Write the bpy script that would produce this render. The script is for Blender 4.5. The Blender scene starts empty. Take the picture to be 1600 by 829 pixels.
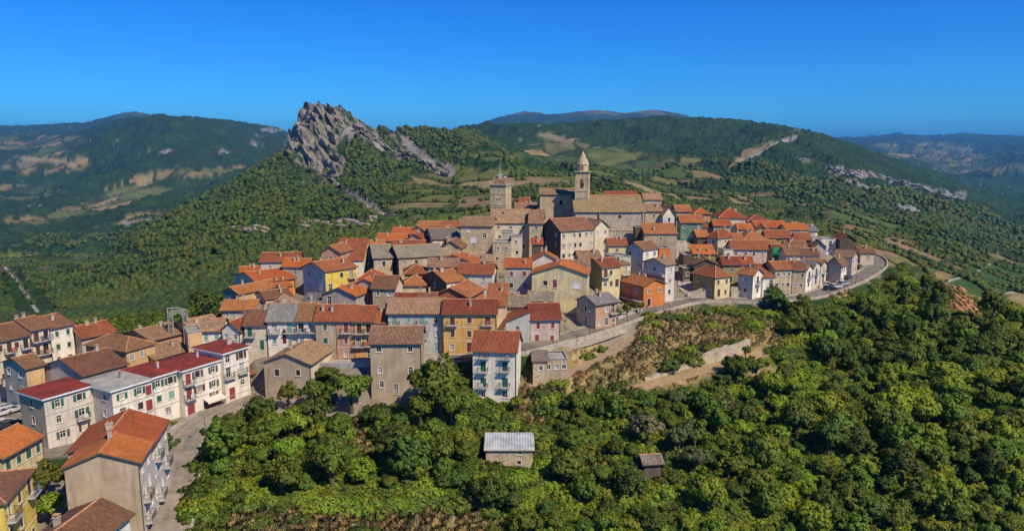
# Hill town with a rocky peak behind it, seen from above the slope.
import bpy, bmesh, math, random
import numpy as np
from mathutils import Vector, Matrix

R = math.radians
random.seed(7)
rng = np.random.default_rng(7)
SC = bpy.context.scene
COL = SC.collection

# ---------------------------------------------------------------- camera
FPX, PITCH, ZC = 1150.0, R(9.3), 60.0          # focal length in photo pixels, tilt down, eye height
CP, SP = math.cos(PITCH), math.sin(PITCH)
cam = bpy.data.cameras.new("camera")
cam.sensor_width = 36.0
cam.lens = 36.0 * FPX / 1600.0
cam.clip_start, cam.clip_end = 1.0, 120000.0
camo = bpy.data.objects.new("camera", cam)
camo.location = (0, 0, ZC)
camo.rotation_euler = (R(90) - PITCH, 0, 0)
COL.objects.link(camo)
SC.camera = camo

# ---------------------------------------------------------------- sky and sun
SUN_AZ, SUN_EL = 45.0, 47.0                    # degrees: sun to the right, behind the camera
sund = Vector((math.sin(R(SUN_AZ)) * math.cos(R(SUN_EL)), -math.cos(R(SUN_AZ)) * math.cos(R(SUN_EL)), math.sin(R(SUN_EL))))
W = bpy.data.worlds.new("World")
SC.world = W
W.use_nodes = True
wn = W.node_tree.nodes
wl = W.node_tree.links
wn.clear()
sky = wn.new("ShaderNodeTexSky")
sky.sky_type = 'NISHITA'
sky.sun_disc = False
sky.sun_elevation = R(SUN_EL)
sky.sun_rotation = R(180 - SUN_AZ)
sky.altitude = 900
sky.air_density = 1.0
sky.dust_density = 0.2
sky.ozone_density = 3.0
hs = wn.new("ShaderNodeHueSaturation")
hs.inputs['Saturation'].default_value = 1.35
tint = wn.new("ShaderNodeMix"); tint.data_type = 'RGBA'; tint.blend_type = 'MULTIPLY'; tint.inputs[0].default_value = 1.0
tint.inputs[7].default_value = (0.17, 0.71, 1.36, 1)   # a polarised, very clear blue sky, the same tint in every direction
bg = wn.new("ShaderNodeBackground")
bg.inputs[1].default_value = 0.094
wo = wn.new("ShaderNodeOutputWorld")
wl.new(sky.outputs[0], hs.inputs['Color'])
wl.new(hs.outputs[0], tint.inputs[6]); wl.new(tint.outputs[2], bg.inputs[0])
wl.new(bg.outputs[0], wo.inputs[0])
sl = bpy.data.lights.new("sun", 'SUN')
sl.energy = 4.75
sl.angle = R(0.53)
sl.color = (1.0, 0.87, 0.66)
slo = bpy.data.objects.new("sun", sl)
slo.rotation_euler = sund.to_track_quat('Z', 'Y').to_euler()
slo.location = (200, -200, 300)
COL.objects.link(slo)
SC.view_settings.view_transform = 'Standard'
SC.view_settings.look = 'None'
SC.view_settings.exposure = 0.12
SC.view_settings.gamma = 1.0
SC.cycles.use_denoising = True
SC.cycles.max_bounces = 6
SC.cycles.diffuse_bounces = 4
SC.cycles.glossy_bounces = 2
SC.cycles.transmission_bounces = 2
SC.cycles.transparent_max_bounces = 6
SC.cycles.volume_bounces = 1

# ---------------------------------------------------------------- where a direction seen from the camera meets the place
def tdep(py):
    a = PITCH + math.atan((py - 414.5) / FPX)
    return math.tan(a)
def P(px, py, Y):
    dx, dy = (px - 800) / FPX, (py - 414.5) / FPX
    s = Y / (CP - dy * SP)
    return Vector((dx * s, Y, ZC - (SP + dy * CP) * s))
def pix(x, y, z):
    """world -> photo pixel (arrays)"""
    zz = z - ZC
    fy = y * CP - zz * SP
    uy = y * SP + zz * CP
    return 800 + FPX * x / fy, 414.5 - FPX * uy / fy
def Xat(px, Y, z):
    zz = z - ZC
    return (px - 800) / FPX * (Y * CP - zz * SP)

# ---------------------------------------------------------------- small helpers
def tag(o, label=None, cat=None, group=None, kind=None):
    if label: o['label'] = label
    if cat: o['category'] = cat
    if group: o['group'] = group
    if kind: o['kind'] = kind
    return o
def empty(name, loc, rz=0.0):
    o = bpy.data.objects.new(name, None)
    o.location = loc
    o.rotation_euler = (0, 0, rz)
    o.empty_display_size = 1.0
    COL.objects.link(o)
    return o
def link(name, me, parent=None, loc=None, rot=None, scale=None):
    o = bpy.data.objects.new(name, me)
    if parent is not None: o.parent = parent
    if loc is not None: o.location = loc
    if rot is not None: o.rotation_euler = rot
    if scale is not None: o.scale = scale
    COL.objects.link(o)
    return o
class MB:
    """collects faces for one mesh"""
    def __init__(s):
        s.v, s.f, s.m, s.uv = [], [], [], []
    def face(s, pts, m=0, uv=None):
        i = len(s.v)
        s.v.extend([tuple(p) for p in pts])
        s.f.append(tuple(range(i, i + len(pts))))
        s.m.append(m)
        s.uv.append(uv if uv else [(0.0, 0.0)] * len(pts))
    def box(s, x0, y0, z0, x1, y1, z1, m=0):
        a, b, c, d = (x0, y0, z0), (x1, y0, z0), (x1, y1, z0), (x0, y1, z0)
        e, f, g, h = (x0, y0, z1), (x1, y0, z1), (x1, y1, z1), (x0, y1, z1)
        for q in ((a, b, f, e), (b, c, g, f), (c, d, h, g), (d, a, e, h), (e, f, g, h), (d, c, b, a)):
            s.face(q, m)
    def obox(s, M, x0, y0, z0, x1, y1, z1, m=0):
        n = len(s.v)
        s.box(x0, y0, z0, x1, y1, z1, m)
        for i in range(n, len(s.v)):
            s.v[i] = tuple(M @ Vector(s.v[i]))
    def tube(s, p0, p1, r0, r1=None, n=6, m=0, cap=True):
        r1 = r0 if r1 is None else r1
        p0, p1 = Vector(p0), Vector(p1)
        d = (p1 - p0)
        if d.length < 1e-6: return
        d.normalize()
        a = d.orthogonal().normalized()
        b = d.cross(a)
        A = [p0 + (a * math.cos(t) + b * math.sin(t)) * r0 for t in [2 * math.pi * k / n for k in range(n)]]
        B = [p1 + (a * math.cos(t) + b * math.sin(t)) * r1 for t in [2 * math.pi * k / n for k in range(n)]]
        for k in range(n):
            j = (k + 1) % n
            s.face((A[k], A[j], B[j], B[k]), m)
        if cap:
            s.face(B, m); s.face(A[::-1], m)
    def lathe(s, prof, n=12, m=0, c=(0, 0), ph=0.0, capt=True):
        rings = [[(c[0] + r * math.cos(2 * math.pi * k / n + ph), c[1] + r * math.sin(2 * math.pi * k / n + ph), z) for k in range(n)] for r, z in prof]
        for A, B in zip(rings, rings[1:]):
            for k in range(n):
                j = (k + 1) % n
                s.face((A[k], A[j], B[j], B[k]), m)
        if capt and prof[-1][0] > 1e-3: s.face(rings[-1], m)
    def mesh(s, name, mats, smooth=False):
        me = bpy.data.meshes.new(name)
        me.from_pydata(s.v, [], s.f)
        for mt in (mats if isinstance(mats, (list, tuple)) else [mats]): me.materials.append(mt)
        me.polygons.foreach_set('material_index', s.m)
        if smooth: me.polygons.foreach_set('use_smooth', [True] * len(s.f))
        ul = me.uv_layers.new(name='UVMap')
        ul.data.foreach_set('uv', [c for f in s.uv for p in f for c in p])
        me.update()
        return me

# ---------------------------------------------------------------- noise (numpy)
def _hash(ix, iy, seed):
    n = (ix.astype(np.int64) * 374761393 + iy.astype(np.int64) * 668265263 + seed * 974711) & 0x7fffffff
    n = ((n ^ (n >> 13)) * 1274126177) & 0x7fffffff
    n = (n ^ (n >> 16)) & 0x7fffffff
    return n
def perlin(x, y, seed=0):
    ix, iy = np.floor(x), np.floor(y)
    fx, fy = x - ix, y - iy
    ux, uy = fx * fx * fx * (fx * (fx * 6 - 15) + 10), fy * fy * fy * (fy * (fy * 6 - 15) + 10)
    def g(dx, dy):
        a = _hash(ix + dx, iy + dy, seed) / 0x7fffffff * 2 * np.pi
        return np.cos(a) * (fx - dx) + np.sin(a) * (fy - dy)
    return 1.5 * ((g(0, 0) * (1 - ux) + g(1, 0) * ux) * (1 - uy) + (g(0, 1) * (1 - ux) + g(1, 1) * ux) * uy)
def fbm(x, y, seed=0, octv=4):
    s, a, t = 0, 1.0, 0
    for i in range(octv):
        s = s + a * perlin(x * 2 ** i, y * 2 ** i, seed + i * 17)
        t += a; a *= 0.5
    return s / t
def cells(x, y, seed=0):
    """voronoi: id hash 0..1 and border distance"""
    ix, iy = np.floor(x), np.floor(y)
    d1 = np.full(x.shape, 9.0); d2 = np.full(x.shape, 9.0); idv = np.zeros(x.shape)
    for dx in (-1, 0, 1):
        for dy in (-1, 0, 1):
            h = _hash(ix + dx, iy + dy, seed)
            jx = (h % 1000) / 1000.0; jy = ((h // 1000) % 1000) / 1000.0
            d = np.hypot(ix + dx + jx - x, iy + dy + jy - y)
            c = d < d1
            d2 = np.where(c, d1, np.minimum(d2, d)); idv = np.where(c, (h % 9973) / 9973.0, idv); d1 = np.where(c, d, d1)
    return idv, d2 - d1
def sst(a, b, x):
    t = np.clip((x - a) / (b - a), 0, 1)
    return t * t * (3 - 2 * t)

# ---------------------------------------------------------------- materials
class NT:
    def __init__(s, name):
        s.m = bpy.data.materials.new(name)
        s.m.use_nodes = True
        s.t = s.m.node_tree
        s.t.nodes.clear()
        s.out = s.t.nodes.new("ShaderNodeOutputMaterial")
        s.b = s.t.nodes.new("ShaderNodeBsdfPrincipled")
        s.t.links.new(s.b.outputs[0], s.out.inputs[0])
        s.b.inputs['Roughness'].default_value = 0.9
        s.b.inputs['Specular IOR Level'].default_value = 0.25
    def n(s, typ, **kw):
        nd = s.t.nodes.new(typ)
        for k, v in kw.items():
            if k.startswith('_'): setattr(nd, k[1:], v)
            else: nd.inputs[k.replace('__', ' ')].default_value = v
        return nd
    def l(s, a, b): s.t.links.new(a, b)
    def noise(s, vec, scale, detail=4, rough=0.55, dist=0.0):
        nd = s.n("ShaderNodeTexNoise", Scale=scale, Detail=detail, Roughness=rough, Distortion=dist)
        if vec is not None: s.l(vec, nd.inputs['Vector'])
        return nd.outputs['Fac']
    def math(s, op, a, b=None, clamp=False):
        nd = s.n("ShaderNodeMath", _operation=op, _use_clamp=clamp)
        for i, q in enumerate((a, b)):
            if q is None: continue
            if isinstance(q, (int, float)): nd.inputs[i].default_value = q
            else: s.l(q, nd.inputs[i])
        return nd.outputs[0]
    def ramp(s, fac, lo, hi):
        nd = s.n("ShaderNodeMapRange", _clamp=True)
        nd.inputs['From Min'].default_value = lo; nd.inputs['From Max'].default_value = hi
        s.l(fac, nd.inputs['Value'])
        return nd.outputs[0]
    def mix(s, fac, a, b, bt='MIX'):
        nd = s.n("ShaderNodeMix", _data_type='RGBA', _blend_type=bt)
        nd.clamp_factor = True
        for q, i in ((fac, 0), (a, 6), (b, 7)):
            if isinstance(q, (int, float)): nd.inputs[i].default_value = q
            elif isinstance(q, (tuple, list)): nd.inputs[i].default_value = (*q[:3], 1)
            else: s.l(q, nd.inputs[i])
        return nd.outputs[2]
    def mapv(s, vec, scale=(1, 1, 1), rot=(0, 0, 0), loc=None):
        nd = s.n("ShaderNodeMapping", _vector_type='POINT')
        nd.inputs['Scale'].default_value = scale
        nd.inputs['Rotation'].default_value = rot
        s.l(vec, nd.inputs['Vector'])
        if loc is not None: s.l(loc, nd.inputs['Location'])
        return nd.outputs[0]
    def bump(s, h, dist=0.05, strength=1.0, prev=None):
        nd = s.n("ShaderNodeBump", Distance=dist, Strength=strength)
        s.l(h, nd.inputs['Height'])
        if prev is not None: s.l(prev, nd.inputs['Normal'])
        return nd.outputs[0]
    def tc(s, w='Object'): return s.n("ShaderNodeTexCoord").outputs[w]
    def pos(s): return s.n("ShaderNodeNewGeometry").outputs['Position']
    def rnd(s): return s.n("ShaderNodeObjectInfo").outputs['Random']
    def uv(s): return s.tc('UV')
    def col(s, c): s.l(c, s.b.inputs['Base Color'])
    def nor(s, c): s.l(c, s.b.inputs['Normal'])
    def hsv(s, c, h=0.5, sa=1.0, v=1.0):
        nd = s.n("ShaderNodeHueSaturation")
        for q, k in ((h, 'Hue'), (sa, 'Saturation'), (v, 'Value')):
            if isinstance(q, (int, float)): nd.inputs[k].default_value = q
            else: s.l(q, nd.inputs[k])
        s.l(c, nd.inputs['Color'])
        return nd.outputs[0]
def sc3(c, k): return tuple(x * k for x in c)

MC = {}
def mat_wall(c, kind='plaster'):
    key = ('w', c, kind)
    if key in MC: return MC[key]
    t = NT(kind + "_wall")
    p = t.pos()
    big = t.noise(p, 0.35, 5, 0.6)
    fine = t.noise(p, 3.0, 5, 0.65)
    streak = t.noise(t.mapv(p, (1.6, 1.6, 0.16)), 1.0, 4, 0.6)
    base = t.mix(t.ramp(big, 0.35, 0.7), sc3(c, 1.08), (c[0] * .78, c[1] * .74, c[2] * .66))
    dirt = (c[0] * .55, c[1] * .53, c[2] * .50)
    base = t.mix(t.math('MULTIPLY', t.ramp(streak, 0.48, 0.68), 0.6), base, dirt)
    base = t.mix(t.math('MULTIPLY', t.ramp(fine, 0.5, 0.75), 0.22), base, sc3(c, 0.7))
    if kind == 'plaster':
        rep = t.noise(t.mapv(p, (1, 1, 1.3), (0, 0, .6)), 0.42, 7, 0.72)
        base = t.mix(t.math('MULTIPLY', t.ramp(rep, 0.55, 0.60), 0.42), base, (c[0] * .62 + .05, c[1] * .60 + .045, c[2] * .58 + .035))
        base = t.mix(t.math('MULTIPLY', t.ramp(rep, 0.42, 0.37), 0.35), base, (c[0] * 1.12, c[1] * 1.12, c[2] * 1.14))
    nb = t.bump(fine, 0.03, 0.5)
    if kind == 'stone':
        v = t.n("ShaderNodeTexVoronoi", Scale=2.6, Randomness=0.9)
        t.l(t.mapv(p, (1, 1, 1.7)), v.inputs['Vector'])
        base = t.mix(0.5, base, t.hsv(v.outputs['Color'], 0.5, 0.0, 1.0), 'OVERLAY')
        e = t.n("ShaderNodeTexVoronoi", Scale=2.6, Randomness=0.9, _feature='DISTANCE_TO_EDGE')
        t.l(t.mapv(p, (1, 1, 1.7)), e.inputs['Vector'])
        ed = t.ramp(e.outputs['Distance'], 0.0, 0.09)
        base = t.mix(ed, sc3(c, 0.62), base)
        nb = t.bump(ed, 0.05, 0.6, nb)
        patch = t.noise(p, 0.6, 3, 0.5)
        base = t.mix(t.math('MULTIPLY', t.ramp(patch, 0.58, 0.62), 0.55), base, sc3(c, 1.25))
    if kind == 'peeling':
        patch = t.noise(p, 0.8, 6, 0.7)
        base = t.mix(t.math('MULTIPLY', t.ramp(t.noise(p, 0.35, 8, 0.75), 0.5, 0.6), 0.7), base, (0.44, 0.39, 0.30))
    t.col(base); t.nor(nb)
    MC[key] = t.m
    return t.m
def mat_roof(c, kind='tile'):
    key = ('r', c, kind)
    if key in MC: return MC[key]
    t = NT(kind + "_roof")
    uv = t.uv(); p = t.pos(); r = t.rnd()
    if kind == 'sheet':
        n = t.noise(p, 0.5, 5, 0.6)
        base = t.mix(t.ramp(n, 0.4, 0.65), sc3(c, 1.15), (c[0] * .6, c[1] * .75, c[2] * .8))
        n9 = t.noise(t.mapv(p, (2.5, .4, 1)), 1.0, 5, .7); base = t.mix(t.math('MULTIPLY', t.ramp(n9, .5, .75), .4), base, sc3(c, 1.5))
        sep = t.n("ShaderNodeSeparateXYZ"); t.l(uv, sep.inputs[0])
        w = t.math('SINE', t.math('MULTIPLY', sep.outputs[0], 2 * math.pi / 0.5))
        t.nor(t.bump(w, 0.03, 0.8)); t.col(base)
        t.b.inputs['Roughness'].default_value = 0.85
        MC[key] = t.m
        return t.m
    sep = t.n("ShaderNodeSeparateXYZ"); t.l(uv, sep.inputs[0])
    PU, PV = 0.27, 0.42
    wig = t.math('MULTIPLY', t.noise(p, 1.5, 2), 0.25)
    u = t.math('ADD', sep.outputs[0], wig)
    v = t.math('ADD', sep.outputs[1], t.math('MULTIPLY', wig, 1.3))
    w = t.math('SINE', t.math('MULTIPLY', u, 2 * math.pi / PU))
    saw = t.math('FRACT', t.math('DIVIDE', v, PV))
    cu = t.math('FLOOR', t.math('DIVIDE', u, PU)); cv = t.math('FLOOR', t.math('DIVIDE', v, PV))
    cmb = t.n("ShaderNodeCombineXYZ"); t.l(cu, cmb.inputs[0]); t.l(cv, cmb.inputs[1]); t.l(r, cmb.inputs[2])
    wh = t.n("ShaderNodeTexWhiteNoise", _noise_dimensions='3D'); t.l(cmb.outputs[0], wh.inputs['Vector'])
    big = t.noise(p, 0.28, 5, 0.62)
    mid = t.noise(p, 1.6, 5, 0.7)
    old = {'tile': 0.48, 'old': 0.9, 'new': 0.22}[kind]
    base = t.mix(t.ramp(big, 0.34, 0.66), sc3(c, 1.12), sc3(c, 0.74))
    base = t.mix(t.math('MULTIPLY', t.ramp(wh.outputs['Value'], 0.55, 1.0), 0.25 + old * .5), base, (c[0] * 1.35, c[1] * 1.5, c[2] * 1.6))
    base = t.mix(t.math('MULTIPLY', t.ramp(wh.outputs['Value'], 0.42, 0.0), 0.2 + old * .5), base, sc3(c, 0.42))
    base = t.mix(t.math('MULTIPLY', t.ramp(mid, 0.52, 0.72), old), base, (0.17, 0.135, 0.085))
    base = t.mix(t.math('MULTIPLY', t.ramp(mid, 0.40, 0.25), old * .8), base, (0.50, 0.37, 0.24))
    gap = t.ramp(w, -1.0, -0.35)
    base = t.mix(gap, sc3(c, 0.38), base)
    base = t.hsv(base, t.math('ADD', 0.488, t.math('MULTIPLY', r, 0.02)), 1.0, t.math('ADD', 0.72, t.math('MULTIPLY', r, 0.42)))
    t.col(base)
    t.nor(t.bump(t.math('ADD', w, t.math('MULTIPLY', saw, 0.8)), 0.06, 0.8))
    t.b.inputs['Roughness'].default_value = 0.85
    MC[key] = t.m
    return t.m
def mat_plain(name, c, rough=0.7, var=0.15, metal=0.0, scale=2.0, spec=0.3):
    key = ('p', name, c)
    if key in MC: return MC[key]
    t = NT(name)
    n = t.noise(t.pos(), scale, 4, 0.6)
    t.col(t.mix(t.ramp(n, 0.3, 0.7), sc3(c, 1 + var), sc3(c, 1 - var)))
    t.b.inputs['Roughness'].default_value = rough
    t.b.inputs['Metallic'].default_value = metal
    t.b.inputs['Specular IOR Level'].default_value = spec
    MC[key] = t.m
    return t.m
def mat_leaf(name, c1, c2, hue=0.055):
    t = NT(name)
    r = t.rnd()
    att = t.n("ShaderNodeAttribute", _attribute_name='tone')
    a = t.mix(att.outputs['Fac'], c1, c2)
    a = t.hsv(a, t.math('ADD', 0.49 - hue / 2, t.math('MULTIPLY', r, hue)), 1.0, t.math('ADD', 0.88, t.math('MULTIPLY', r, 0.42)))
    t.col(a)
    t.b.inputs['Roughness'].default_value = 0.62
    t.b.inputs['Specular IOR Level'].default_value = 0.3
    tr = t.n("ShaderNodeBsdfTranslucent")
    t.l(t.hsv(a, 0.48, 1.1, 1.5), tr.inputs['Color'])
    ms = t.n("ShaderNodeMixShader", Fac=0.33)
    t.l(t.b.outputs[0], ms.inputs[1]); t.l(tr.outputs[0], ms.inputs[2]); t.l(ms.outputs[0], t.out.inputs[0])
    return t.m
M_FRAME = mat_plain("painted_frame", (0.62, 0.58, 0.50), 0.6)
M_SASH = mat_plain("window_sash", (0.70, 0.68, 0.62), 0.5)
M_BSASH = mat_plain("brown_sash", (0.13, 0.07, 0.04), 0.5)
M_GLASS = mat_plain("window_glass", (0.025, 0.03, 0.035), 0.12, 0.1, 0, 2.0, 0.5)
M_RAIL = mat_plain("iron_railing", (0.06, 0.055, 0.05), 0.6)
M_SLAB = mat_plain("balcony_slab", (0.48, 0.45, 0.40), 0.85)
M_GREEN = mat_plain("green_shutter", (0.03, 0.13, 0.085), 0.55)
M_LGREEN = mat_plain("pale_green_shutter", (0.20, 0.38, 0.30), 0.55)
M_CURT = mat_plain('curtain', (0.42, 0.40, 0.36), 0.9)
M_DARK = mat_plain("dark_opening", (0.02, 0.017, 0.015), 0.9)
M_BROWN = mat_plain("brown_shutter", (0.12, 0.05, 0.03), 0.6)
M_WHITEP = mat_plain("white_paint", (0.72, 0.72, 0.70), 0.6)
M_RIDGE = mat_plain("ridge_tile", (0.48, 0.24, 0.12), 0.85, 0.35, 0, 1.5)
M_CHIM = mat_wall((0.50, 0.44, 0.37))
M_GUT = mat_plain("copper_gutter", (0.12, 0.075, 0.05), 0.6)
M_CONC = mat_wall((0.40, 0.38, 0.35))
SHUT = {'g': M_GREEN, 'l': M_LGREEN, 'b': M_BROWN, 'w': M_WHITEP, 'y': mat_plain("grey_shutter", (0.30, 0.33, 0.33), .6), 'r': mat_plain("red_shutter", (0.28, 0.05, 0.05), .6)}

# ---------------------------------------------------------------- houses, as a table (built further down)
# wall and roof colours
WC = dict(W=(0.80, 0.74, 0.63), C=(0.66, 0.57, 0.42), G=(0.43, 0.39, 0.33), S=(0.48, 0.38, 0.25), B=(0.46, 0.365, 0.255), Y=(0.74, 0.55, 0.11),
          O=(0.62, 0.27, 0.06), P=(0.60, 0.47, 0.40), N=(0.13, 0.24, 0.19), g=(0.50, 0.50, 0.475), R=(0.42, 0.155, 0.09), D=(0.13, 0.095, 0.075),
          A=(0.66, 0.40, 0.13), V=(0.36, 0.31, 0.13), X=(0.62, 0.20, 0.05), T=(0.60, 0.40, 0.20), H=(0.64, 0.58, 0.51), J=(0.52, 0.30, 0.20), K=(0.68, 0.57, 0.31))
RC = dict(o=((0.54, 0.145, 0.035), 'new'), O=((0.44, 0.15, 0.05), 'tile'), r=((0.35, 0.105, 0.042), 'tile'), t=((0.40, 0.235, 0.125), 'old'), b=((0.27, 0.125, 0.06), 'tile'), p=((0.40, 0.19, 0.095), 'old'),
          g=((0.27, 0.25, 0.225), 'tile'), s=((0.33, 0.27, 0.19), 'old'), R=((0.21, 0.034, 0.020), 'sheet'), w=((0.44, 0.43, 0.40), 'sheet'), T=((0.46, 0.27, 0.15), 'tile'),
          c=((0.33, 0.30, 0.25), 'sheet'))
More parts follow.
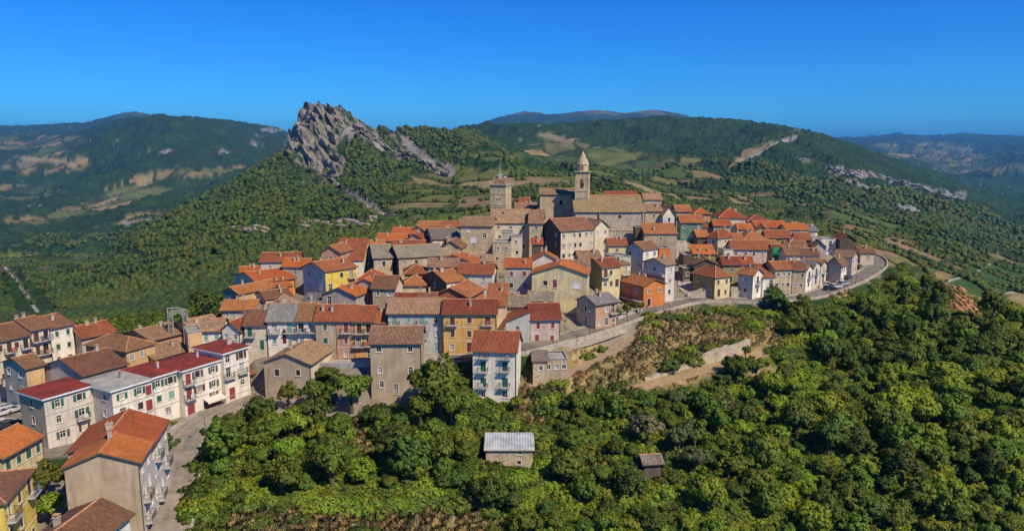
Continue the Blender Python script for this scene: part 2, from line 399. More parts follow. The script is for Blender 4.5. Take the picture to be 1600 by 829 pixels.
# label, eave corner px,py, far end of front px (or metres <30), depth Y, turn, side depth (m, or px > 30), wall height, roof kind, rise, wall, roof, options
HT = [
("grey brown gable end house with bright orange roof beside the curving street", 99.7,729,216,90,12.8,6.3,13,'G',1.7,'B','o',dict(ncol=0,right='H',chim=1,rbal=1)),
("taller orange roofed house attached behind the grey brown gable end", 105.5,706,234,95.8,12.8,10,13.6,'G',2.1,'G','o',dict(ncol=0,right='H',chim=1,rbal=1)),
("brown hipped roof with white side wall at the bottom left corner of the view", 4,871,7.4,72,-6,10.5,8.5,'G',1.6,'W','b',dict(gwin=1,chim=1)),
("bright yellow house with brown shutters and two balconies at the left edge", 4.5,782,49,78.4,105,8,12,'h',1.5,'Y','b',dict(shut='b',bal=2,ncol=3)),
("pale yellow house with orange gable roof left of the dark garden tree", 3,713,64,97.3,86,7.5,8.5,'g',1.6,'K','o',dict(shut='g',ncol=4)),
("grey wing with ochre end wall behind the pink apartment row", 40,574,68,138,60,8.5,10,'g',1.4,'T','b',dict(left='G',ncol=0,lwin=2)),
("ochre house with wide brown roof behind the crimson roofs", 129,585,197,136,60,13.5,10,'g',2.2,'T','b',dict(left='P',lwin=2,bal=0)),
("apricot house with brown hipped roof above the crimson roofs", 197,547,241.5,152,65,13,8,'h',1.8,'T','b',dict(left='B',shut='y',ncol=3)),
("low grey walled house with orange roof and chimneys beside the white tenement", 127,527,180,166,55,9,8,'g',2.0,'G','O',dict(ncol=0,chim=2)),
("white four storey tenement with small green shutters near the left edge", 78,512,113,163,62,12,13,'g',1.8,'W','b',dict(shut='g',ncol=2,rowpx=1,left='C')),
("cream balcony tenement with brown roof at the left edge", -22,536,45,146,62,12,13,'g',2.0,'C','b',dict(shut='b',ncol=5,bal=3)),
("narrow cream tenement section with two balconies between two taller blocks", 48,515,76,157,62,11,13,'g',1.8,'C','b',dict(shut='b',ncol=2,bal=2)),
("low house with broad tan tile roof behind the crimson roof", 242,560,297,156,62,11,6,'g',1.6,'J','t',dict(ncol=0)),
("tan roofed shed house left of the ochre box", 236,531,288,170,60,12,7,'g',1.8,'J','t',dict(ncol=0,chim=2)),
("long low tan roof stepping up towards the lattice arch", 300,515,346,174,48,10,6,'g',1.8,'T','T',dict(ncol=0,chim=1)),
("plain ochre box house with flat top behind the crimson roof", 293,520,312,161,30,7,7,'f',0,'T','c',dict(ncol=0,gwin=0)),
("white cottage with tan roof between ochre box and white gable", 314,515.5,346,163,8,7,7,'g',2.0,'W','t',dict(shut='l',ncol=2)),
("white house with an orange roof sloping to the right near the pink house", 347,513,374,161,-14,10,7,'G',1.8,'W','O',dict(ncol=2)),
("cream and pink house with brown roof and wooden balcony left of the grey roofed house", 381.5,506,416,160,3,8,9,'g',2.6,'C','b',dict(shut='g',ncol=2,bal=1)),
("white house with grey roof and a dark red banner on its front", 417,500,463,160,3,9,10,'g',3.0,'W','g',dict(shut='l',ncol=2,bal=1,banner=1)),
("narrow white house with half grey half brown roof in the terrace", 463.4,499,492,160,2,9,10,'g',2.8,'W','b',dict(shut='y',ncol=2,bal=1)),
("beige terrace house with one bright green shutter", 492.4,499,524.6,159,1,8,11,'g',2.6,'B','O',dict(shut='g',ncol=1)),
("salmon terrace house with red doors in the middle of the terrace", 525,499,553,159,1,8,11,'g',2.6,'J','O',dict(shut='r',ncol=1,bal=1)),
("orange ochre terrace house with stacked balconies", 553.4,500,582,159,1,8,11,'g',2.5,'A','O',dict(shut='b',ncol=2,bal=2)),
("small white terrace end with horizontal window beside the blue grey house", 582.4,502,605,160,1,7,8,'g',2.2,'W','O',dict(ncol=1)),
("pale blue grey house with three pale green balcony doors", 606,487.5,692,159,0,8,11.5,'g',2.4,'g','T',dict(shut='l',ncol=4,bal=2)),
("mustard yellow house with brown doors left of the white tall house", 692.5,488,775,157.5,0,8,11,'g',2.2,'A','r',dict(shut='b',ncol=3,bal=1)),
("cream shed roofed house tucked behind the mustard yellow house", 761,476,790,166,-3,7,9,'s',3.6,'C','r',dict(ncol=0)),
("brick red gabled building behind the pale blue grey house", 677,460,732,174,-17,11,7,'G',2.0,'R','O',dict(ncol=2,small=1)),
("tall beige brown house with mottled tile roof and white framed windows", 578,534,657,145.5,1,8,14,'g',2.4,'B','t',dict(ncol=0,win=[('f',592,545,'w'),('f',641,545,'w'),('f',593,578,'w'),('f',641,578,'w'),('f',595,600,'w'),('f',617,607,'d')])),
("cream grey house with wide front gable above the asphalt forecourt", 412,564,484.6,146.6,-9,11,8.6,'G',1.9,'B','t',dict(ncol=0,right='C',win=[('f',433,582,'w'),('f',466,582,'w'),('r',500,585,'d'),('r',507,578,'d')])),
("low stone outbuilding with orange roof between white row and cream grey house", 378,584,404,150,30,6,4,'g',1.0,'B','O',dict(ncol=1)),
("tall white house with four balcony floors and green shutters", 738.5,545,806,146,-8,8.3,13.2,'g',3.0,'W','O',dict(ncol=0,chim=1,ground='C',right='W',win=[('f',757,552,'a'),('f',791,552,'a'),('f',755,572,'bg'),('f',789,572,'bg'),('f',755,597,'bg'),('f',789,597,'bg'),('f',755,616,'w'),('f',789,616,'w')])),
("grey white cottage with orange roof rising to the right above the street", 790,502,828,162.5,0,7,7,'L',2.4,'g','O',dict(ncol=1)),
("cream house with red brown roof and white framed doors by the upper road", 828.8,497,875,163,4,8,7,'g',2.7,'P','r',dict(shut='r',ncol=2)),
("grey blank walled house with stone front and arched green door by the upper road", 931,474.5,964,172,35,901.5,7.2,'g',1.6,'J','g',dict(left='G',ncol=3,bal=1)),
("vivid orange house with a long side balcony above the road", 1006,446,1039.5,192.7,33,961.5,7.4,'G',1.4,'X','O',dict(ncol=2,left='R',lbal=1,lwin=2)),  # left wall in a darker brick orange: its shade is put into the colour
("yellow house with pyramid roof above the stone retaining wall", 1117.5,432,1141,204,30,1083,7.4,'h',2.4,'K','r',dict(left='V',ncol=2,lwin=2,shut='b')),
("white and grey stepped house with three deep terraces", 1040,413,1054.5,199,40,1005,10.5,'g',1.4,'H','t',dict(left='g',ncol=1,decks=3)),
("tall white plastered house with brown roof in front of the church", 1005,389.5,1029,212,40,978,9,'g',1.8,'W','b',dict(left='g',ncol=2,lwin=2)),
("small vivid orange rooftop room behind the terraced house", 1030,388,1047,216,10,5,7,'f',0,'X','c',dict(ncol=0)),
("bright yellow house with red roof and flowering balcony below the palace", 941,417,969,196,30,915.5,7.4,'g',1.8,'K','r',dict(left='V',shut='b',ncol=3,bal=1,lwin=0)),
("narrow pale yellow house joined to the right of the flowering balcony house", 969.5,413,985,201,25,7,7,'s',1.0,'K','t',dict(ncol=1,bal=1)),
("flat grey rooftop terrace house behind the yellow pair", 962,402,986,207,20,7,6,'f',0,'g','c',dict(ncol=0)),
("wide pale yellow gabled house with red door and patched plaster", 831,426,918,183,-9,9,8.8,'G',2.3,'K','o',dict(ncol=0,peel=1,win=[('f',852,442,'w'),('f',867,443,'r'),('f',901,446,'W')])),
("pale grey gabled house with orange roof above the pale yellow gable", 832,406,872,192,0,7,7,'G',1.9,'H','o',dict(ncol=0)),
("grey house with tan roof right of the pale grey gable", 875,417,921,190,-2,6,7,'g',1.6,'G','t',dict(ncol=1)),
("low house with weathered tan roof below the pale yellow gable", 790,477,827,170,-2,8,5,'g',1.8,'B','s',dict(ncol=1,small=1)),
("low ruin like house with tan hipped roof and white side wall", 826,468,862,172.5,-5,7,5,'g',1.5,'G','s',dict(ncol=1,small=1)),
("grey narrow house with red arched door right of the white courtyard wall", 789,417,830,186,0,5.5,9.5,'s',1.4,'G','o',dict(shut='r',ncol=2)),
("white blue house with red roof and high white side wall", 715,426,769,186,-7,8,7.4,'g',2.0,'H','r',dict(ncol=2,small=1,right='W',rwin=2)),
("house with shade darkened gable and white right wall left of the white blue house", 698,440,726.5,180,38,660,7,'g',2.0,'W','O',dict(left='D',ncol=2)),  # left gable coloured near black to carry its shade
("long low tan roofed house with grey wall above the shade darkened gable", 669,415.5,715,193,-2,7,6,'g',1.6,'G','T',dict(ncol=1,small=1)),
("pale blue house under a red roof below the stone palace garden", 677,409,742,201,-12,7,5,'G',2.2,'g','o',dict(ncol=2)),
("long stone house with grey lichen roof and side windows", 623,401.5,694,204,22,608.5,8.5,'g',2.6,'S','s',dict(left='D',ncol=4)),  # shade of the left end is painted in as a near black wall
("short stone house with grey lichen roof left of the long stone house", 584,402.5,613,205,14,567,9,'g',2.4,'S','s',dict(left='D',ncol=1)),  # left wall near black: shade given as wall colour
("three storey house with pale grey gable front and butter yellow side", 508,423,556.5,190,48,473,7.6,'g',1.9,'Y','O',dict(left='g',ncol=3,lwin=2,bal=1)),
("large white house with steep orange roof behind the butter yellow side", 522,406,567,206,4,12,8,'s',4.6,'W','O',dict(ncol=1,gwin=0)),
("brick pink gabled house left of the large steep orange roof", 502,393,531,204,-12,8,6.5,'G',1.8,'J','O',dict(ncol=1,small=1)),
("blue grey house with red roof at the back left edge of town", 407,408,467,212,8,8,7,'g',2.0,'g','r',dict(ncol=2,small=1,left='J')),
("small house with bright orange roof beside the blue grey house", 441,415,480,204,-5,6,5,'g',1.8,'G','o',dict(ncol=1)),
("small orange roofed house highest on the left town edge", 376,429,404,206,20,7,5,'g',1.8,'P','o',dict(ncol=0)),
("cream gabled house with long bright orange roof at the left town edge", 402,441,461,193,41,367,6,'g',1.8,'O','o',dict(left='C',ncol=2)),
("long apricot house with a dark green gable end", 373,458,437,184,58,348.5,6.5,'g',1.4,'A','O',dict(left='N',ncol=4,bal=1)),
("small orange walled house behind the long apricot house", 437,448,457,193,45,6,5.5,'s',1.2,'X','o',dict(ncol=1)),
("low house with ragged orange roof below the dark green gable end", 346,483,398,172,4,7,4.2,'g',1.6,'G','O',dict(ncol=3,small=1,chim=2)),
("low brown roofed house in front of the orange walled house", 415,466,455,181,38,7,4,'g',1.4,'C','b',dict(ncol=0)),
("dark timber gabled barn above the cream and pink house", 398,487,431,170,-10,8,5,'G',1.8,'D','b',dict(ncol=0,gwin=0)),
("tan lean to roof beside the dark timber barn", 436,484,466,172,5,7,4,'R',2.4,'B','T',dict(ncol=0,gwin=0)),
("grey low roofed house beneath the pale grey gable front", 468,476,503,176,-4,7,4,'s',1.6,'G','g',dict(ncol=1,small=1)),
("grey and white gabled house with orange roof sloping right", 503,458,556,178,-18,9,7,'G',1.8,'G','o',dict(ncol=1,win=[('f',515,469,'d')],gwin=0)),
("dark grey gabled house under a bright orange roof", 549,444,592,183,-10,7,7.5,'G',1.6,'G','o',dict(ncol=1,small=1)),
("tall blank stone grey house with cream right side wall", 582,448,617,177,-8,6.5,9.5,'g',2.4,'B','b',dict(ncol=2,small=1,right='C')),
("small hipped orange roof right of the tall blank stone grey house", 627,444,664,184,0,6,4,'h',1.9,'C','O',dict(ncol=0)),
("red brown hipped roof over a mossy yellow wall", 632,426,668,192,8,7,5,'h',1.8,'V','r',dict(ncol=1)),
("pink walled house with bright orange hipped roof", 560,434,590,191,-5,7,4.5,'h',1.7,'J','o',dict(ncol=0)),
("small red roofed house behind the pale blue grey house", 617,471,646,170,-2,6,4,'g',1.6,'C','r',dict(ncol=0)),
("small brown roofed house left of the brick red gable", 646,470,679,171,-5,6,4,'g',1.6,'G','b',dict(ncol=0)),
("long bright orange roof near the top of the left slope", 612,365,645,251,-5,8,5,'g',1.8,'P','o',dict(ncol=1)),
("olive gabled house against the green field", 641,360,664,253,-12,8,5,'G',1.8,'V','O',dict(ncol=1,small=1)),
("low orange roof left of a white chimney wall", 588,375,632,240,-4,8,4,'g',1.8,'C','o',dict(ncol=1)),
("small red front gable beside the white curved gable", 634,373,661,237,-8,7,4,'G',1.8,'J','r',dict(ncol=1)),
("long low red roof above the lichen roofed stone house", 613,383,662,226,-3,5,4,'g',1.4,'J','r',dict(ncol=0)),
("orange roofed house with cream flat terrace at the back left", 567,386,600,226,3,7,4,'g',1.8,'C','O',dict(ncol=0)),
("white gabled house with olive tan roof left of the stone palace", 676,373,718,230,12,662,6,'g',2.2,'W','s',dict(left='H',ncol=1)),
("bright orange plastered house next to the stone palace", 697,373,722,226,0,6,7,'f',0,'O','c',dict(ncol=0)),
("red brown roofed house behind the white gable on the hill", 667,363,705,246,-4,8,5,'g',2.0,'C','r',dict(ncol=0)),
("small red roof nearest the green field left of the stone tower", 690,353,724,263,-2,7,4,'g',1.6,'P','r',dict(ncol=0)),
("red roof immediately left of the stone tower foot", 722,347,757,271,-4,7,4,'g',1.5,'P','r',dict(ncol=0)),
("orange roof between green field and red roofs", 655,353,690,266,3,7,4,'g',1.5,'C','O',dict(ncol=0)),
("stone gabled outhouse left of the palace wall", 688,386,720,216,-8,8,6,'G',2.0,'S','b',dict(ncol=0)),
("huge stone palace wing with white closed window and flat tan roof", 720,351.5,769,228,-7,10,12,'g',2.2,'S','t',dict(ncol=0,win=[('f',732,361,'s'),('f',757,368,'w'),('f',740,375,'W')])),
("long cream palace wing under the widest tan roof", 770,347,827,233,0,15,12,'g',3.6,'C','t',dict(ncol=3,small=1)),
("palace wing with dark recess next to the shade darkened wall", 827,347.5,848,229,-4,14,12,'g',3.4,'S','t',dict(ncol=1)),
("palace block with shade darkened left wall and reddish tan roof", 876.5,360,928,222,30,846,11.5,'g',3.2,'C','p',dict(left='D',ncol=6,lwin=2)),  # cream block; the left wall's shade is painted as near black
("cream parapet gable house at the right end of the palace", 929,355,951,231,30,7,10.5,'G',2.2,'C','t',dict(ncol=2,small=1)),
("cream buttress tower in front of the palace", 799,369,811,217,-5,4,9,'f',0,'C','c',dict(ncol=1,small=1)),
("grey stone block house with two round windows before the palace", 770,379,798,214,-3,7,9,'f',0,'S','c',dict(ncol=2,small=1)),
("upper grey block on top of the round windowed block", 784,363,801,221,0,6,10,'f',0,'G','c',dict(ncol=0)),
("small red lean to roof against the shade darkened palace wall", 832,381,846,215,0,4,8,'s',1.2,'D','o',dict(ncol=0)),
("plain beige house attached to the right end of the church nave", 1008,329,1035.5,241,0,10,12,'g',2.0,'S','t',dict(ncol=1,small=1)),
("white house with bright bell shaped gable at the right end of the church", 1036,335,1054,239,18,9,10,'G',2.6,'H','T',dict(right='W',ncol=1)),
("tall olive walled house with flat orange roof in front of the church end", 1008,364.5,1058,229,0,7,10,'s',2.4,'B','O',dict(ncol=1,small=1)),
("small dark red rooftop box below the church wall", 993,355,1007,233,0,5,6,'f',0,'D','c',dict(ncol=0)),
("low house with red brown roof at the foot of the church wall", 951,382,979,216,3,6,6,'g',1.6,'K','r',dict(ncol=1,small=1)),
("house with orange roof immediately right of the bell shaped gable", 1057,329.5,1080,276,0,8,6,'g',1.9,'B','O',dict(ncol=2,small=1)),
("orange valley roof near the top right of town", 1085,333,1110,276,0,8,5,'h',1.8,'J','o',dict(ncol=1)),
("cream house with orange pyramid roof standing highest on the right", 1124,339,1165,262,-3,10,9,'h',3.0,'C','o',dict(ncol=0)),
("dark green plastered house with orange roof by the stepped street", 1064,346.5,1098,247,-2,7,9,'g',2.0,'N','O',dict(ncol=3,small=1)),
("red brown hipped roof on the skyline right of the pyramid roof", 1168,345,1205,291,0,10,5,'h',2.2,'G','r',dict(ncol=0)),
("grey house under a bright orange roof in front of the pyramid roof", 1116,351.5,1142,255,-2,6,6,'g',1.5,'G','o',dict(ncol=0)),
("red brown hipped house beside the dark green house", 1092,354,1116,257,5,6,6,'h',1.6,'J','r',dict(ncol=1)),
("tall cream house with orange hipped roof above the lower right terraces", 1122,370,1145,237,35,1106,9,'h',2.2,'C','O',dict(left='P',ncol=3,small=1)),
("dark walled house left of the tall cream hipped house", 1090,369,1107,243,5,6,8,'g',1.8,'D','O',dict(ncol=0)),
("olive house with bright orange lean to roof beside the stepped street", 1084,396,1118,226,-2,6,6,'s',2.0,'V','o',dict(ncol=1,small=1)),
("small orange roof right of the tall cream hipped house", 1147,373,1161,245,0,6,5,'g',1.6,'J','O',dict(ncol=0)),
("large orange hipped roof with white right corner", 1162,373.5,1200,246,0,9,6,'h',2.6,'W','O',dict(ncol=0)),
("long beige house with red brown roof and small windows in mid right", 1144,388,1199,232,-2,7,8,'g',2.2,'P','r',dict(ncol=4,small=1)),
("white grey house annexed to the left of the long beige house", 1131,390,1144,230,5,5,7,'f',0,'H','c',dict(ncol=1)),
("cream gabled house behind the large orange hipped roof", 1180,360,1203,262,-15,8,6,'G',1.8,'K','o',dict(ncol=1,small=1)),
("small orange roof below the skyline pyramid roof", 1154,357,1176,258,0,6,5,'g',1.5,'P','o',dict(ncol=0)),
("long cream house with orange roof on the right skyline", 1182,354.5,1230,272,3,8,6,'g',1.9,'C','o',dict(ncol=3,small=1)),
("cream house with orange roof at the right end of the skyline row", 1229,358,1262,267,3,7,6,'g',1.7,'C','o',dict(ncol=2,small=1)),
("small red hipped roof on the right skyline", 1236,353,1258,282,0,7,4,'h',1.6,'C','O',dict(ncol=0)),
("cream cottage with grey roof at the end of the skyline row", 1263,360,1278,275,10,7,5,'g',1.8,'C','g',dict(ncol=1,small=1)),
("olive beige house with red brown roof below the skyline row", 1198,370,1235,250,-2,6,7.5,'g',2.0,'V','r',dict(ncol=2,small=1)),
("red brown roofed house with yellow right wall", 1243,373,1267,252,-8,6,7,'g',1.8,'D','r',dict(right='K',ncol=0)),
("long white flat roofed building behind the right terraces", 1270,373,1307,261,-3,7,5,'f',0,'W','c',dict(ncol=2)),
("dark brown gabled barn on the right ridge", 1313,373,1337,258,-6,8,6,'G',1.7,'D','O',dict(ncol=0,gwin=0)),
("red roofed house with green netting beside it", 1209,392,1230,237,0,6,7,'g',1.8,'J','r',dict(ncol=1)),
("brown roofed house above the three windowed house", 1230,386,1262,242,0,6,6,'g',1.8,'J','b',dict(ncol=0)),
("low brown roofed house between two cream walls", 1256,397,1279,234,-2,6,6,'g',1.6,'P','b',dict(ncol=0)),
("pinkish cream gabled house right of the low brown roof", 1273,384,1291,244,-12,7,7,'G',1.5,'P','T',dict(ncol=0)),
("cream house with brown roof and a row of dark windows", 1229,397,1251,226,2,6,7,'g',2.0,'C','b',dict(right='W',ncol=4,small=1)),
("large pale beige roofed house at the right end of town", 1332,401,1340.5,243,48,1303,9,'G',1.6,'P','T',dict(left='H',ncol=2)),
("grey gable walled house with white side by the bend of the road", 1315,414,1324,232,50,1291,8.6,'g',2.6,'W','b',dict(left='G',ncol=3,lwin=0)),
("white gabled house with grey left wall and red roof above the big round tree", 1177,429,1192,205,42,1154,8.5,'G',1.6,'W','O',dict(left='H',ncol=1,lwin=2,bal=1)),
("white balcony house right of the white gable", 1192.5,433,1211,208,14,7,7.5,'s',1.6,'W','O',dict(ncol=2,bal=1)),
("stone beige house with red orange roof in the roadside row", 1212,420,1238,213,8,8,9.5,'g',1.7,'S','O',dict(ncol=3,small=1)),
("beige roadside house with brown roof and a tiny canopy roof", 1239,421,1259,214,0,9,9,'g',2.0,'B','b',dict(ncol=2,small=1)),
("narrow white gabled end of the beige roadside house", 1260,421,1270,216,45,6,9,'G',1.4,'W','T',dict(ncol=1,bal=1,shut='b')),
("slim pale house with dark doors fourth from the road bend", 1271,416,1282,224,45,6,9,'G',1.4,'H','g',dict(ncol=1,bal=1,shut='b')),
("slim cream house before the grey gable walled house", 1283,414,1292,231,45,6,9,'G',1.4,'C','g',dict(ncol=1,bal=1,shut='b')),
("stone olive house with red brown roof behind the white gabled house", 1130,412,1156,219,-3,7,6.5,'g',1.8,'V','r',dict(ncol=1)),
("white house under bright orange roof right of the stone olive house", 1156.5,412,1177,219,-3,7,6.5,'g',1.8,'W','o',dict(ncol=1)),
("dark timber gabled house behind the yellow pyramid roofed house", 1085,412,1122,216,-5,7,6.5,'G',1.6,'D','b',dict(ncol=1)),
("low tan stone farmhouse at the far right of the ridge", 1345,394,1366,262,-3,7,4.5,'g',1.6,'C','b',dict(ncol=1,small=1)),
("dark brown stepped block beside the steep street", 1068,398,1083,226,0,6,8,'f',0,'D','c',dict(ncol=0)),
("lower dark brown block beside the steep street", 1067,419,1083,217,0,5,7.5,'f',0,'D','c',dict(ncol=1)),
("brown roofed house tucked between the lichen roofs and the palace garden", 640,398,676,214,0,6,5,'g',1.6,'S','b',dict(ncol=0)),
("ochre walled cottage with tan roof at the foot of the palace", 905,402,938,206,10,6,5.5,'g',1.6,'B','t',dict(ncol=1,small=1)),
("olive roofed cottage between the yellow gable and the white tall house", 745,408,770,203,0,5,5,'s',1.2,'S','T',dict(ncol=0)),
("upper beige attic house behind the right end of the church nave", 1007.5,311,1034,252,0,8,10,'g',1.6,'H','T',dict(ncol=0)),
("low house with tan roof between the two towers", 806,325,838,264,2,8,6,'g',1.6,'P','T',dict(ncol=1,small=1)),
("small orange roofed house peeking out between the two towers", 812,316.5,828,272,0,7,6,'g',1.6,'B','O',dict(ncol=0)),
("low house with orange roof wedged behind the green netting", 1194,384,1215,241,0,6,6,'g',1.6,'P','O',dict(ncol=0)),
("small brown roofed house behind the slim pale houses", 1263,409,1284,232,0,6,6.5,'g',1.6,'C','b',dict(ncol=1,small=1)),
("white walled house with red roof behind the white balcony house", 1187,422,1207,217,0,6,7,'g',1.5,'W','r',dict(ncol=1,small=1)),
("abandoned flat roofed stone house under the upper road parapet", 850,561,887,151,4,6,3.6,'f',0,'B','c',dict(ncol=3,small=1)),
("small ruined lean to house at the left of the abandoned stone house", 833,563,850,150,0,5,3.4,'s',.8,'S','s',dict(ncol=1,small=1)),
("garden shed with flat light metal roof alone among the trees", 759,702,832.5,125,0,6.5,4.2,'s',.45,'S','w',dict(win=[('f',812,706,'q'),('f',811,722,'q')],chim=0)),
("small wooden hut with brown roof half hidden in the trees", 1007,722,1034,124,8,3.6,2.5,'g',.8,'D','s',dict(ncol=1,small=1,chim=0)),
]
# the white row of apartments: position along the row, distance from it, width, side depth, eave height under the camera, base, roof ...
RU = Vector((math.cos(R(60)), math.sin(R(60)), 0)); RN = Vector((RU.y, -RU.x, 0))
ROW = [
("pink white apartment block with green shutters at the left end of the row", 64.8, -130.6, 8.4, 8.0, -43.0, 9.5, 'h', 0.5, 'H', 'R', dict(left='B', fascia=1, win2=[(2.2, 1.6, 'ng'), (6.0, 1.6, 'ng'), (2.2, 4.5, 'n'), (6.2, 4.5, 'nbg'), (2.6, 7.4, 'nb'), (6.4, 7.4, 'nb')])),  # left end wall in darker beige, shade put into its colour
("white apartment block with flat grey roof second in the row", 73.2, -124.6, 7.8, 10.0, -43.0, 9.5, 'h', 0.45, 'W', 'c', dict(left='H', fascia=1, lwin=2, win2=[(1.8, 1.7, 'ng'), (5.2, 1.7, 'ng'), (1.8, 4.6, 'n'), (5.2, 4.6, 'n'), (7.0, 2.1, 'dr'), (7.0, 5.0, 'dr')])),
("white apartment block with green shutters and crimson roof third in the row", 81.05, -124.4, 5.2, 9.0, -42.7, 9.8, 'h', 0.5, 'W', 'R', dict(fascia=1, win2=[(1.0, 1.7, 'ng'), (3.6, 1.7, 'nb'), (1.0, 4.6, 'g'), (3.6, 4.6, 'nl'), (2.6, 7.5, 'n')])),
("white apartment block with red ground floor door and shop awning", 86.3, -122.9, 8.6, 9.0, -42.6, 9.9, 'h', 0.6, 'W', 'R', dict(fascia=1, awning=1, win2=[(1.1, 2.1, 'br'), (3.2, 1.7, 'nb'), (6.8, 1.7, 'nb'), (1.1, 5.0, 'br'), (3.4, 4.7, 'nb'), (6.8, 4.7, 'nb'), (6.6, 6.9, 'nb'), (1.3, 8.3, 'DR')])),
("tall white apartment block with crimson roof at the right end of the row", 94.95, -121.9, 6.2, 9.0, -41.2, 11.2, 'h', 0.6, 'W', 'R', dict(fascia=1, win2=[(1.0, 1.6, 'w'), (4.3, 1.6, 'nb'), (4.3, 4.2, 'bw'), (1.0, 4.4, 'bw'), (4.3, 7.3, 'n'), (1.6, 9.0, 'DR')])),
]
HOUSES = []
def geom(x, y, x2, D, th, d):
    c = P(x, y, D)
    u = Vector((math.cos(R(th)), math.sin(R(th)), 0)); v = Vector((-u.y, u.x, 0))
    def along(dr, px):
        # distance t so that (c + dr t) shows at column px
        k = (px - 800) / FPX
        # x = k (Y CP - zz SP)
        zz = c.z - ZC
        den = dr.x - k * CP * dr.y
        return (k * (c.y * CP - zz * SP) - c.x) / den
    w = x2 if x2 < 30 else along(u, x2)
    dd = d if d < 30 else along(v, d)
    return c, u, v, w, dd
for (lab, x, y, x2, D, th, d, H, rk, rise, wc, rc, op) in HT:
    c, u, v, w, dd = geom(x, y, x2, D, th, d)
    if not (2 < w < 30) or not (2 < dd < 30): print("ODD HOUSE", lab, round(w, 1), round(dd, 1))
    w = min(max(w, 3), 26); dd = min(max(dd, 3), 22)
    HOUSES.append(dict(label=lab, c=c, th=th, w=w, d=dd, H=H, rk=rk, rise=rise, wc=wc, rc=rc, op=op, D=D, base=c.z - H))
for (lab, cu, cn, w, d, ze, H, rk, rise, wc, rc, op) in ROW:
    p = RU * cu + RN * cn
    c = Vector((p.x, p.y, ze + ZC))
    HOUSES.append(dict(label=lab, c=c, th=60, w=w, d=d, H=H, rk=rk, rise=rise, wc=wc, rc=rc, op=dict(op, row=1), D=p.y, base=c.z - H))

# ---------------------------------------------------------------- terrain
road_low = [(236, 860, -52), (255, 829, -52), (266, 780, -52), (276, 740, -52), (288, 700, -52.2), (306, 672, -52.2), (332, 652, -52), (362, 637, -52), (392, 622, -51.8), (420, 632, -52.2), (470, 640, -52.3), (520, 641, -52.4), (560, 641, -52.5)]
road_up = [(690, 556, -46), (740, 553, -45.6), (800, 549, -45), (832, 541, -44.3), (870, 531, -44), (900, 524, -43.8), (950, 508, -43.7), (1000, 491, -43.4), (1060, 474, -43.1), (1110, 468, -43.2), (1180, 470, -43.4),
           (1250, 465, -43.6), (1290, 456, -43.5), (1330, 440, -43.2), (1360, 424, -43), (1371, 412, -42.6), (1362, 401, -42), (1330, 390, -40.5)]
track = [(835, 600, -50), (868, 589, -49.4), (900, 577, -48.7), (940, 556, -47.6), (968, 540, -46.9), (985, 528, -46)]
terrace = [(960, 618, -51.4), (1000, 605, -50.6), (1050, 591, -50), (1100, 576, -49.3), (1150, 563, -48.9), (1192, 549, -48.5)]
street = [(1092, 466, -43), (1072, 448, -41.5), (1073, 425, -38.5), (1067, 400, -35.5), (1063, 380, -32.5), (1060, 366, -31)]
lane_mid = [(420, 562, -46.2), (480, 566, -46.2), (560, 566, -46), (640, 562, -46), (690, 556, -46)]
def poly3(pts):
    out = []
    for px, py, z in pts:
        Y = -z / tdep(py)
        q = P(px, py, Y)
        out.append((q.x, q.y, z + ZC))
    return np.array(out)
def smooth_line(p, step=1.5):
    """Catmull-Rom through points, resampled"""
    q = np.vstack([2 * p[0] - p[1], p, 2 * p[-1] - p[-2]])
    o = []
    for i in range(1, len(q) - 2):
        n = max(2, int(np.linalg.norm(q[i + 1] - q[i]) / step))
        for k in range(n):
            t = k / n
            o.append(0.5 * ((2 * q[i]) + (-q[i - 1] + q[i + 1]) * t + (2 * q[i - 1] - 5 * q[i] + 4 * q[i + 1] - q[i + 2]) * t * t + (-q[i - 1] + 3 * q[i] - 3 * q[i + 1] + q[i + 2]) * t ** 3))
    o.append(p[-1])
    return np.array(o)
LINES = dict(low=(smooth_line(poly3(road_low)), 3.4), up=(smooth_line(poly3(road_up)), 2.9), track=(smooth_line(poly3(track)), 1.7), terr=(smooth_line(poly3(terrace)), 2.0),
             street=(smooth_line(poly3(street)), 2.4), lane=(smooth_line(poly3(lane_mid)), 2.4))
ctrl = []
for k, (ln, hw) in LINES.items():
    for q in ln[::5]: ctrl.append(tuple(q))
for i in range(0, len(LINES['up'][0]), 6):
    ln_ = LINES['up'][0]; d_ = ln_[min(i + 1, len(ln_) - 1)][:2] - ln_[max(i - 1, 0)][:2]; d_ = d_ / np.hypot(*d_)
    ctrl.append((ln_[i][0] + d_[1] * 6.2, ln_[i][1] - d_[0] * 6.2, ln_[i][2] - 1.3))
for h in HOUSES:
    u = Vector((math.cos(R(h['th'])), math.sin(R(h['th'])), 0)); v = Vector((-u.y, u.x, 0))
    m = h['c'] + u * h['w'] / 2 + v * h['d'] / 2
    ctrl.append((m.x, m.y, h['base'] + 0.2))
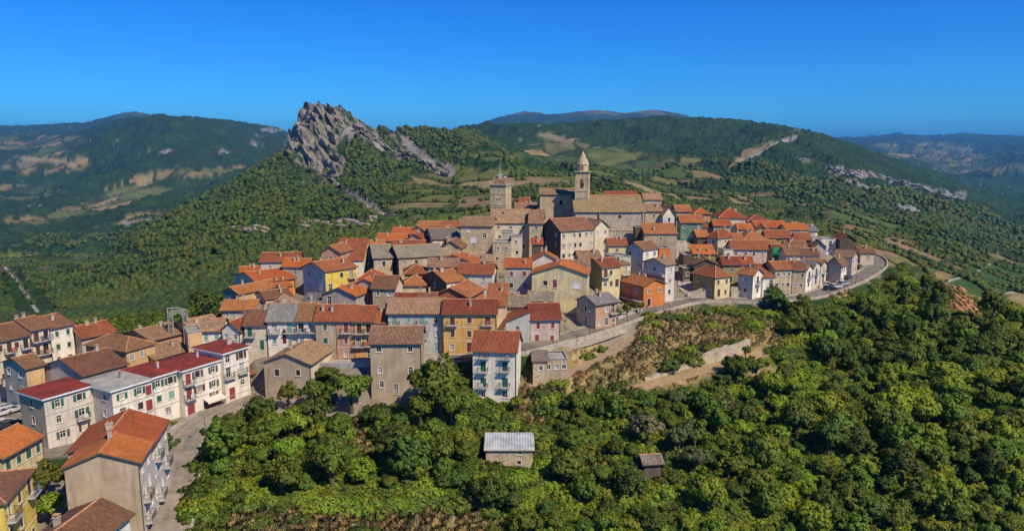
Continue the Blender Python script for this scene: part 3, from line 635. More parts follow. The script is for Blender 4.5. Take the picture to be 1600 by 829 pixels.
for px, D, z in [
    (650, 134, -54), (550, 126, -53.6), (450, 122, -53.2), (350, 116, -53), (325, 100, -53.5), (400, 96, -55), (450, 105, -54.5), (600, 105, -57), (700, 105, -59), (480, 93, -58), (600, 92, -60), (700, 93, -62),
    (800, 120, -57.8), (780, 127, -57), (900, 130, -56.5), (1000, 138, -56.5), (1100, 143, -56.5), (1200, 150, -56.5), (1300, 160, -57), (1400, 170, -57.5), (1500, 175, -57.5), (1600, 180, -57.5), (800, 105, -62), (900, 104, -64),
    (1000, 108, -66), (1200, 112, -67), (1400, 118, -67.5), (1600, 120, -67), (1800, 120, -68), (1900, 180, -60), (1300, 188, -51.5), (1400, 205, -50.5), (1500, 205, -53.5), (1600, 205, -55.5), (1440, 237, -46), (1500, 230, -50.5),
    (1560, 235, -54), (1392, 240, -44), (1620, 240, -59), (-100, 60, -52.5), (100, 60, -52.5), (300, 60, -53), (300, 80, -53), (600, 65, -76), (1000, 65, -86), (1500, 65, -88), (1900, 70, -88), (1450, 300, -66), (1550, 300, -76),
    (1700, 250, -72), (1900, 300, -90), (1000, 165, -46.2), (1060, 172, -46), (1120, 182, -45.8), (1180, 182, -46.8), (1210, 190, -47), (1240, 193, -47.5), (905, 161, -44.7), (860, 155, -45.3), (850, 149, -48.5), (800, 142, -52.8),
    (700, 141, -53), (660, 141, -53.2), (830, 138, -54), (900, 145, -53), (1000, 146.5, -53.2), (1100, 152, -53), (1180, 160, -52), (600, 150, -47.5), (700, 151, -47), (500, 152, -47), (20, 140, -52), (-60, 130, -52), (20, 110, -52), (-60, 90, -52.5),
    (130, 110, -52), (200, 118, -52.3), (70, 98, -52.3), (-100, 170, -52), (240, 128, -52.2), (890, 160, -44.6), (1100, 168, -47.2), (1180, 178, -47.2), (1050, 162, -48.2), (850, 262, -34), (950, 262, -34), (1050, 262, -34), (900, 245, -33.5), (960, 238, -33.5), (785, 256, -31)]:
    zz = z + ZC
    ctrl.append((Xat(px, D, zz), D, zz))

# far country: for each picture column a profile of (depth, picture row)
FAR = {
 -500: [(300, 500), (550, 450), (700, 435), (900, 420), (1300, 395), (2500, 330), (5500, 240), (6500, 225), (7500, 215), (11000, 205)],
 0:    [(280, 500), (550, 450), (700, 434), (900, 418), (1300, 398), (2500, 330), (5000, 240), (6300, 222), (7500, 212), (10500, 199)],
 60:   [(270, 500), (520, 452), (660, 436), (900, 416), (1300, 398), (2500, 328), (5000, 232), (6300, 220), (7500, 210), (10000, 197)],
 130:  [(260, 495), (500, 448), (640, 425), (850, 408), (1300, 396), (2500, 322), (5000, 214), (6300, 212), (7500, 206), (9500, 191)],
 200:  [(250, 490), (450, 445), (640, 395), (800, 372), (1300, 385), (2500, 312), (5000, 190), (6000, 200), (7500, 195), (9500, 176.5)],
 240:  [(250, 488), (450, 430), (660, 375), (850, 352), (1350, 378), (2500, 306), (5000, 184), (6000, 205), (7500, 205), (9500, 179)],
 300:  [(245, 485), (450, 410), (700, 350), (900, 326), (1500, 365), (2500, 300), (5000, 181), (6500, 215), (7500, 215), (9500, 200)],
 360:  [(245, 478), (450, 395), (760, 320), (1020, 292), (1550, 350), (2600, 290), (5000, 189), (6500, 230), (7500, 230), (9500, 210)],
 400:  [(245, 470), (450, 385), (850, 300), (1150, 266), (1600, 330), (2800, 285), (5000, 196), (6500, 240), (7500, 240), (9500, 216)],
 430:  [(245, 462), (450, 378), (950, 285), (1220, 250), (1650, 320), (2800, 285), (4900, 201), (6500, 240), (7500, 240), (9500, 220)],
 450:  [(245, 455), (450, 372), (1000, 282), (1260, 238), (1700, 300), (2800, 285), (4800, 208), (6500, 240), (7500, 240), (9500, 225)],
 462:  [(245, 452), (450, 368), (1040, 280), (1270, 214), (1700, 280), (2800, 280), (4600, 215), (6500, 240), (7500, 240), (9500, 225)],
 480:  [(245, 448), (450, 365), (1060, 285), (1290, 188), (1700, 250), (2800, 270), (4500, 225), (6500, 240), (7500, 240), (9500, 225)],
 500:  [(245, 443), (450, 362), (1060, 285), (1300, 164), (1700, 240), (2800, 260), (4500, 230), (6500, 240), (7500, 240), (9500, 225)],
 518:  [(245, 438), (450, 358), (1060, 282), (1310, 174), (1750, 235), (2800, 250), (4500, 235), (6500, 240), (7500, 240), (9500, 225)],
 533:  [(248, 433), (450, 355), (1060, 275), (1320, 167), (1750, 235), (2800, 245), (4500, 235), (6500, 240), (7500, 240), (9500, 225)],
 552:  [(250, 425), (450, 350), (1030, 270), (1330, 182), (1800, 232), (2800, 242), (4500, 235), (6500, 240), (7500, 240), (9500, 225)],
 580:  [(255, 408), (450, 345), (980, 268), (1340, 197), (1900, 225), (2800, 235), (4000, 235), (6500, 240), (7500, 240), (9500, 225)],
 600:  [(258, 398), (450, 341), (950, 266), (1350, 202), (1950, 226), (2800, 232), (4000, 235), (6500, 240), (7500, 240), (9500, 225)],
 640:  [(270, 385), (450, 334), (900, 272), (1400, 207), (2050, 226), (2900, 226), (4000, 212), (6500, 238), (7500, 240), (9500, 215)],
 700:  [(290, 368), (480, 325), (850, 285), (1500, 212), (2200, 226), (3000, 225), (4000, 211), (6500, 230), (7500, 230), (9500, 206)],
 740:  [(300, 362), (480, 320), (820, 288), (1600, 216), (2200, 222), (3000, 212), (3800, 208), (6500, 230), (7500, 230), (9500, 196)],
 780:  [(310, 354), (460, 317), (760, 290), (1400, 235), (1900, 236), (2400, 222), (3200, 200), (4500, 222), (7000, 225), (9500, 182)],
 820:  [(320, 348), (450, 314), (720, 290), (1200, 262), (1700, 250), (2200, 233), (3200, 198), (4500, 224), (7000, 225), (9500, 175.5)],
 860:  [(320, 345), (460, 308), (720, 288), (1200, 264), (1700, 250), (2300, 228), (3200, 195), (4500, 228), (7000, 225), (9500, 180)],
 930:  [(320, 345), (500, 305), (750, 285), (1200, 266), (1700, 250), (2300, 225), (3200, 191), (4500, 230), (7000, 225), (9500, 173.5)],
 980:  [(330, 342), (500, 315), (780, 292), (1200, 272), (1700, 254), (2300, 225), (3100, 190), (4500, 230), (7000, 225), (9500, 177)],
 1030: [(340, 338), (500, 325), (800, 303), (1200, 282), (1700, 256), (2300, 226), (3000, 189), (4500, 230), (7000, 225), (9500, 172)],
 1070: [(340, 336), (500, 325), (780, 308), (1200, 284), (1700, 256), (2250, 228), (2950, 187), (4500, 232), (7000, 225), (9500, 182)],
 1130: [(340, 335), (500, 326), (750, 312), (1200, 286), (1700, 254), (2200, 230), (2850, 191), (4500, 235), (7000, 225), (9800, 194)],
 1200: [(340, 345), (480, 340), (700, 330), (1100, 300), (1500, 270), (2000, 235), (2700, 197), (4500, 240), (7500, 228), (12000, 206)],
 1260: [(340, 355), (480, 347), (700, 333), (1050, 306), (1450, 278), (1950, 242), (2600, 207), (4500, 250), (8000, 230), (13000, 214)],
 1300: [(340, 364), (480, 354), (700, 337), (1000, 315), (1400, 285), (1900, 252), (2500, 218), (4500, 262), (8000, 232), (13500, 218)],
 1350: [(340, 382), (460, 368), (670, 348), (970, 328), (1350, 298), (1800, 268), (2400, 236), (4800, 265), (7500, 238), (14000, 216)],
 1400: [(340, 402), (450, 387), (650, 362), (950, 342), (1300, 312), (1700, 287), (2300, 261), (5000, 265), (7500, 240), (14000, 209.5)],
 1450: [(340, 422), (450, 403), (650, 374), (950, 352), (1300, 325), (1700, 302), (2250, 281), (4800, 274), (7500, 246), (14000, 213)],
 1500: [(340, 440), (450, 420), (650, 386), (950, 362), (1300, 338), (1700, 318), (2200, 302), (4500, 288), (7500, 250), (14000, 208.5)],
 1560: [(335, 462), (450, 438), (650, 402), (950, 376), (1300, 354), (1700, 338), (2200, 325), (4000, 296), (7000, 247), (14000, 212)],
 1600: [(330, 478), (450, 450), (650, 414), (950, 387), (1300, 367), (1700, 353), (2200, 342), (4000, 300), (7000, 242), (14000, 215)],
 2000: [(330, 500), (450, 470), (650, 440), (950, 410), (1300, 390), (1700, 370), (2200, 350), (4000, 280), (7000, 235), (14000, 213)],
}
fk = sorted(FAR)
NL = 10
fD = np.array([[p[0] for p in FAR[k]] for k in fk], float)
fZ = np.array([[-tdep(p[1]) * p[0] for p in FAR[k]] for k in fk], float)
cpx = np.array(fk, float)
ca = (cpx - 800) / FPX / (CP + 0.165 * SP)     # x / Y of each column
# the mesh grid: columns of constant x/Y, rows of growing Y
A_in = np.arange(-0.80, 0.8001, 0.00235)
A_out = np.concatenate([-(0.80 + np.cumsum(np.linspace(0.004, 0.12, 26)))[::-1], A_in, 0.80 + np.cumsum(np.linspace(0.004, 0.12, 26))])
AG = A_out
LY = np.concatenate([np.arange(math.log(30), math.log(85), 0.03), np.arange(math.log(85), math.log(420), 0.0072), np.arange(math.log(420), math.log(16000), 0.0098), np.arange(math.log(16000), math.log(60000), 0.05)])
YG = np.exp(LY)
NA, NY = len(AG), len(YG)
GA, GY = np.meshgrid(AG, YG)                    # [row, col]
GX = GA * GY
def pchip_cols(lx, z, q):
    """monotone cubic per column: lx,z [K, C]; q [N] -> [N, C]"""
    h = np.diff(lx, axis=0); dl = np.diff(z, axis=0) / h
    m = np.zeros_like(z)
    w1 = 2 * h[1:] + h[:-1]; w2 = h[1:] + 2 * h[:-1]
    with np.errstate(divide='ignore', invalid='ignore'):
        hm = (w1 + w2) / (w1 / dl[:-1] + w2 / dl[1:])
    m[1:-1] = np.where(dl[:-1] * dl[1:] > 0, hm, 0)
    m[0] = dl[0]; m[-1] = dl[-1]
    out = np.zeros((len(q), z.shape[1]))
    for k in range(len(lx) - 1):
        t = (q[:, None] - lx[k][None]) / h[k][None]
        tt = np.clip(t, 0, 1)
        val = (2 * tt ** 3 - 3 * tt ** 2 + 1) * z[k] + (tt ** 3 - 2 * tt ** 2 + tt) * h[k] * m[k] + (-2 * tt ** 3 + 3 * tt ** 2) * z[k + 1] + (tt ** 3 - tt ** 2) * h[k] * m[k + 1]
        if k == 0: out = np.where(t < 0, z[0] + m[0] * (q[:, None] - lx[0][None]), out)
        out = np.where((t >= 0) & (t <= 1), val, out)
    out = np.where(q[:, None] > lx[-1][None], z[-1] - 0.06 * (np.exp(q)[:, None] - np.exp(lx[-1])[None]), out)
    return out
lDc = np.stack([np.interp(AG, ca, np.log(fD[:, k])) for k in range(NL)])
Zc = np.stack([np.interp(AG, ca, fZ[:, k]) for k in range(NL)])
farz = pchip_cols(lDc, Zc, LY)
farz = np.maximum(farz, -900)
# how far from a crest layer (for noise damping)
lay = np.zeros((NY, NA))
for k in (3, 6, 9):
    lay = np.maximum(lay, np.exp(-((LY[:, None] - lDc[k][None]) / (0.09 if k != 9 else .1)) ** 2))
def ridged(x, y, s, o=4): return 1 - np.abs(fbm(x, y, s, o)) * 2.2
wfar = sst(500, 1500, GY); wvf = sst(1800, 4500, GY)
nz = (ridged(GX / 1500 + 3.1, GY / 2300 + 1.7, 3) - 0.6) * 150 * wvf + (ridged(GX / 420, GY / 560, 9) - 0.6) * 42 * wfar + fbm(GX / 130, GY / 150, 21, 3) * 12 * sst(350, 900, GY)
nz = nz * (1 - 0.75 * lay)
farz = farz + nz
# near country through the control points
acols = np.where((AG > -1.2) & (AG < 1.2))[0][::14]
for j in acols:
    for k in (0, 1):
        Yk = math.exp(lDc[k, j]); ctrl.append((AG[j] * Yk, Yk, Zc[k, j] + ZC))
        if k == 0:
            Ym = Yk * 1.22; ctrl.append((AG[j] * Ym, Ym, np.interp(math.log(Ym), lDc[:, j], Zc[:, j]) + ZC))
C3 = np.array(ctrl)
def phi(d2): return np.sqrt(d2 + 4.0 ** 2)
dd2 = ((C3[:, None, :2] - C3[None, :, :2]) ** 2).sum(-1)
Kmat = phi(dd2) - np.eye(len(C3)) * 0.9
cmean = C3[:, 2].mean()
wts = np.linalg.solve(Kmat, C3[:, 2] - cmean)
nr = int(np.searchsorted(YG, 520))
nearz = farz + ZC
q2 = np.stack([GX[:nr].ravel(), GY[:nr].ravel()], 1)
nz2 = np.zeros(len(q2))
for i in range(0, len(q2), 20000):
    s = q2[i:i + 20000]
    nz2[i:i + 20000] = phi(((s[:, None, :] - C3[None, :, :2]) ** 2).sum(-1)) @ wts + cmean
nz2 = nz2.reshape(nr, NA)
Ystart = np.exp(lDc[0])[None]
bl = sst(1.15, 1.55, GY[:nr] / Ystart)
bl = np.maximum(bl, sst(0.95, 1.3, np.abs(GA[:nr])) * sst(200, 400, GY[:nr]))
HZ = farz + ZC
HZ[:nr] = nz2 * (1 - bl) + HZ[:nr] * bl
HZ[:nr] += np.clip(fbm(GX[:nr] / 22, GY[:nr] / 22, 5, 4), -1, 1) * 0.9
# flatten along roads and paths
def line_dist(ln, X, Y):
    best = np.full(X.shape, 1e9); zz = np.zeros(X.shape)
    for a, b in zip(ln[:-1], ln[1:]):
        d = b[:2] - a[:2]; L2 = (d ** 2).sum() + 1e-9
        t = np.clip(((X - a[0]) * d[0] + (Y - a[1]) * d[1]) / L2, 0, 1)
        ds = np.hypot(X - a[0] - t * d[0], Y - a[1] - t * d[1])
        m = ds < best
        best = np.where(m, ds, best); zz = np.where(m, a[2] + t * (b[2] - a[2]), zz)
    return best, zz
nr2 = int(np.searchsorted(YG, 330))
near_xy = (GX[:nr2], GY[:nr2])
LD = {}
wall_keep = 1.0
for k, (ln, hw) in LINES.items():
    x0, x1 = ln[:, 0].min() - 14, ln[:, 0].max() + 14; y0, y1 = ln[:, 1].min() - 14, ln[:, 1].max() + 14
    m = (near_xy[0] > x0) & (near_xy[0] < x1) & (near_xy[1] > y0) & (near_xy[1] < y1)
    dist = np.full(near_xy[0].shape, 1e3); zz = np.zeros(near_xy[0].shape)
    dd_, zq = line_dist(ln[::2] if len(ln) > 30 else ln, near_xy[0][m], near_xy[1][m])
    dist[m] = dd_; zz[m] = zq
    LD[k] = dist
    wgt = 1 - sst(hw + 0.8, hw + (5.2 if k == 'up' else 3.2), dist)
    HZ[:nr2] = HZ[:nr2] * (1 - wgt) + (zz - 0.12) * wgt
HROW = np.arange(NY, dtype=float); HCOL = np.arange(NA, dtype=float)
def ground(x, y):
    x = np.asarray(x, float); y = np.asarray(y, float)
    r = np.interp(np.log(np.maximum(y, 30.1)), LY, HROW); c = np.interp(x / np.maximum(y, 30.1), AG, HCOL)
    r0 = np.clip(r.astype(int), 0, NY - 2); c0 = np.clip(c.astype(int), 0, NA - 2)
    fr, fc = r - r0, c - c0
    return (HZ[r0, c0] * (1 - fc) + HZ[r0, c0 + 1] * fc) * (1 - fr) + (HZ[r0 + 1, c0] * (1 - fc) + HZ[r0 + 1, c0 + 1] * fc) * fr
RY = np.exp(np.linspace(math.log(60), math.log(15000), 5000))
def hit(px, py, ymin=60):
    dx, dy = (px - 800) / FPX, (py - 414.5) / FPX
    s = RY / (CP - dy * SP)
    x = dx * s; z = ZC - (SP + dy * CP) * s
    g = ground(x, RY)
    b = np.where((g >= z) & (RY > ymin))[0]
    if len(b) == 0: return None
    i = b[0]
    return Vector((float(x[i]), float(RY[i]), float(g[i])))

# ---- ground colour, decided by what grows or lies there
PX, PY = pix(GX, GY, HZ)
colr = np.zeros((NY, NA, 3)); 
def lerp(a, b, t): return a * (1 - t[..., None]) + np.array(b) * t[..., None]
def ell(cx, cy, rx, ry, ang=0.0, soft=0.35):
    ca_, sa_ = math.cos(R(ang)), math.sin(R(ang))
    X, Y = PX - cx, PY - cy
    u, v = (X * ca_ + Y * sa_) / rx, (-X * sa_ + Y * ca_) / ry
    return 1 - sst(1 - soft, 1 + soft, np.hypot(u, v) + 0.35 * fbm(GX / (GY * .05), LY[:, None] * 20 + 0 * GX, 77, 3))
f1 = fbm(GX / 60, GY / 60, 31, 4); f2 = fbm(GX / 300, GY / 300, 33, 4)
base = np.array([0.026, 0.060, 0.015])
colr[:] = base
colr = lerp(colr, (0.052, 0.095, 0.020), sst(-0.1, 0.5, f1) * .7)
colr = lerp(colr, (0.024, 0.046, 0.014), sst(0.0, 0.5, -f2) * .7)
# farmland
fieldm = np.zeros((NY, NA))
for e in [(40, 235, 60, 10), (70, 258, 60, 9), (30, 300, 45, 9), (40, 345, 30, 7), (215, 293, 75, 12, -18), (150, 322, 70, 9, -14), (215, 343, 40, 6, -6), (120, 412, 95, 11, -3), (30, 408, 40, 10), (330, 268, 50, 4, -8), (60, 220, 70, 7),
          (760, 300, 100, 24, 8), (850, 290, 100, 18, 6), (700, 322, 80, 26), (1000, 300, 60, 14), (915, 243, 90, 14, 4), (960, 262, 70, 12, -12), (870, 218, 30, 8, 12), (1075, 283, 50, 26), (1050, 255, 60, 8), (1010, 298, 35, 8),
          (1165, 243, 45, 6, -28), (1210, 322, 55, 14), (1280, 345, 70, 20), (1330, 355, 60, 16), (1240, 330, 60, 14), (1120, 318, 60, 12), (1385, 380, 45, 13), (1420, 400, 50, 14), (1280, 320, 40, 8), (1350, 395, 30, 14), (1500, 440, 60, 22, -10), (1560, 440, 60, 30), (1450, 235, 70, 9), (1420, 228, 50, 5), (1540, 262, 60, 7),
          (1500, 262, 40, 6), (1480, 245, 60, 6), (770, 245, 40, 6), (680, 300, 50, 18), (1130, 263, 30, 5), (1230, 355, 50, 12)]:
    fieldm = np.maximum(fieldm, ell(e[0], e[1], e[2] * 1.15, e[3] * 1.35, *(e[4:] or (0,)), 0.45))
fs = np.clip(GY / 14, 30, 420)[..., None][..., 0]
fs = np.where(GY < 700, 38., np.where(GY < 1500, 62., np.where(GY < 3600, 85., 125.)))
idv, bd = cells(GX / fs + 5, GY / (fs * 1.7) + 9, 41)
pal = np.array([(0.27, 0.21, 0.085), (0.34, 0.27, 0.12), (0.10, 0.135, 0.030), (0.20, 0.19, 0.06), (0.075, 0.115, 0.025), (0.15, 0.17, 0.04), (0.24, 0.20, 0.08), (0.05, 0.08, 0.02), (0.11, 0.14, 0.035)])
fcol = pal[(idv * 8.99).astype(int)]
fcol = fcol * (0.88 + 0.3 * fbm(GX / 15, GY / 15, 51, 2)[..., None])
hedge = 1 - sst(0.07, 0.15, bd + 0.05 * f1)
fcol = fcol * (1 - hedge[..., None]) + np.array([0.03, 0.052, 0.014]) * hedge[..., None]
fm = sst(0.35, 0.6, fieldm) * np.where(idv * 97 % 1 < 0.93, 1, 0.0) * (1 - 0.8 * sst(0.3, 0.45, fbm(GX / 110 + 7, GY / 150, 57, 4)))
colr = colr * (1 - fm[..., None]) + fcol * fm[..., None]
# named fields
for cx, cy, rx, ry, an, c in [(1307, 353, 36, 8, 0, (0.33, 0.20, 0.10)), (1385, 384, 46, 16, 8, (0.30, 0.20, 0.10)), (862, 288, 55, 9, 8, (0.30, 0.23, 0.12)), (800, 283, 30, 5, 8, (0.32, 0.23, 0.12)), (708, 333, 40, 9, -6, (0.10, 0.15, 0.03)),
                          (800, 300, 30, 6, 6, (0.045, 0.075, 0.03)), (735, 316, 32, 8, 0, (0.28, 0.20, 0.10)), (962, 252, 52, 4, -14, (0.16, 0.18, 0.05)), (885, 302, 30, 6, 0, (0.26, 0.20, 0.10)), (225, 302, 40, 7, -8, (0.14, 0.16, 0.045)),
                          (85, 416, 28, 4, -6, (0.10, 0.145, 0.04)), (130, 409, 30, 4, -4, (0.13, 0.17, 0.05)), (90, 426, 70, 2.5, -3, (0.33, 0.26, 0.15)), (1545, 440, 60, 24, 0, (0.055, 0.105, 0.03)), (215, 345, 36, 2.5, -6, (0.34, 0.26, 0.15)), (60, 249, 45, 4, 6, (0.33, 0.27, 0.13)),
                          (870, 216, 28, 5, 14, (0.27, 0.22, 0.13)), (1170, 243, 42, 3.5, -30, (0.32, 0.25, 0.13)), (1115, 330, 20, 5, 0, (0.20, 0.18, 0.13)), (1172, 326, 30, 7, 0, (0.22, 0.19, 0.13)), (950, 243, 40, 6, 0, (0.15, 0.17, 0.05))]:
    m = ell(cx, cy, rx, ry, an, 0.12); 
    colr = colr * (1 - m[..., None]) + np.array(c) * (0.9 + 0.25 * f1[..., None]) * m[..., None]
    fm = np.maximum(fm, m)
# bare rock and scree
rockm = np.zeros((NY, NA))
for e in [(500, 215, 46, 52, 35), (535, 200, 22, 36, 30), (575, 205, 14, 30, -35), (635, 225, 8, 45, -55), (655, 245, 6, 50, -58), (690, 262, 20, 12, 25), (560, 315, 40, 8, 28), (520, 350, 60, 4, 0), (395, 358, 34, 3, -3), (610, 240, 6, 40, -60), (790, 250, 10, 3, 0),
          (1330, 270, 42, 3.2, 10), (1400, 285, 40, 3, 14), (1460, 298, 34, 3, 12), (1500, 306, 12, 6, 0), (1420, 330, 20, 5, 18), (1180, 243, 20, 2.5, -28), (400, 225, 12, 4, 0), (425, 203, 18, 4, 0), (350, 238, 10, 3), (258, 237, 12, 3, -10), (600, 340, 14, 5), (1350, 290, 30, 2.5, 14)]:
    rockm = np.maximum(rockm, ell(*e, soft=0.5) if len(e) == 5 else ell(*e, 0, soft=0.5))
rk = fbm((GX + GY * .25) / 26, (GY) / 90, 61, 4)
sprinkle = sst(0.30, 0.42, fbm(GX / 45, GY / 60, 63, 4)) * sst(600, 1200, GY) * sst(0.0, 0.3, f2) * 0.8
rm = np.clip(sst(0.3, 0.7, rockm) * sst(-0.28, 0.02, rk) + sprinkle * .8, 0, 1)
rcol = np.array([0.32, 0.30, 0.27]) * (0.8 + 0.5 * f1[..., None])
colr = colr * (1 - rm[..., None]) + rcol * rm[..., None]
# bare summits far away
bare = sst(185, 172, PY) * sst(6000, 8000, GY) * sst(-.3, .2, f2) * (1 - sst(700, 780, PX) * (1 - sst(900, 950, PX)) * .5)
colr = lerp(colr, (0.25, 0.20, 0.14), bare * .8)
# pale roads in the valleys
for pts in [[(8, 418), (24, 440), (40, 462), (58, 486)], [(1478, 440), (1520, 428), (1550, 410)], [(1556, 462), (1600, 452)], [(1170, 250), (1215, 222), (1245, 214)], [(0, 424), (10, 428)]]:
    for a, b in zip(pts[:-1], pts[1:]):
        d = np.array(b, float) - a; t = np.clip(((PX - a[0]) * d[0] + (PY - a[1]) * d[1]) / (d @ d), 0, 1)
        ds = np.hypot(PX - a[0] - t * d[0], (PY - a[1] - t * d[1]))
        wd = 2.6 if a[0] < 60 and a[1] < 480 and a[0] > 5 else 1.3
        m = (1 - sst(wd * .7, wd * 1.3, ds)) * (GY > 300) * (GY < 4000)
        colr = lerp(colr, (0.42, 0.38, 0.32), m); fm = np.maximum(fm, m)
# dry slope, earth banks and paved town
town = np.zeros((NY, NA))
hc = np.array([[h['c'].x, h['c'].y] for h in HOUSES if not any(q in h['label'] for q in ('garden shed', 'wooden hut', 'abandoned', 'ruined', 'tall white house with four'))])
tn = np.full((nr2, NA), 99.0)
sel = (np.abs(GA[:nr2]) < .85) & (GY[:nr2] > 70)
sx, sy = GX[:nr2][sel], GY[:nr2][sel]
td = np.full(sx.shape, 99.0)
for i in range(len(hc)): td = np.minimum(td, np.hypot(sx - hc[i, 0] - 1, sy - hc[i, 1] - 4))
tn[sel] = td
town[:nr2] = 1 - sst(8, 11, tn + 3.0 * fbm(near_xy[0] / 5, near_xy[1] / 5, 13, 3))
town *= 1 - sst(0, 1, ell(930, 575, 110, 28, -17) + ell(835, 600, 30, 40) + ell(620, 655, 200, 14))
dry = np.zeros((NY, NA))
for e in [(900, 555, 60, 22, -18), (1010, 545, 110, 36, -22), (1090, 520, 85, 30, -10), (1180, 520, 40, 22), (1100, 575, 120, 16, -17), (830, 640, 30, 30), (1310, 458, 22, 8), (430, 816, 70, 26), (660, 816, 130, 24), (560, 830, 240, 26), (915, 725, 40, 12), (560, 690, 22, 40), (1503, 476, 30, 34), (1520, 522, 20, 16), (1200, 585, 40, 14), (870, 600, 60, 20), (1290, 600, 20, 10)]:
    dry = np.maximum(dry, ell(*e) if len(e) == 5 else ell(*e))
dry *= (GY < 330)
colr = lerp(colr, (0.42, 0.32, 0.14), dry * (0.55 + 0.45 * sst(-.3, .3, fbm(GX / 4, GY / 4, 71, 3))))
colr = lerp(colr, (0.30, 0.255, 0.19), town * (GY < 330) * .9)
glade = np.zeros((NY, NA))
for e in [(1262, 590, 74, 50, 25), (1215, 780, 62, 60, 0), (1540, 668, 70, 32, 10), (1420, 505, 32, 24, 30), (1340, 650, 36, 24, 0), (1460, 760, 60, 24, 10), (940, 692, 74, 20, 0), (860, 780, 50, 22, 0), (960, 630, 40, 12, 0), (1110, 634, 56, 20, 0), (1330, 790, 60, 22, 0), (620, 735, 100, 16, 8), (450, 664, 50, 12, 0), (340, 770, 30, 24, 0), (560, 700, 30, 20, 0), (1180, 690, 26, 30, 0), (1000, 770, 40, 20, 0)]: glade = np.maximum(glade, ell(*e, 0.3))
glade *= (GY < 330) * (1 - dry)
colr = lerp(colr, (0.10, 0.16, 0.022), glade)
pathm = np.zeros((NY, NA))
for k, c in (('track', (0.40, 0.29, 0.18)), ('terr', (0.46, 0.33, 0.17))):
    m = np.zeros((NY, NA)); m[:nr2] = 1 - sst(LINES[k][1] * .7, LINES[k][1] * 1.3, LD[k] + 0.5 * fbm(near_xy[0] / 2, near_xy[1] / 2, 3, 3))
    colr = lerp(colr, c, m)
    pathm = np.maximum(pathm, m)
forest = np.clip(1 - fm - rm * .85 - dry - town - pathm - bare, 0, 1)
# woodland canopy relief on the far slopes, as real bumps
cb1, cd1 = cells(GX / 11.0, GY / 14.0, 81)
hump = (0.5 - 0.5 * np.cos(np.clip(cd1 * 2.2, 0, 1) * np.pi))
canopy = hump * (3.0 + 3.5 * cb1) * sst(330, 520, GY)
canopy2 = (fbm(GX / 60, GY / 80, 83, 3)) * 14 * sst(1100, 1800, GY)
HZ += (canopy + canopy2) * forest
HZ += rm * sst(500, 900, GY) * np.abs(fbm((GX + GY * .2) / 22, GY / 60, 91, 3)) * 14 * sst(0.2, .6, rockm) * (PX > 750)

t = NT("ground_cover")
att = t.n("ShaderNodeAttribute", _attribute_name='land')
fo = t.n("ShaderNodeAttribute", _attribute_name='wood')
p = t.pos()
n1 = t.noise(p, 0.9, 6, 0.65); n2 = t.noise(p, 0.09, 6, 0.6); n3 = t.noise(p, 0.012, 4, 0.6)
c = t.mix(t.ramp(n1, 0.3, 0.7), att.outputs['Color'], t.hsv(att.outputs['Color'], 0.5, 1.0, 0.6))
c = t.mix(t.math('MULTIPLY', t.ramp(n2, 0.45, 0.7), 0.5), c, t.hsv(c, 0.475, 1.1, 1.45))
c = t.mix(t.math('MULTIPLY', t.ramp(n2, 0.42, 0.25), 0.6), c, t.hsv(c, 0.52, 1.0, 0.55))
c = t.mix(t.math('MULTIPLY', t.ramp(n3, 0.5, 0.75), 0.35), c, t.hsv(c, 0.48, 1.0, 1.35))
t.col(c)
vv = t.n("ShaderNodeTexVoronoi", Scale=0.115, Randomness=1.0); t.l(p, vv.inputs['Vector'])
vb = t.n("ShaderNodeTexVoronoi", Scale=0.045, Randomness=1.0); t.l(p, vb.inputs['Vector'])
hh = t.math('MULTIPLY', t.math('ADD', t.math('MULTIPLY', vv.outputs['Distance'], -1.0), t.math('MULTIPLY', vb.outputs['Distance'], -1.6)), fo.outputs['Fac'])
b1 = t.bump(hh, 7.0, 0.75)
b2 = t.bump(n1, 0.5, 0.5, b1)
t.nor(b2)
t.b.inputs['Specular IOR Level'].default_value = 0.1
M_GROUND = t.m
def terrain_object():
    co = np.stack([GX, GY, HZ], -1).reshape(-1, 3).astype(np.float32)
    idx = np.arange(NY * NA).reshape(NY, NA)
    q = np.stack([idx[:-1, :-1], idx[:-1, 1:], idx[1:, 1:], idx[1:, :-1]], -1).reshape(-1, 4)
    me = bpy.data.meshes.new("ground")
    me.vertices.add(len(co)); me.vertices.foreach_set('co', co.ravel())
    me.loops.add(q.size); me.loops.foreach_set('vertex_index', q.ravel().astype(np.int32))
    me.polygons.add(len(q)); me.polygons.foreach_set('loop_start', np.arange(0, q.size, 4, dtype=np.int32))
    me.polygons.foreach_set('loop_total', np.full(len(q), 4, dtype=np.int32))
    me.polygons.foreach_set('use_smooth', np.ones(len(q), dtype=bool))
    me.update(calc_edges=True)
    a = me.color_attributes.new('land', 'FLOAT_COLOR', 'POINT')
    cc = np.ones((NY * NA, 4), np.float32); cc[:, :3] = np.clip(colr, 0.004, 0.9).reshape(-1, 3)
    a.data.foreach_set('color', cc.ravel())
    w = me.attributes.new('wood', 'FLOAT', 'POINT')
    ww = (forest * sst(300, 600, GY)).astype(np.float32).ravel()
    w.data.foreach_set('value', ww)
    me.materials.append(M_GROUND)
    o = link("ground", me)
    tag(o, kind='structure')
terrain_object()

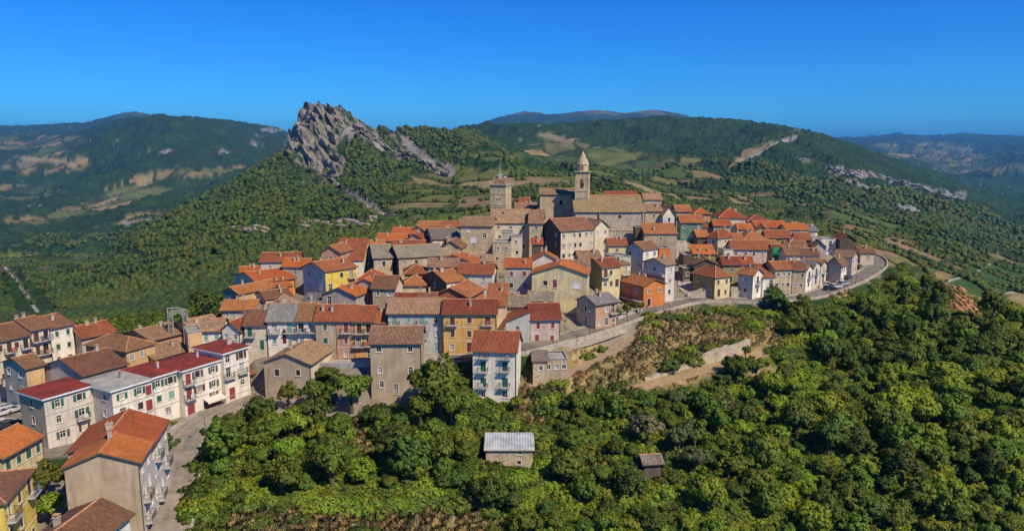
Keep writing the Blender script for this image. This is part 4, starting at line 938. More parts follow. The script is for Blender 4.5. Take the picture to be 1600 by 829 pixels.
# ---------------------------------------------------------------- roads and their edges
def ribbon(name, ln, hw, mat, dz, off0=None, off1=None, kind='structure', uvs=False):
    a, b = (-hw, hw) if off0 is None else (off0, off1)
    mb = MB(); L = []; s = 0
    for i in range(len(ln)):
        d = ln[min(i + 1, len(ln) - 1)][:2] - ln[max(i - 1, 0)][:2]; d = d / (np.hypot(*d) + 1e-9)
        n = np.array([-d[1], d[0]])
        l, r = ln[i][:2] + n * a, ln[i][:2] + n * b
        if i: s += float(np.hypot(*(ln[i][:2] - ln[i - 1][:2])))
        L.append(((l[0], l[1], ln[i][2] + dz), (r[0], r[1], ln[i][2] + dz), s))
    for (l0, r0, s0), (l1, r1, s1) in zip(L, L[1:]):
        mb.face((l0, l1, r1, r0), 0, ((s0, 0), (s1, 0), (s1, b - a), (s0, b - a)))
    o = link(name, mb.mesh(name, mat))
    return tag(o, kind=kind)
def wall_along(mb, ln, off, th, zb, zt, m=0):
    pr = None
    for i in range(len(ln)):
        d = ln[min(i + 1, len(ln) - 1)][:2] - ln[max(i - 1, 0)][:2]; d = d / (np.hypot(*d) + 1e-9)
        n = np.array([-d[1], d[0]])
        a, b = ln[i][:2] + n * off, ln[i][:2] + n * (off + th)
        z0 = ln[i][2] + zb if not callable(zb) else zb(ln[i]); z1 = ln[i][2] + zt
        cur = [(a[0], a[1], z0), (a[0], a[1], z1), (b[0], b[1], z1), (b[0], b[1], z0)]
        if pr:
            for k in range(3): mb.face((pr[k], cur[k], cur[k + 1], pr[k + 1]), m)
        pr = cur
def mat_asphalt(name, c):
    t = NT(name); p = t.pos()
    n1 = t.noise(p, 0.25, 6, 0.7); n2 = t.noise(p, 2.5, 5, 0.7)
    sep = t.n("ShaderNodeSeparateXYZ"); t.l(t.uv(), sep.inputs[0])
    tr = t.math('ABSOLUTE', t.math('SINE', t.math('MULTIPLY', sep.outputs[1], 1.9)))
    b = t.mix(t.ramp(n1, 0.38, 0.62), sc3(c, 1.2), sc3(c, 0.68))
    b = t.mix(t.math('MULTIPLY', t.ramp(tr, 0.6, 1.0), 0.25), b, sc3(c, 1.5))
    b = t.mix(t.math('MULTIPLY', t.ramp(n2, 0.55, 0.8), 0.3), b, sc3(c, 0.6))
    cr = t.n("ShaderNodeTexVoronoi", Scale=0.35, _feature='DISTANCE_TO_EDGE'); t.l(p, cr.inputs['Vector'])
    b = t.mix(t.math('MULTIPLY', t.ramp(cr.outputs['Distance'], 0.03, 0.0), 0.5), b, sc3(c, 0.5))
    t.col(b); t.nor(t.bump(n2, 0.03, 0.5))
    return t.m
M_ASPH = mat_asphalt("old_asphalt", (0.27, 0.225, 0.17))
M_ASPH2 = mat_asphalt("grey_asphalt", (0.19, 0.165, 0.13))
M_PAVE = mat_asphalt("pavement_stone", (0.36, 0.31, 0.25))
ribbon("road", LINES['low'][0], 3.3, M_ASPH, 0.06)
ribbon("road", LINES['up'][0], 2.8, M_ASPH2, 0.06)
ribbon("street", LINES['street'][0], 2.2, M_PAVE, 0.08)
ribbon("lane", LINES['lane'][0], 2.3, M_PAVE, 0.07)
M_DRYW = mat_wall((0.42, 0.36, 0.28), 'stone')
def thing_mesh(name, label, cat, mb, mats, group=None, smooth=False):
    o = link(name, mb.mesh(name, mats, smooth))
    return tag(o, label, cat, group)
# kerbs and pavements
lo = LINES['low'][0]; up = LINES['up'][0]
mb = MB(); wall_along(mb, lo[:60], 3.35, 1.6, -0.4, 0.2)
tag(link("pavement", mb.mesh("pavement", M_PAVE)), kind='structure')
i0 = int(np.argmin(np.abs(up[:, 0] - P(850, 535, 158).x)))
mb = MB(); wall_along(mb, up[i0:], 2.85, 1.1, -0.4, 0.2)
tag(link("pavement", mb.mesh("pavement", M_PAVE)), kind='structure')
mb = MB(); wall_along(mb, up[i0 - 10:], -3.5, 0.45, -1.8, 0.6)
thing_mesh("parapet_wall", "low pale parapet wall along the outer edge of the upper road", "wall", mb, M_DRYW)
mb = MB(); wall_along(mb, lo[:34], -3.9, 0.4, -2.0, 0.55)
thing_mesh("kerb_wall", "low stone edge wall between the curving street and the thicket", "wall", mb, M_DRYW)
# retaining wall under the terrace houses
ln = LINES['lane'][0]
mb = MB(); wall_along(mb, ln[8:], -3.3, 0.5, -7.5, 0.9)
thing_mesh("retaining_wall", "tall grey retaining wall below the lane of coloured terrace houses", "wall", mb, M_CONC)

# ---------------------------------------------------------------- house parts
def wall_mesh(w, d, H, rk, rise, holes, mats, fmat, zb=-4.0):
    """four facades with real openings; fmat: material index per facade"""
    mb = MB()
    fr = {'f': (Vector((0, 0)), Vector((1, 0)), w), 'r': (Vector((w, 0)), Vector((0, 1)), d), 'b': (Vector((w, d)), Vector((-1, 0)), w), 'l': (Vector((0, d)), Vector((0, -1)), d)}
    for k, (o, dr, L) in fr.items():
        n = Vector((dr.y, -dr.x))
        hs = holes.get(k, [])
        def pt(s, z, dep=0.0):
            q = o + dr * s - n * dep
            return (q.x, q.y, z)
        S = sorted(set([0, L] + [a for h in hs for a in h[:2]])); Z = sorted(set([zb, H] + [a for h in hs for a in h[2:4]]))
        for s0, s1 in zip(S, S[1:]):
            for z0, z1 in zip(Z, Z[1:]):
                sm, zm = (s0 + s1) / 2, (z0 + z1) / 2
                if any(h[0] < sm < h[1] and h[2] < zm < h[3] for h in hs): continue
                mb.face((pt(s0, z0), pt(s1, z0), pt(s1, z1), pt(s0, z1)), fmat[k])
        for a, b, c, e in hs:
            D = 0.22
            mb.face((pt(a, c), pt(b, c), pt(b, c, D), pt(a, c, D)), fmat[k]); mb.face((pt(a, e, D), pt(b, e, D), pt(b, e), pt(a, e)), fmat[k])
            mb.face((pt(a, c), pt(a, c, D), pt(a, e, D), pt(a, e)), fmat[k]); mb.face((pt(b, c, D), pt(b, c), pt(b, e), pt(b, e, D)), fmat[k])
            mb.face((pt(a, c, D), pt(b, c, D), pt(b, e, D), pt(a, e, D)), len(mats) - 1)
        top = None
        if rk == 'g' and k in 'lr' or rk == 'G' and k in 'fb': top = [(0, H), (L, H), (L / 2, H + rise)]
        if rk == 's':
            if k == 'b': top = [(0, H), (L, H), (L, H + rise), (0, H + rise)]
            if k == 'r': top = [(0, H), (L, H), (L, H + rise)]
            if k == 'l': top = [(0, H), (L, H), (0, H + rise)]
        if rk in 'LR' and rk != 'f':
            hi = 'r' if rk == 'L' else 'l'
            if k == hi: top = [(0, H), (L, H), (L, H + rise), (0, H + rise)]
            if k == 'f': top = [(0, H), (L, H), (L, H + rise)] if rk == 'L' else [(0, H), (L, H), (0, H + rise)]
            if k == 'b': top = [(0, H), (L, H), (0, H + rise)] if rk == 'L' else [(0, H), (L, H), (L, H + rise)]
        if top: mb.face([pt(*q) for q in top], fmat[k])
    if rk == 'f':
        mb.face(((0, 0, H - .25), (w, 0, H - .25), (w, d, H - .25), (0, d, H - .25)), 0)
    return mb.mesh("wall", mats)
def roof_planes(w, d, H, rk, rise, o):
    """list of (polygon, u-dir, v-dir)"""
    X, Y, Z = Vector((1, 0, 0)), Vector((0, 1, 0)), None
    ps = []; ridge = []
    if rk == 'g':
        k = rise / (d / 2); r = H + rise; e = H - o * k
        ps = [([(-o, -o, e), (w + o, -o, e), (w + o, d / 2, r), (-o, d / 2, r)], X), ([(w + o, d + o, e), (-o, d + o, e), (-o, d / 2, r), (w + o, d / 2, r)], -X)]
        ridge = [((-o, d / 2, r), (w + o, d / 2, r))]
    elif rk == 'G':
        k = rise / (w / 2); r = H + rise; e = H - o * k
        ps = [([(-o, d + o, e), (-o, -o, e), (w / 2, -o, r), (w / 2, d + o, r)], -Y), ([(w + o, -o, e), (w + o, d + o, e), (w / 2, d + o, r), (w / 2, -o, r)], Y)]
        ridge = [((w / 2, -o, r), (w / 2, d + o, r))]
    elif rk == 'h':
        m = min(w, d) / 2; k = rise / m; e = H - o * k; r = H + rise
        if w >= d: A, B = (m, d / 2, r), (w - m, d / 2, r)
        else: A, B = (w / 2, m, r), (w / 2, d - m, r)
        c0, c1, c2, c3 = (-o, -o, e), (w + o, -o, e), (w + o, d + o, e), (-o, d + o, e)
        if w >= d: ps = [([c0, c1, B, A], X), ([c1, c2, B], Y), ([c2, c3, A, B], -X), ([c3, c0, A], -Y)]
        else: ps = [([c0, c1, A], X), ([c1, c2, B, A], Y), ([c2, c3, B], -X), ([c3, c0, A, B], -Y)]
        ridge = [(A, B), (c0, A), (c1, A if w < d else B), (c2, B), (c3, B if w < d else A)]
    elif rk == 's':
        k = rise / d
        ps = [([(-o, -o, H - o * k), (w + o, -o, H - o * k), (w + o, d + o, H + rise + o * k), (-o, d + o, H + rise + o * k)], X)]
    elif rk == 'L':
        k = rise / w
        ps = [([(-o, d + o, H - o * k), (-o, -o, H - o * k), (w + o, -o, H + rise + o * k), (w + o, d + o, H + rise + o * k)], -Y)]
    elif rk == 'R':
        k = rise / w
        ps = [([(w + o, -o, H - o * k), (w + o, d + o, H - o * k), (-o, d + o, H + rise + o * k), (-o, -o, H + rise + o * k)], Y)]
    return ps, ridge
def roof_mesh(w, d, H, rk, rise, o, mats, th=0.16, sag=0.0, lift=0.03):
    mb = MB()
    if rk == 'f':
        for q in ((-.12, -.12, w + .12, .2), (-.12, d - .2, w + .12, d + .12), (-.12, .2, .2, d - .2), (w - .2, .2, w + .12, d - .2)):
            mb.box(q[0], q[1], H + .01, q[2], q[3], H + .16, 1)
        mb.face(((.2, .2, H - .2), (w - .2, .2, H - .2), (w - .2, d - .2, H - .2), (.2, d - .2, H - .2)), 0, ((0, 0), (w, 0), (w, d), (0, d)))
        return mb.mesh("roof", mats)
    ps, ridge = roof_planes(w, d, H, rk, rise, o)
    for poly, ud in ps:
        V = [Vector(p) + Vector((0, 0, lift)) for p in poly]
        nrm = (V[1] - V[0]).cross(V[2] - V[0]).normalized()
        vd = nrm.cross(ud).normalized()
        uvf = lambda p: ((p - V[0]).dot(ud), (p - V[0]).dot(vd))
        if len(V) == 4 and sag > 0:
            nu, nv = 7, 4
            G = [[None] * (nv + 1) for _ in range(nu + 1)]
            for i in range(nu + 1):
                for j in range(nv + 1):
                    s, t_ = i / nu, j / nv
                    p = (V[0] * (1 - s) + V[1] * s) * (1 - t_) + (V[3] * (1 - s) + V[2] * s) * t_
                    sg = -sag * math.sin(math.pi * s) * (0.4 + 0.6 * t_) + random.uniform(-.05, .05) * (1 if 0 < j < nv else .5)
                    if rk in 'sLR': sg *= math.sin(math.pi * t_) * .8 + .2
                    G[i][j] = p + Vector((0, 0, sg))
            if ps.index((poly, ud)) == 1 and rk in 'gG':   # share the ridge line
                for i in range(nu + 1): G[i][nv] = Gr[nu - i].copy()
            Gr = [G[i][nv].copy() for i in range(nu + 1)]
            for i in range(nu):
                for j in range(nv):
                    q = [G[i][j], G[i + 1][j], G[i + 1][j + 1], G[i][j + 1]]
                    mb.face(q, 0, [uvf(p) for p in q])
            low = [G[i][0] for i in range(nu + 1)]
            edges = [[G[i][0] for i in range(nu + 1)], [G[nu][j] for j in range(nv + 1)], [G[0][j] for j in range(nv, -1, -1)]]
            if rk in 'sLR': edges.append([G[i][nv] for i in range(nu, -1, -1)])
            for e in edges:
                for a, b in zip(e, e[1:]):
                    mb.face((a, a - Vector((0, 0, th)), b - Vector((0, 0, th)), b), 1)
        else:
            mb.face(V, 0, [uvf(p) for p in V])
            for a, b in zip(V, V[1:] + V[:1]):
                mb.face((a, a - Vector((0, 0, th)), b - Vector((0, 0, th)), b), 1)
        mb.face([p - Vector((0, 0, th)) for p in V][::-1], 1)
    return mb.mesh("roof", mats)
def roofz(w, d, H, rk, rise, x, y):
    if rk == 'g': return H + rise * (1 - abs(y - d / 2) / (d / 2))
    if rk == 'G': return H + rise * (1 - abs(x - w / 2) / (w / 2))
    if rk == 'h':
        m = min(w, d) / 2
        return H + rise * min(1, min(x, w - x, y, d - y) / m)
    if rk == 's': return H + rise * y / d
    if rk == 'L': return H + rise * x / w
    if rk == 'R': return H + rise * (1 - x / w)
    return H - .2
CH_M, WIN_M = {}, {}
def chimney_mesh(kind):
    if kind in CH_M: return CH_M[kind]
    mb = MB()
    if kind == 0:
        mb.box(-.3, -.25, -1, .3, .25, .9, 0); mb.box(-.38, -.33, .9, .38, .33, 1.0, 0)
        mb.box(-.26, -.2, 1.0, -.16, .2, 1.22, 0); mb.box(.16, -.2, 1.0, .26, .2, 1.22, 0); mb.box(-.36, -.3, 1.22, .36, .3, 1.3, 1)
    elif kind == 1:
        mb.box(-.22, -.22, -1, .22, .22, 1.15, 0); mb.box(-.3, -.3, 1.15, .3, .3, 1.25, 1)
    else:
        mb.box(-.45, -.28, -1, .45, .28, .7, 0); mb.box(-.5, -.33, .7, .5, .33, .82, 0)
        for s in (-.25, .25): mb.tube((s, 0, .82), (s, 0, 1.15), .12, .1, 8, 1)
    CH_M[kind] = mb.mesh("chimney", [M_CHIM, M_RIDGE])
    return CH_M[kind]
def antenna_mesh():
    if 'a' in CH_M: return CH_M['a']
    mb = MB(); mb.tube((0, 0, -.3), (0, 0, 2.3), .025, .02, 5)
    mb.tube((-.5, 0, 2.0), (.5, 0, 2.0), .015, n=4)
    for k in range(6): mb.tube((-.45 + k * .18, -.3 + k * .02, 2.0), (-.45 + k * .18, .3 - k * .02, 2.0), .012, n=4)
    CH_M['a'] = mb.mesh("antenna", M_RAIL); return CH_M['a']
def win_meshes(ww, hh, sash):
    """frame round the opening, sash bars inside it, pane behind"""
    k = (round(ww, 2), round(hh, 2), sash)
    if k in WIN_M: return WIN_M[k]
    mb = MB(); f = 0.13
    mb.box(-ww / 2 - f, -.045, -f * .2, -ww / 2, .02, hh, 0); mb.box(ww / 2, -.045, -f * .2, ww / 2 + f, .02, hh, 0)
    mb.box(-ww / 2 - f, -.045, hh, ww / 2 + f, .02, hh + f, 0); mb.box(-ww / 2 - f - .06, -.12, -f, ww / 2 + f + .06, .02, -f * .2, 0)
    b = .06
    for x in (-ww / 2, -b / 2, ww / 2 - b): mb.box(x, .10, 0, x + b, .15, hh, 1)
    for z in ((0, hh - b) if hh < 1.1 else (0, hh * .62, hh - b)): mb.box(-ww / 2 + .001, .101, z, ww / 2 - .001, .149, z + b, 1)
    fr = mb.mesh("window", [M_FRAME, M_SASH if sash[0] == 'w' else M_BSASH])
    mb = MB(); mb.face(((-ww / 2, .17, 0), (ww / 2, .17, 0), (ww / 2, .17, hh), (-ww / 2, .17, hh)), 0)
    pn = mb.mesh("pane", M_GLASS if sash[-1] != 'c' else M_CURT)
    WIN_M[k] = (fr, pn); return WIN_M[k]
def shut_mesh(ww, hh, mat, mode):
    k = ('s', round(ww, 2), round(hh, 2), mat.name, mode)
    if k in WIN_M: return WIN_M[k]
    mb = MB()
    def leaf(x0, x1, y0):
        mb.box(x0, y0, .02, x1, y0 + .05, hh - .02)
        n = max(3, int(hh / .16))
        for i in range(n): mb.box(x0 + .06, y0 - .015, .08 + i * (hh - .16) / n, x1 - .06, y0 - .002, .08 + (i + .55) * (hh - .16) / n)
    if mode == 'closed': leaf(-ww / 2 + .01, -.01, .02); leaf(.01, ww / 2 - .01, .02)
    elif mode == 'l': leaf(-ww - .02 - .12, -ww / 2 - .14, -.1)
    elif mode == 'r': leaf(ww / 2 + .14, ww + .14, -.1)
    WIN_M[k] = mb.mesh("shutter", mat); return WIN_M[k]
def balcony_meshes(bw, dep, near):
    k = ('b', round(bw, 1), round(dep, 1), near)
    if k in WIN_M: return WIN_M[k]
    mb = MB(); mb.box(-bw / 2, -dep, -.16, bw / 2, .01, 0); 
    for s in (-bw / 2 + .2, bw / 2 - .35): mb.box(s, -dep * .6, -.36, s + .15, 0, -.162)
    sl_ = mb.mesh("balcony", M_SLAB)
    mb = MB(); t_ = .022
    def bar(x, y): mb.box(x - t_ / 2, y - t_ / 2, 0, x + t_ / 2, y + t_ / 2, .95)
    x0, x1, y0 = -bw / 2 + .05, bw / 2 - .05, -dep + .05
    n = int(bw / (.14 if near else .22))
    for i in range(n + 1): bar(x0 + (x1 - x0) * i / n, y0)
    m = int(dep / (.16 if near else .25))
    for i in range(1, m + 1): bar(x0, y0 - y0 * i / m); bar(x1, y0 - y0 * i / m)
    mb.box(x0 - .03, y0 - .03, .95, x1 + .03, y0 + .03, 1.0); mb.box(x0 - .03, y0 + .031, .951, x0 + .03, 0, .999); mb.box(x1 - .03, y0 + .031, .951, x1 + .03, 0, .999)
    rl = mb.mesh("railing", M_RAIL)
    WIN_M[k] = (sl_, rl); return WIN_M[k]
M_CLOTH = [mat_plain("hung_cloth", c, .9) for c in ((.55, .55, .58), (.45, .12, .1), (.2, .25, .4))]
FACE = {'f': (lambda w, d: (0, 0, 0)), 'r': (lambda w, d: (w, 0, R(90))), 'b': (lambda w, d: (w, d, R(180))), 'l': (lambda w, d: (0, d, R(-90)))}
def face_loc(k, w, d, s, z):
    x, y, a = FACE[k](w, d)
    return Vector((x + math.cos(a) * s, y + math.sin(a) * s, z)), a
def in_house(h, loc):
    pass
def build_house(h):
    w, d, H, rk, rise, op, D = h['w'], h['d'], h['H'], h['rk'], h['rise'], h['op'], h['D']
    near = D < 175
    u = Vector((math.cos(R(h['th'])), math.sin(R(h['th'])), 0)); v = Vector((-u.y, u.x, 0))
    name = 'apartment_building' if op.get('row') else 'house'
    for kw, nm in (('palace', 'palace'), ('barn', 'barn'), ('buttress tower', 'stone_tower'), ('apartment', 'apartment_building'), ('tenement', 'tenement'), ('outbuilding', 'outbuilding'), ('cottage', 'cottage'), ('garden shed', 'shed'), ('wooden hut', 'hut')):
        if kw in h['label'].split(' beside')[0].split(' below')[0].split(' left of')[0].split(' before')[0].split(' next to')[0].split(' above')[0].split(' in front')[0].split(' between')[0]: name = nm; break
    root = empty(name, (h['c'].x, h['c'].y, h['base']), R(h['th']))
    tag(root, h['label'], {'house': 'house', 'palace': 'building', 'barn': 'barn', 'stone_tower': 'tower', 'apartment_building': 'apartment block', 'tenement': 'apartment block', 'outbuilding': 'outbuilding', 'shed': 'shed', 'hut': 'hut', 'cottage': 'house'}[name],
        'houses of the hill town' if name in ('house', 'cottage') else ('white apartment blocks in a row' if op.get('row') else None))
    # which facades the road side sees
    vis = {}
    for k, n in (('f', -v), ('r', u), ('b', v), ('l', -u)):
        q, a = face_loc(k, w, d, (w if k in 'fb' else d) / 2, 0)
        wp = h['c'] + u * q.x + v * q.y
        vis[k] = n.x * (0 - wp.x) + n.y * (0 - wp.y) > 0.12 * math.hypot(wp.x, wp.y)
    # openings
    items = []
    def add(k, s, zc, ww, hh, spec):
        ww = round(ww * random.choice((.85, .95, 1.0, 1.1)), 2); hh = round(hh * random.choice((.9, 1.0, 1.0, 1.08)), 2)
        L = w if k in 'fb' else d
        ww = min(ww, L * .6)
        s = min(max(s, ww / 2 + .25), L - ww / 2 - .25); z0 = zc - hh / 2
        if z0 + hh > H - .2: z0 = H - .2 - hh
        for it in items:
            if it[0] == k and abs(it[1] - s) < (it[3] + ww) / 2 + .3 and abs(it[2] + it[4] / 2 - z0 - hh / 2) < (it[4] + hh) / 2 + .25: return
        items.append((k, s, z0, ww, hh, spec))
    shc = op.get('shut')
    for (k, px, py, kd) in op.get('win', []):
        o_, a = face_loc(k, w, d, 0, 0)
        wp = h['c'] + u * o_.x + v * o_.y
        dr = u * math.cos(a) + v * math.sin(a)
        kk = (px - 800) / FPX; zz = h['c'].z - ZC - 3
        s = (kk * (wp.y * CP - zz * SP) - wp.x) / (dr.x - kk * CP * dr.y)
        q = wp + dr * s
        zc = P(px, py, q.y).z - h['base']
        ww, hh = {'w': (.95, 1.35), 's': (1.0, .8), 'd': (1.2, 2.1), 'b': (1.1, 2.1), 'bg': (1.15, 2.15), 'r': (1.2, 2.1), 'W': (1.6, 1.7), 'a': (1.1, 1.45), 'q': (.7, .7)}[kd]
        add(k, s, zc, ww, hh, kd)
    for (s, dz, kd) in op.get('win2', []):
        ww, hh = (1.0, 1.35)
        if kd in ('bw', 'br', 'dr'): ww, hh = 1.15, 2.1
        if kd == 'DR': ww, hh = 1.6, 2.5
        if kd == 'nbg': ww = 1.2
        add('f', s, H - dz, ww, hh, kd)
    nb = op.get('bal', 0)
    def auto(k, ncol, nfl, small):
        L = w if k in 'fb' else d
        for j in range(nfl):
            zc = H - 1.75 - 3.05 * j
            if zc < .9: break
            for i in range(ncol):
                if random.random() < .13 and ncol > 1: continue
                s = (i + .5) / ncol * L + random.uniform(-.2, .2)
                if small: add(k, s, zc + .1 * random.random(), .75, 1.0, 'w'); continue
                if k == 'f' and j < nb and (i % 2 == 0 or ncol <= 2): add(k, s, zc - .1, 1.1, 2.0, 'B')
                elif j == nfl - 1 and random.random() < .4: add(k, s, max(zc, 1.1), 1.1, 2.1, 'd')
                else: add(k, s, zc, .9, 1.3, 'w')
    nfl = max(1, min(4, int((H - .3) / 3.05)))
    nc = op.get('ncol', max(1, int(w / 3)))
    if nc and 'win' not in op and 'win2' not in op: auto('f', nc, nfl, op.get('small'))
    if vis['l'] and op.get('lwin', 1): auto('l', min(op.get('lwin', 1), max(1, int(d / 2.5))), min(nfl, 2), D > 185)
    if vis['r'] and (op.get('rwin', 0) or (op.get('right') and nfl > 2)): auto('r', max(1, int(d / 3)), nfl, D > 185)
    if op.get('rbal'):
        for j in range(3):
            for i in range(2):
                add('r', d * (.3 + .45 * i), H - 2.2 - 3.05 * j, 1.1, 2.0, 'B')
    holes = {}
    for k, s, z0, ww, hh, sp in items: holes.setdefault(k, []).append((s - ww / 2, s + ww / 2, z0, z0 + hh))
    kind = 'stone' if h['wc'] in 'S' else ('peeling' if op.get('peel') else 'plaster')
    mats = [mat_wall(WC[h['wc']], kind)]
    fm = dict(f=0, r=0, b=0, l=0)
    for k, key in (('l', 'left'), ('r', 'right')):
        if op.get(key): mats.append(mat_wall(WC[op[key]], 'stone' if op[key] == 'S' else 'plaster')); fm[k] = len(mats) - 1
    mats.append(M_DARK)
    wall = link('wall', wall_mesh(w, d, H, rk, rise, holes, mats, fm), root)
    # roof
    rc, rkind = RC[h['rc']]
    rm_ = mat_roof(rc, rkind)
    over = .45 if rk in 'gGh' else .35
    if op.get('fascia'): over = .5
    sag = 0 if (rkind in ('sheet', 'new') or D > 235) else (.16 if rkind == 'old' else .07)
    edge = M_WHITEP if op.get('fascia') else (mat_plain("eave_board", (.16, .10, .07), .8) if rk != 'f' else M_CONC)
    roof = link('roof', roof_mesh(w, d, H, rk, rise, over, [rm_, edge], th=.30 if op.get('fascia') else .18, sag=sag), root)
    ps, ridge = roof_planes(w, d, H, rk, rise, over)
    if ridge and rkind != 'sheet' and not op.get('fascia'):
        mb = MB()
        for a, b in ridge:
            A, B = Vector(a), Vector(b); n = max(1, int((B - A).length / 1.6))
            for i in range(n):
                p0, p1 = A.lerp(B, i / n), A.lerp(B, (i + 1) / n)
                up_ = Vector((0, 0, .05 - sag * math.sin(math.pi * (i + .5) / n) * (1 if rk in 'gG' else 0)))
                mb.tube(p0 + up_, p1 + up_, .13 if D < 200 else .15, .11, 6)
        link('ridge_tiles', mb.mesh('ridge_tiles', M_RIDGE), roof)
    for i in range(op.get('chim', 0 if rk == 'f' else random.choice((0, 1, 1, 2)))):
        x, y = random.uniform(.2, .8) * w, random.uniform(.25, .8) * d
        link('chimney', chimney_mesh(random.choice((0, 1, 1, 2))), roof, (x, y, roofz(w, d, H, rk, rise, x, y)), (0, 0, random.choice((0, R(90)))))
    if random.random() < .4:
        x, y = random.uniform(.3, .7) * w, random.uniform(.4, .6) * d
        link('antenna', antenna_mesh(), roof, (x, y, roofz(w, d, H, rk, rise, x, y)), (0, 0, random.uniform(0, 3)))
    if near and rk in 'gG' and not op.get('fascia'):
        mb = MB(); mb.tube((w + .03, -.08, -.5), (w + .03, -.08, H - .3), .06, n=6)
        link('drainpipe', mb.mesh('drainpipe', M_GUT), root)
        mb = MB(); e = H - over * rise / (d / 2 if rk == 'g' else w / 2) - .12
        if rk == 'g': mb.tube((-over, -over - .07, e), (w + over, -over - .07, e), .08, n=6)
        else: mb.tube((w + over + .07, -over, e), (w + over + .07, d + over, e), .08, n=6)
        link('gutter', mb.mesh('gutter', M_GUT), roof)
    # windows, doors, shutters, balconies
    for k, s, z0, ww, hh, sp in items:
        loc, a = face_loc(k, w, d, s, z0)
        isdoor = hh > 1.75
        sash = 'b' if (shc in ('b', 'r') or op.get('left') == 'D') else 'w'
        if random.random() < .25: sash = 'b' if sash == 'w' else 'w'
        if random.random() < .28: sash += 'c'
        fr, pn = win_meshes(ww, hh, sash)
        base = sp[0] == 'n'
        o = link('door' if (isdoor and sp in ('d', 'DR', 'dr', 'r')) else 'window', fr, root, loc, (0, 0, a))
        if sp in ('DR', 'dr', 'r'): link('door_leaf', shut_mesh(ww, hh, SHUT['r'], 'closed'), o)
        elif sp == 'bg': link('shutter', shut_mesh(ww, hh, M_GREEN, 'closed'), o)
        elif sp == 'nb' or sp == 'ng' or sp == 'nbg':
            link('pane', pn, o); m_ = M_GREEN if 'g' in sp else SHUT['b'] if random.random() < .3 else mat_plain("olive_shutter", (.10, .12, .09), .6)
            link('shutter', shut_mesh(ww, hh, m_, 'l'), o); link('shutter', shut_mesh(ww, hh, m_, 'r'), o)
        elif sp in ('g', 'nl'): link('shutter', shut_mesh(ww, hh, M_GREEN if sp == 'g' else M_LGREEN, 'closed'), o)
        elif sp == 'br': link('shutter', shut_mesh(ww, hh, SHUT['r'], 'closed'), o)
        elif sp in ('s', 'W'): link('shutter', shut_mesh(ww, hh, M_WHITEP, 'closed'), o)
        elif shc and random.random() < .75 and D < 215: link('shutter', shut_mesh(ww, hh, SHUT[shc], 'closed'), o)
        else: link('pane', pn, o)
        if sp in ('B', 'b', 'bg', 'bw', 'br', 'nbg', 'a') and not (sp == 'nbg' and False):
            bw = {'bg': 2.1, 'b': 2.1, 'a': 2.1}.get(sp, 2.4); bw = min(bw, (w if k in 'fb' else d) - .2)
            bm, rl = balcony_meshes(bw, .95, near)
            zb_ = z0 if (isdoor or sp == 'a') else z0 - .5
            b_ = link('balcony', bm, root, face_loc(k, w, d, s, zb_)[0], (0, 0, a))
            link('railing', rl, b_)
            if random.random() < .3:
                mb = MB(); x0 = random.uniform(-.9, 0)
                mb.box(x0, -.97, .25, x0 + .7, -.945, 1.03); link('hung_cloth', mb.mesh('hung_cloth', random.choice(M_CLOTH)), b_)
    if op.get('lbal'):
        mb = MB(); mb.box(-1.1, .2, 2.9, 0, d - .2, 3.05); b_ = link('balcony', mb.mesh('balcony', M_SLAB), root)
        mb = MB()
        for i in range(int(d / .25)): mb.box(-1.06, .25 + i * .25, 3.05, -1.03, .28 + i * .25, 4.0)
        mb.box(-1.09, .2, 4.0, -1.0, d - .2, 4.06); link('railing', mb.mesh('railing', M_RAIL), b_)
    if op.get('decks'):
        for j in range(3):
            zz = 1.6 + j * 2.8
            mb = MB(); mb.box(-1.6, -.3, zz, 0, d + .2, zz + .22); mb.box(-1.6, -.3, zz + .222, -1.45, d + .2, zz + 1.0)
            link('terrace', mb.mesh('terrace', mat_wall(WC['g'])), root)
    if op.get('banner'):
        mb = MB()
        for i in range(6): mb.face(((w * .52 + i * .12, -.15 - .05 * (i % 2), H - 5.2), (w * .52 + .12 + i * .12, -.15 - .05 * ((i + 1) % 2), H - 5.2), (w * .52 + .12 + i * .12, -.15 - .05 * ((i + 1) % 2), H - 2.2), (w * .52 + i * .12, -.15 - .05 * (i % 2), H - 2.2)))
        link('banner', mb.mesh('banner', mat_plain("dark_red_cloth", (.16, .02, .03), .9)), root)
    if op.get('awning'):
        mb = MB(); x0, x1 = w - 4.6, w - .3
        mb.face(((x0, -.02, 2.9), (x0, -1.7, 2.3), (x1, -1.7, 2.3), (x1, -.02, 2.9))); mb.face(((x0, -1.7, 2.3), (x0, -1.72, 2.05), (x1, -1.72, 2.05), (x1, -1.7, 2.3)))
        link('awning', mb.mesh('awning', mat_plain("awning_cloth", (.62, .55, .46), .9)), root)
        mb = MB(); mb.box(x0 + .1, -.06, .1, x1 - .1, -.012, 1.0, 0); mb.box(x0 + .1, -.05, 1.0, x1 - .1, -.01, 2.2, 1)
        link('shop_front', mb.mesh('shop_front', [SHUT['r'], M_GLASS]), root)
    if op.get('ground'):
        mb = MB(); mb.box(-.06, -.06, -3.9, w + .06, d + .05, 2.0, 0); link('base_course', mb.mesh('base_course', mat_wall((.55, .45, .33))), root)
    if near and H > 8:   # string course
        mb = MB(); z = H - 3.3
        while z > 1.5:
            if not (op.get('ground') and z < 2.2): 
                mb.box(-.04, -.045, z - .06, w + .04, -.003, z + .06)
            z -= 3.05
        if op.get('row') or op.get('bal'): link('string_course', mb.mesh('string_course', M_FRAME if not op.get('row') else mat_plain("grey_band", (.35, .33, .31), .8)), root)
    return root
for h in HOUSES: build_house(h)

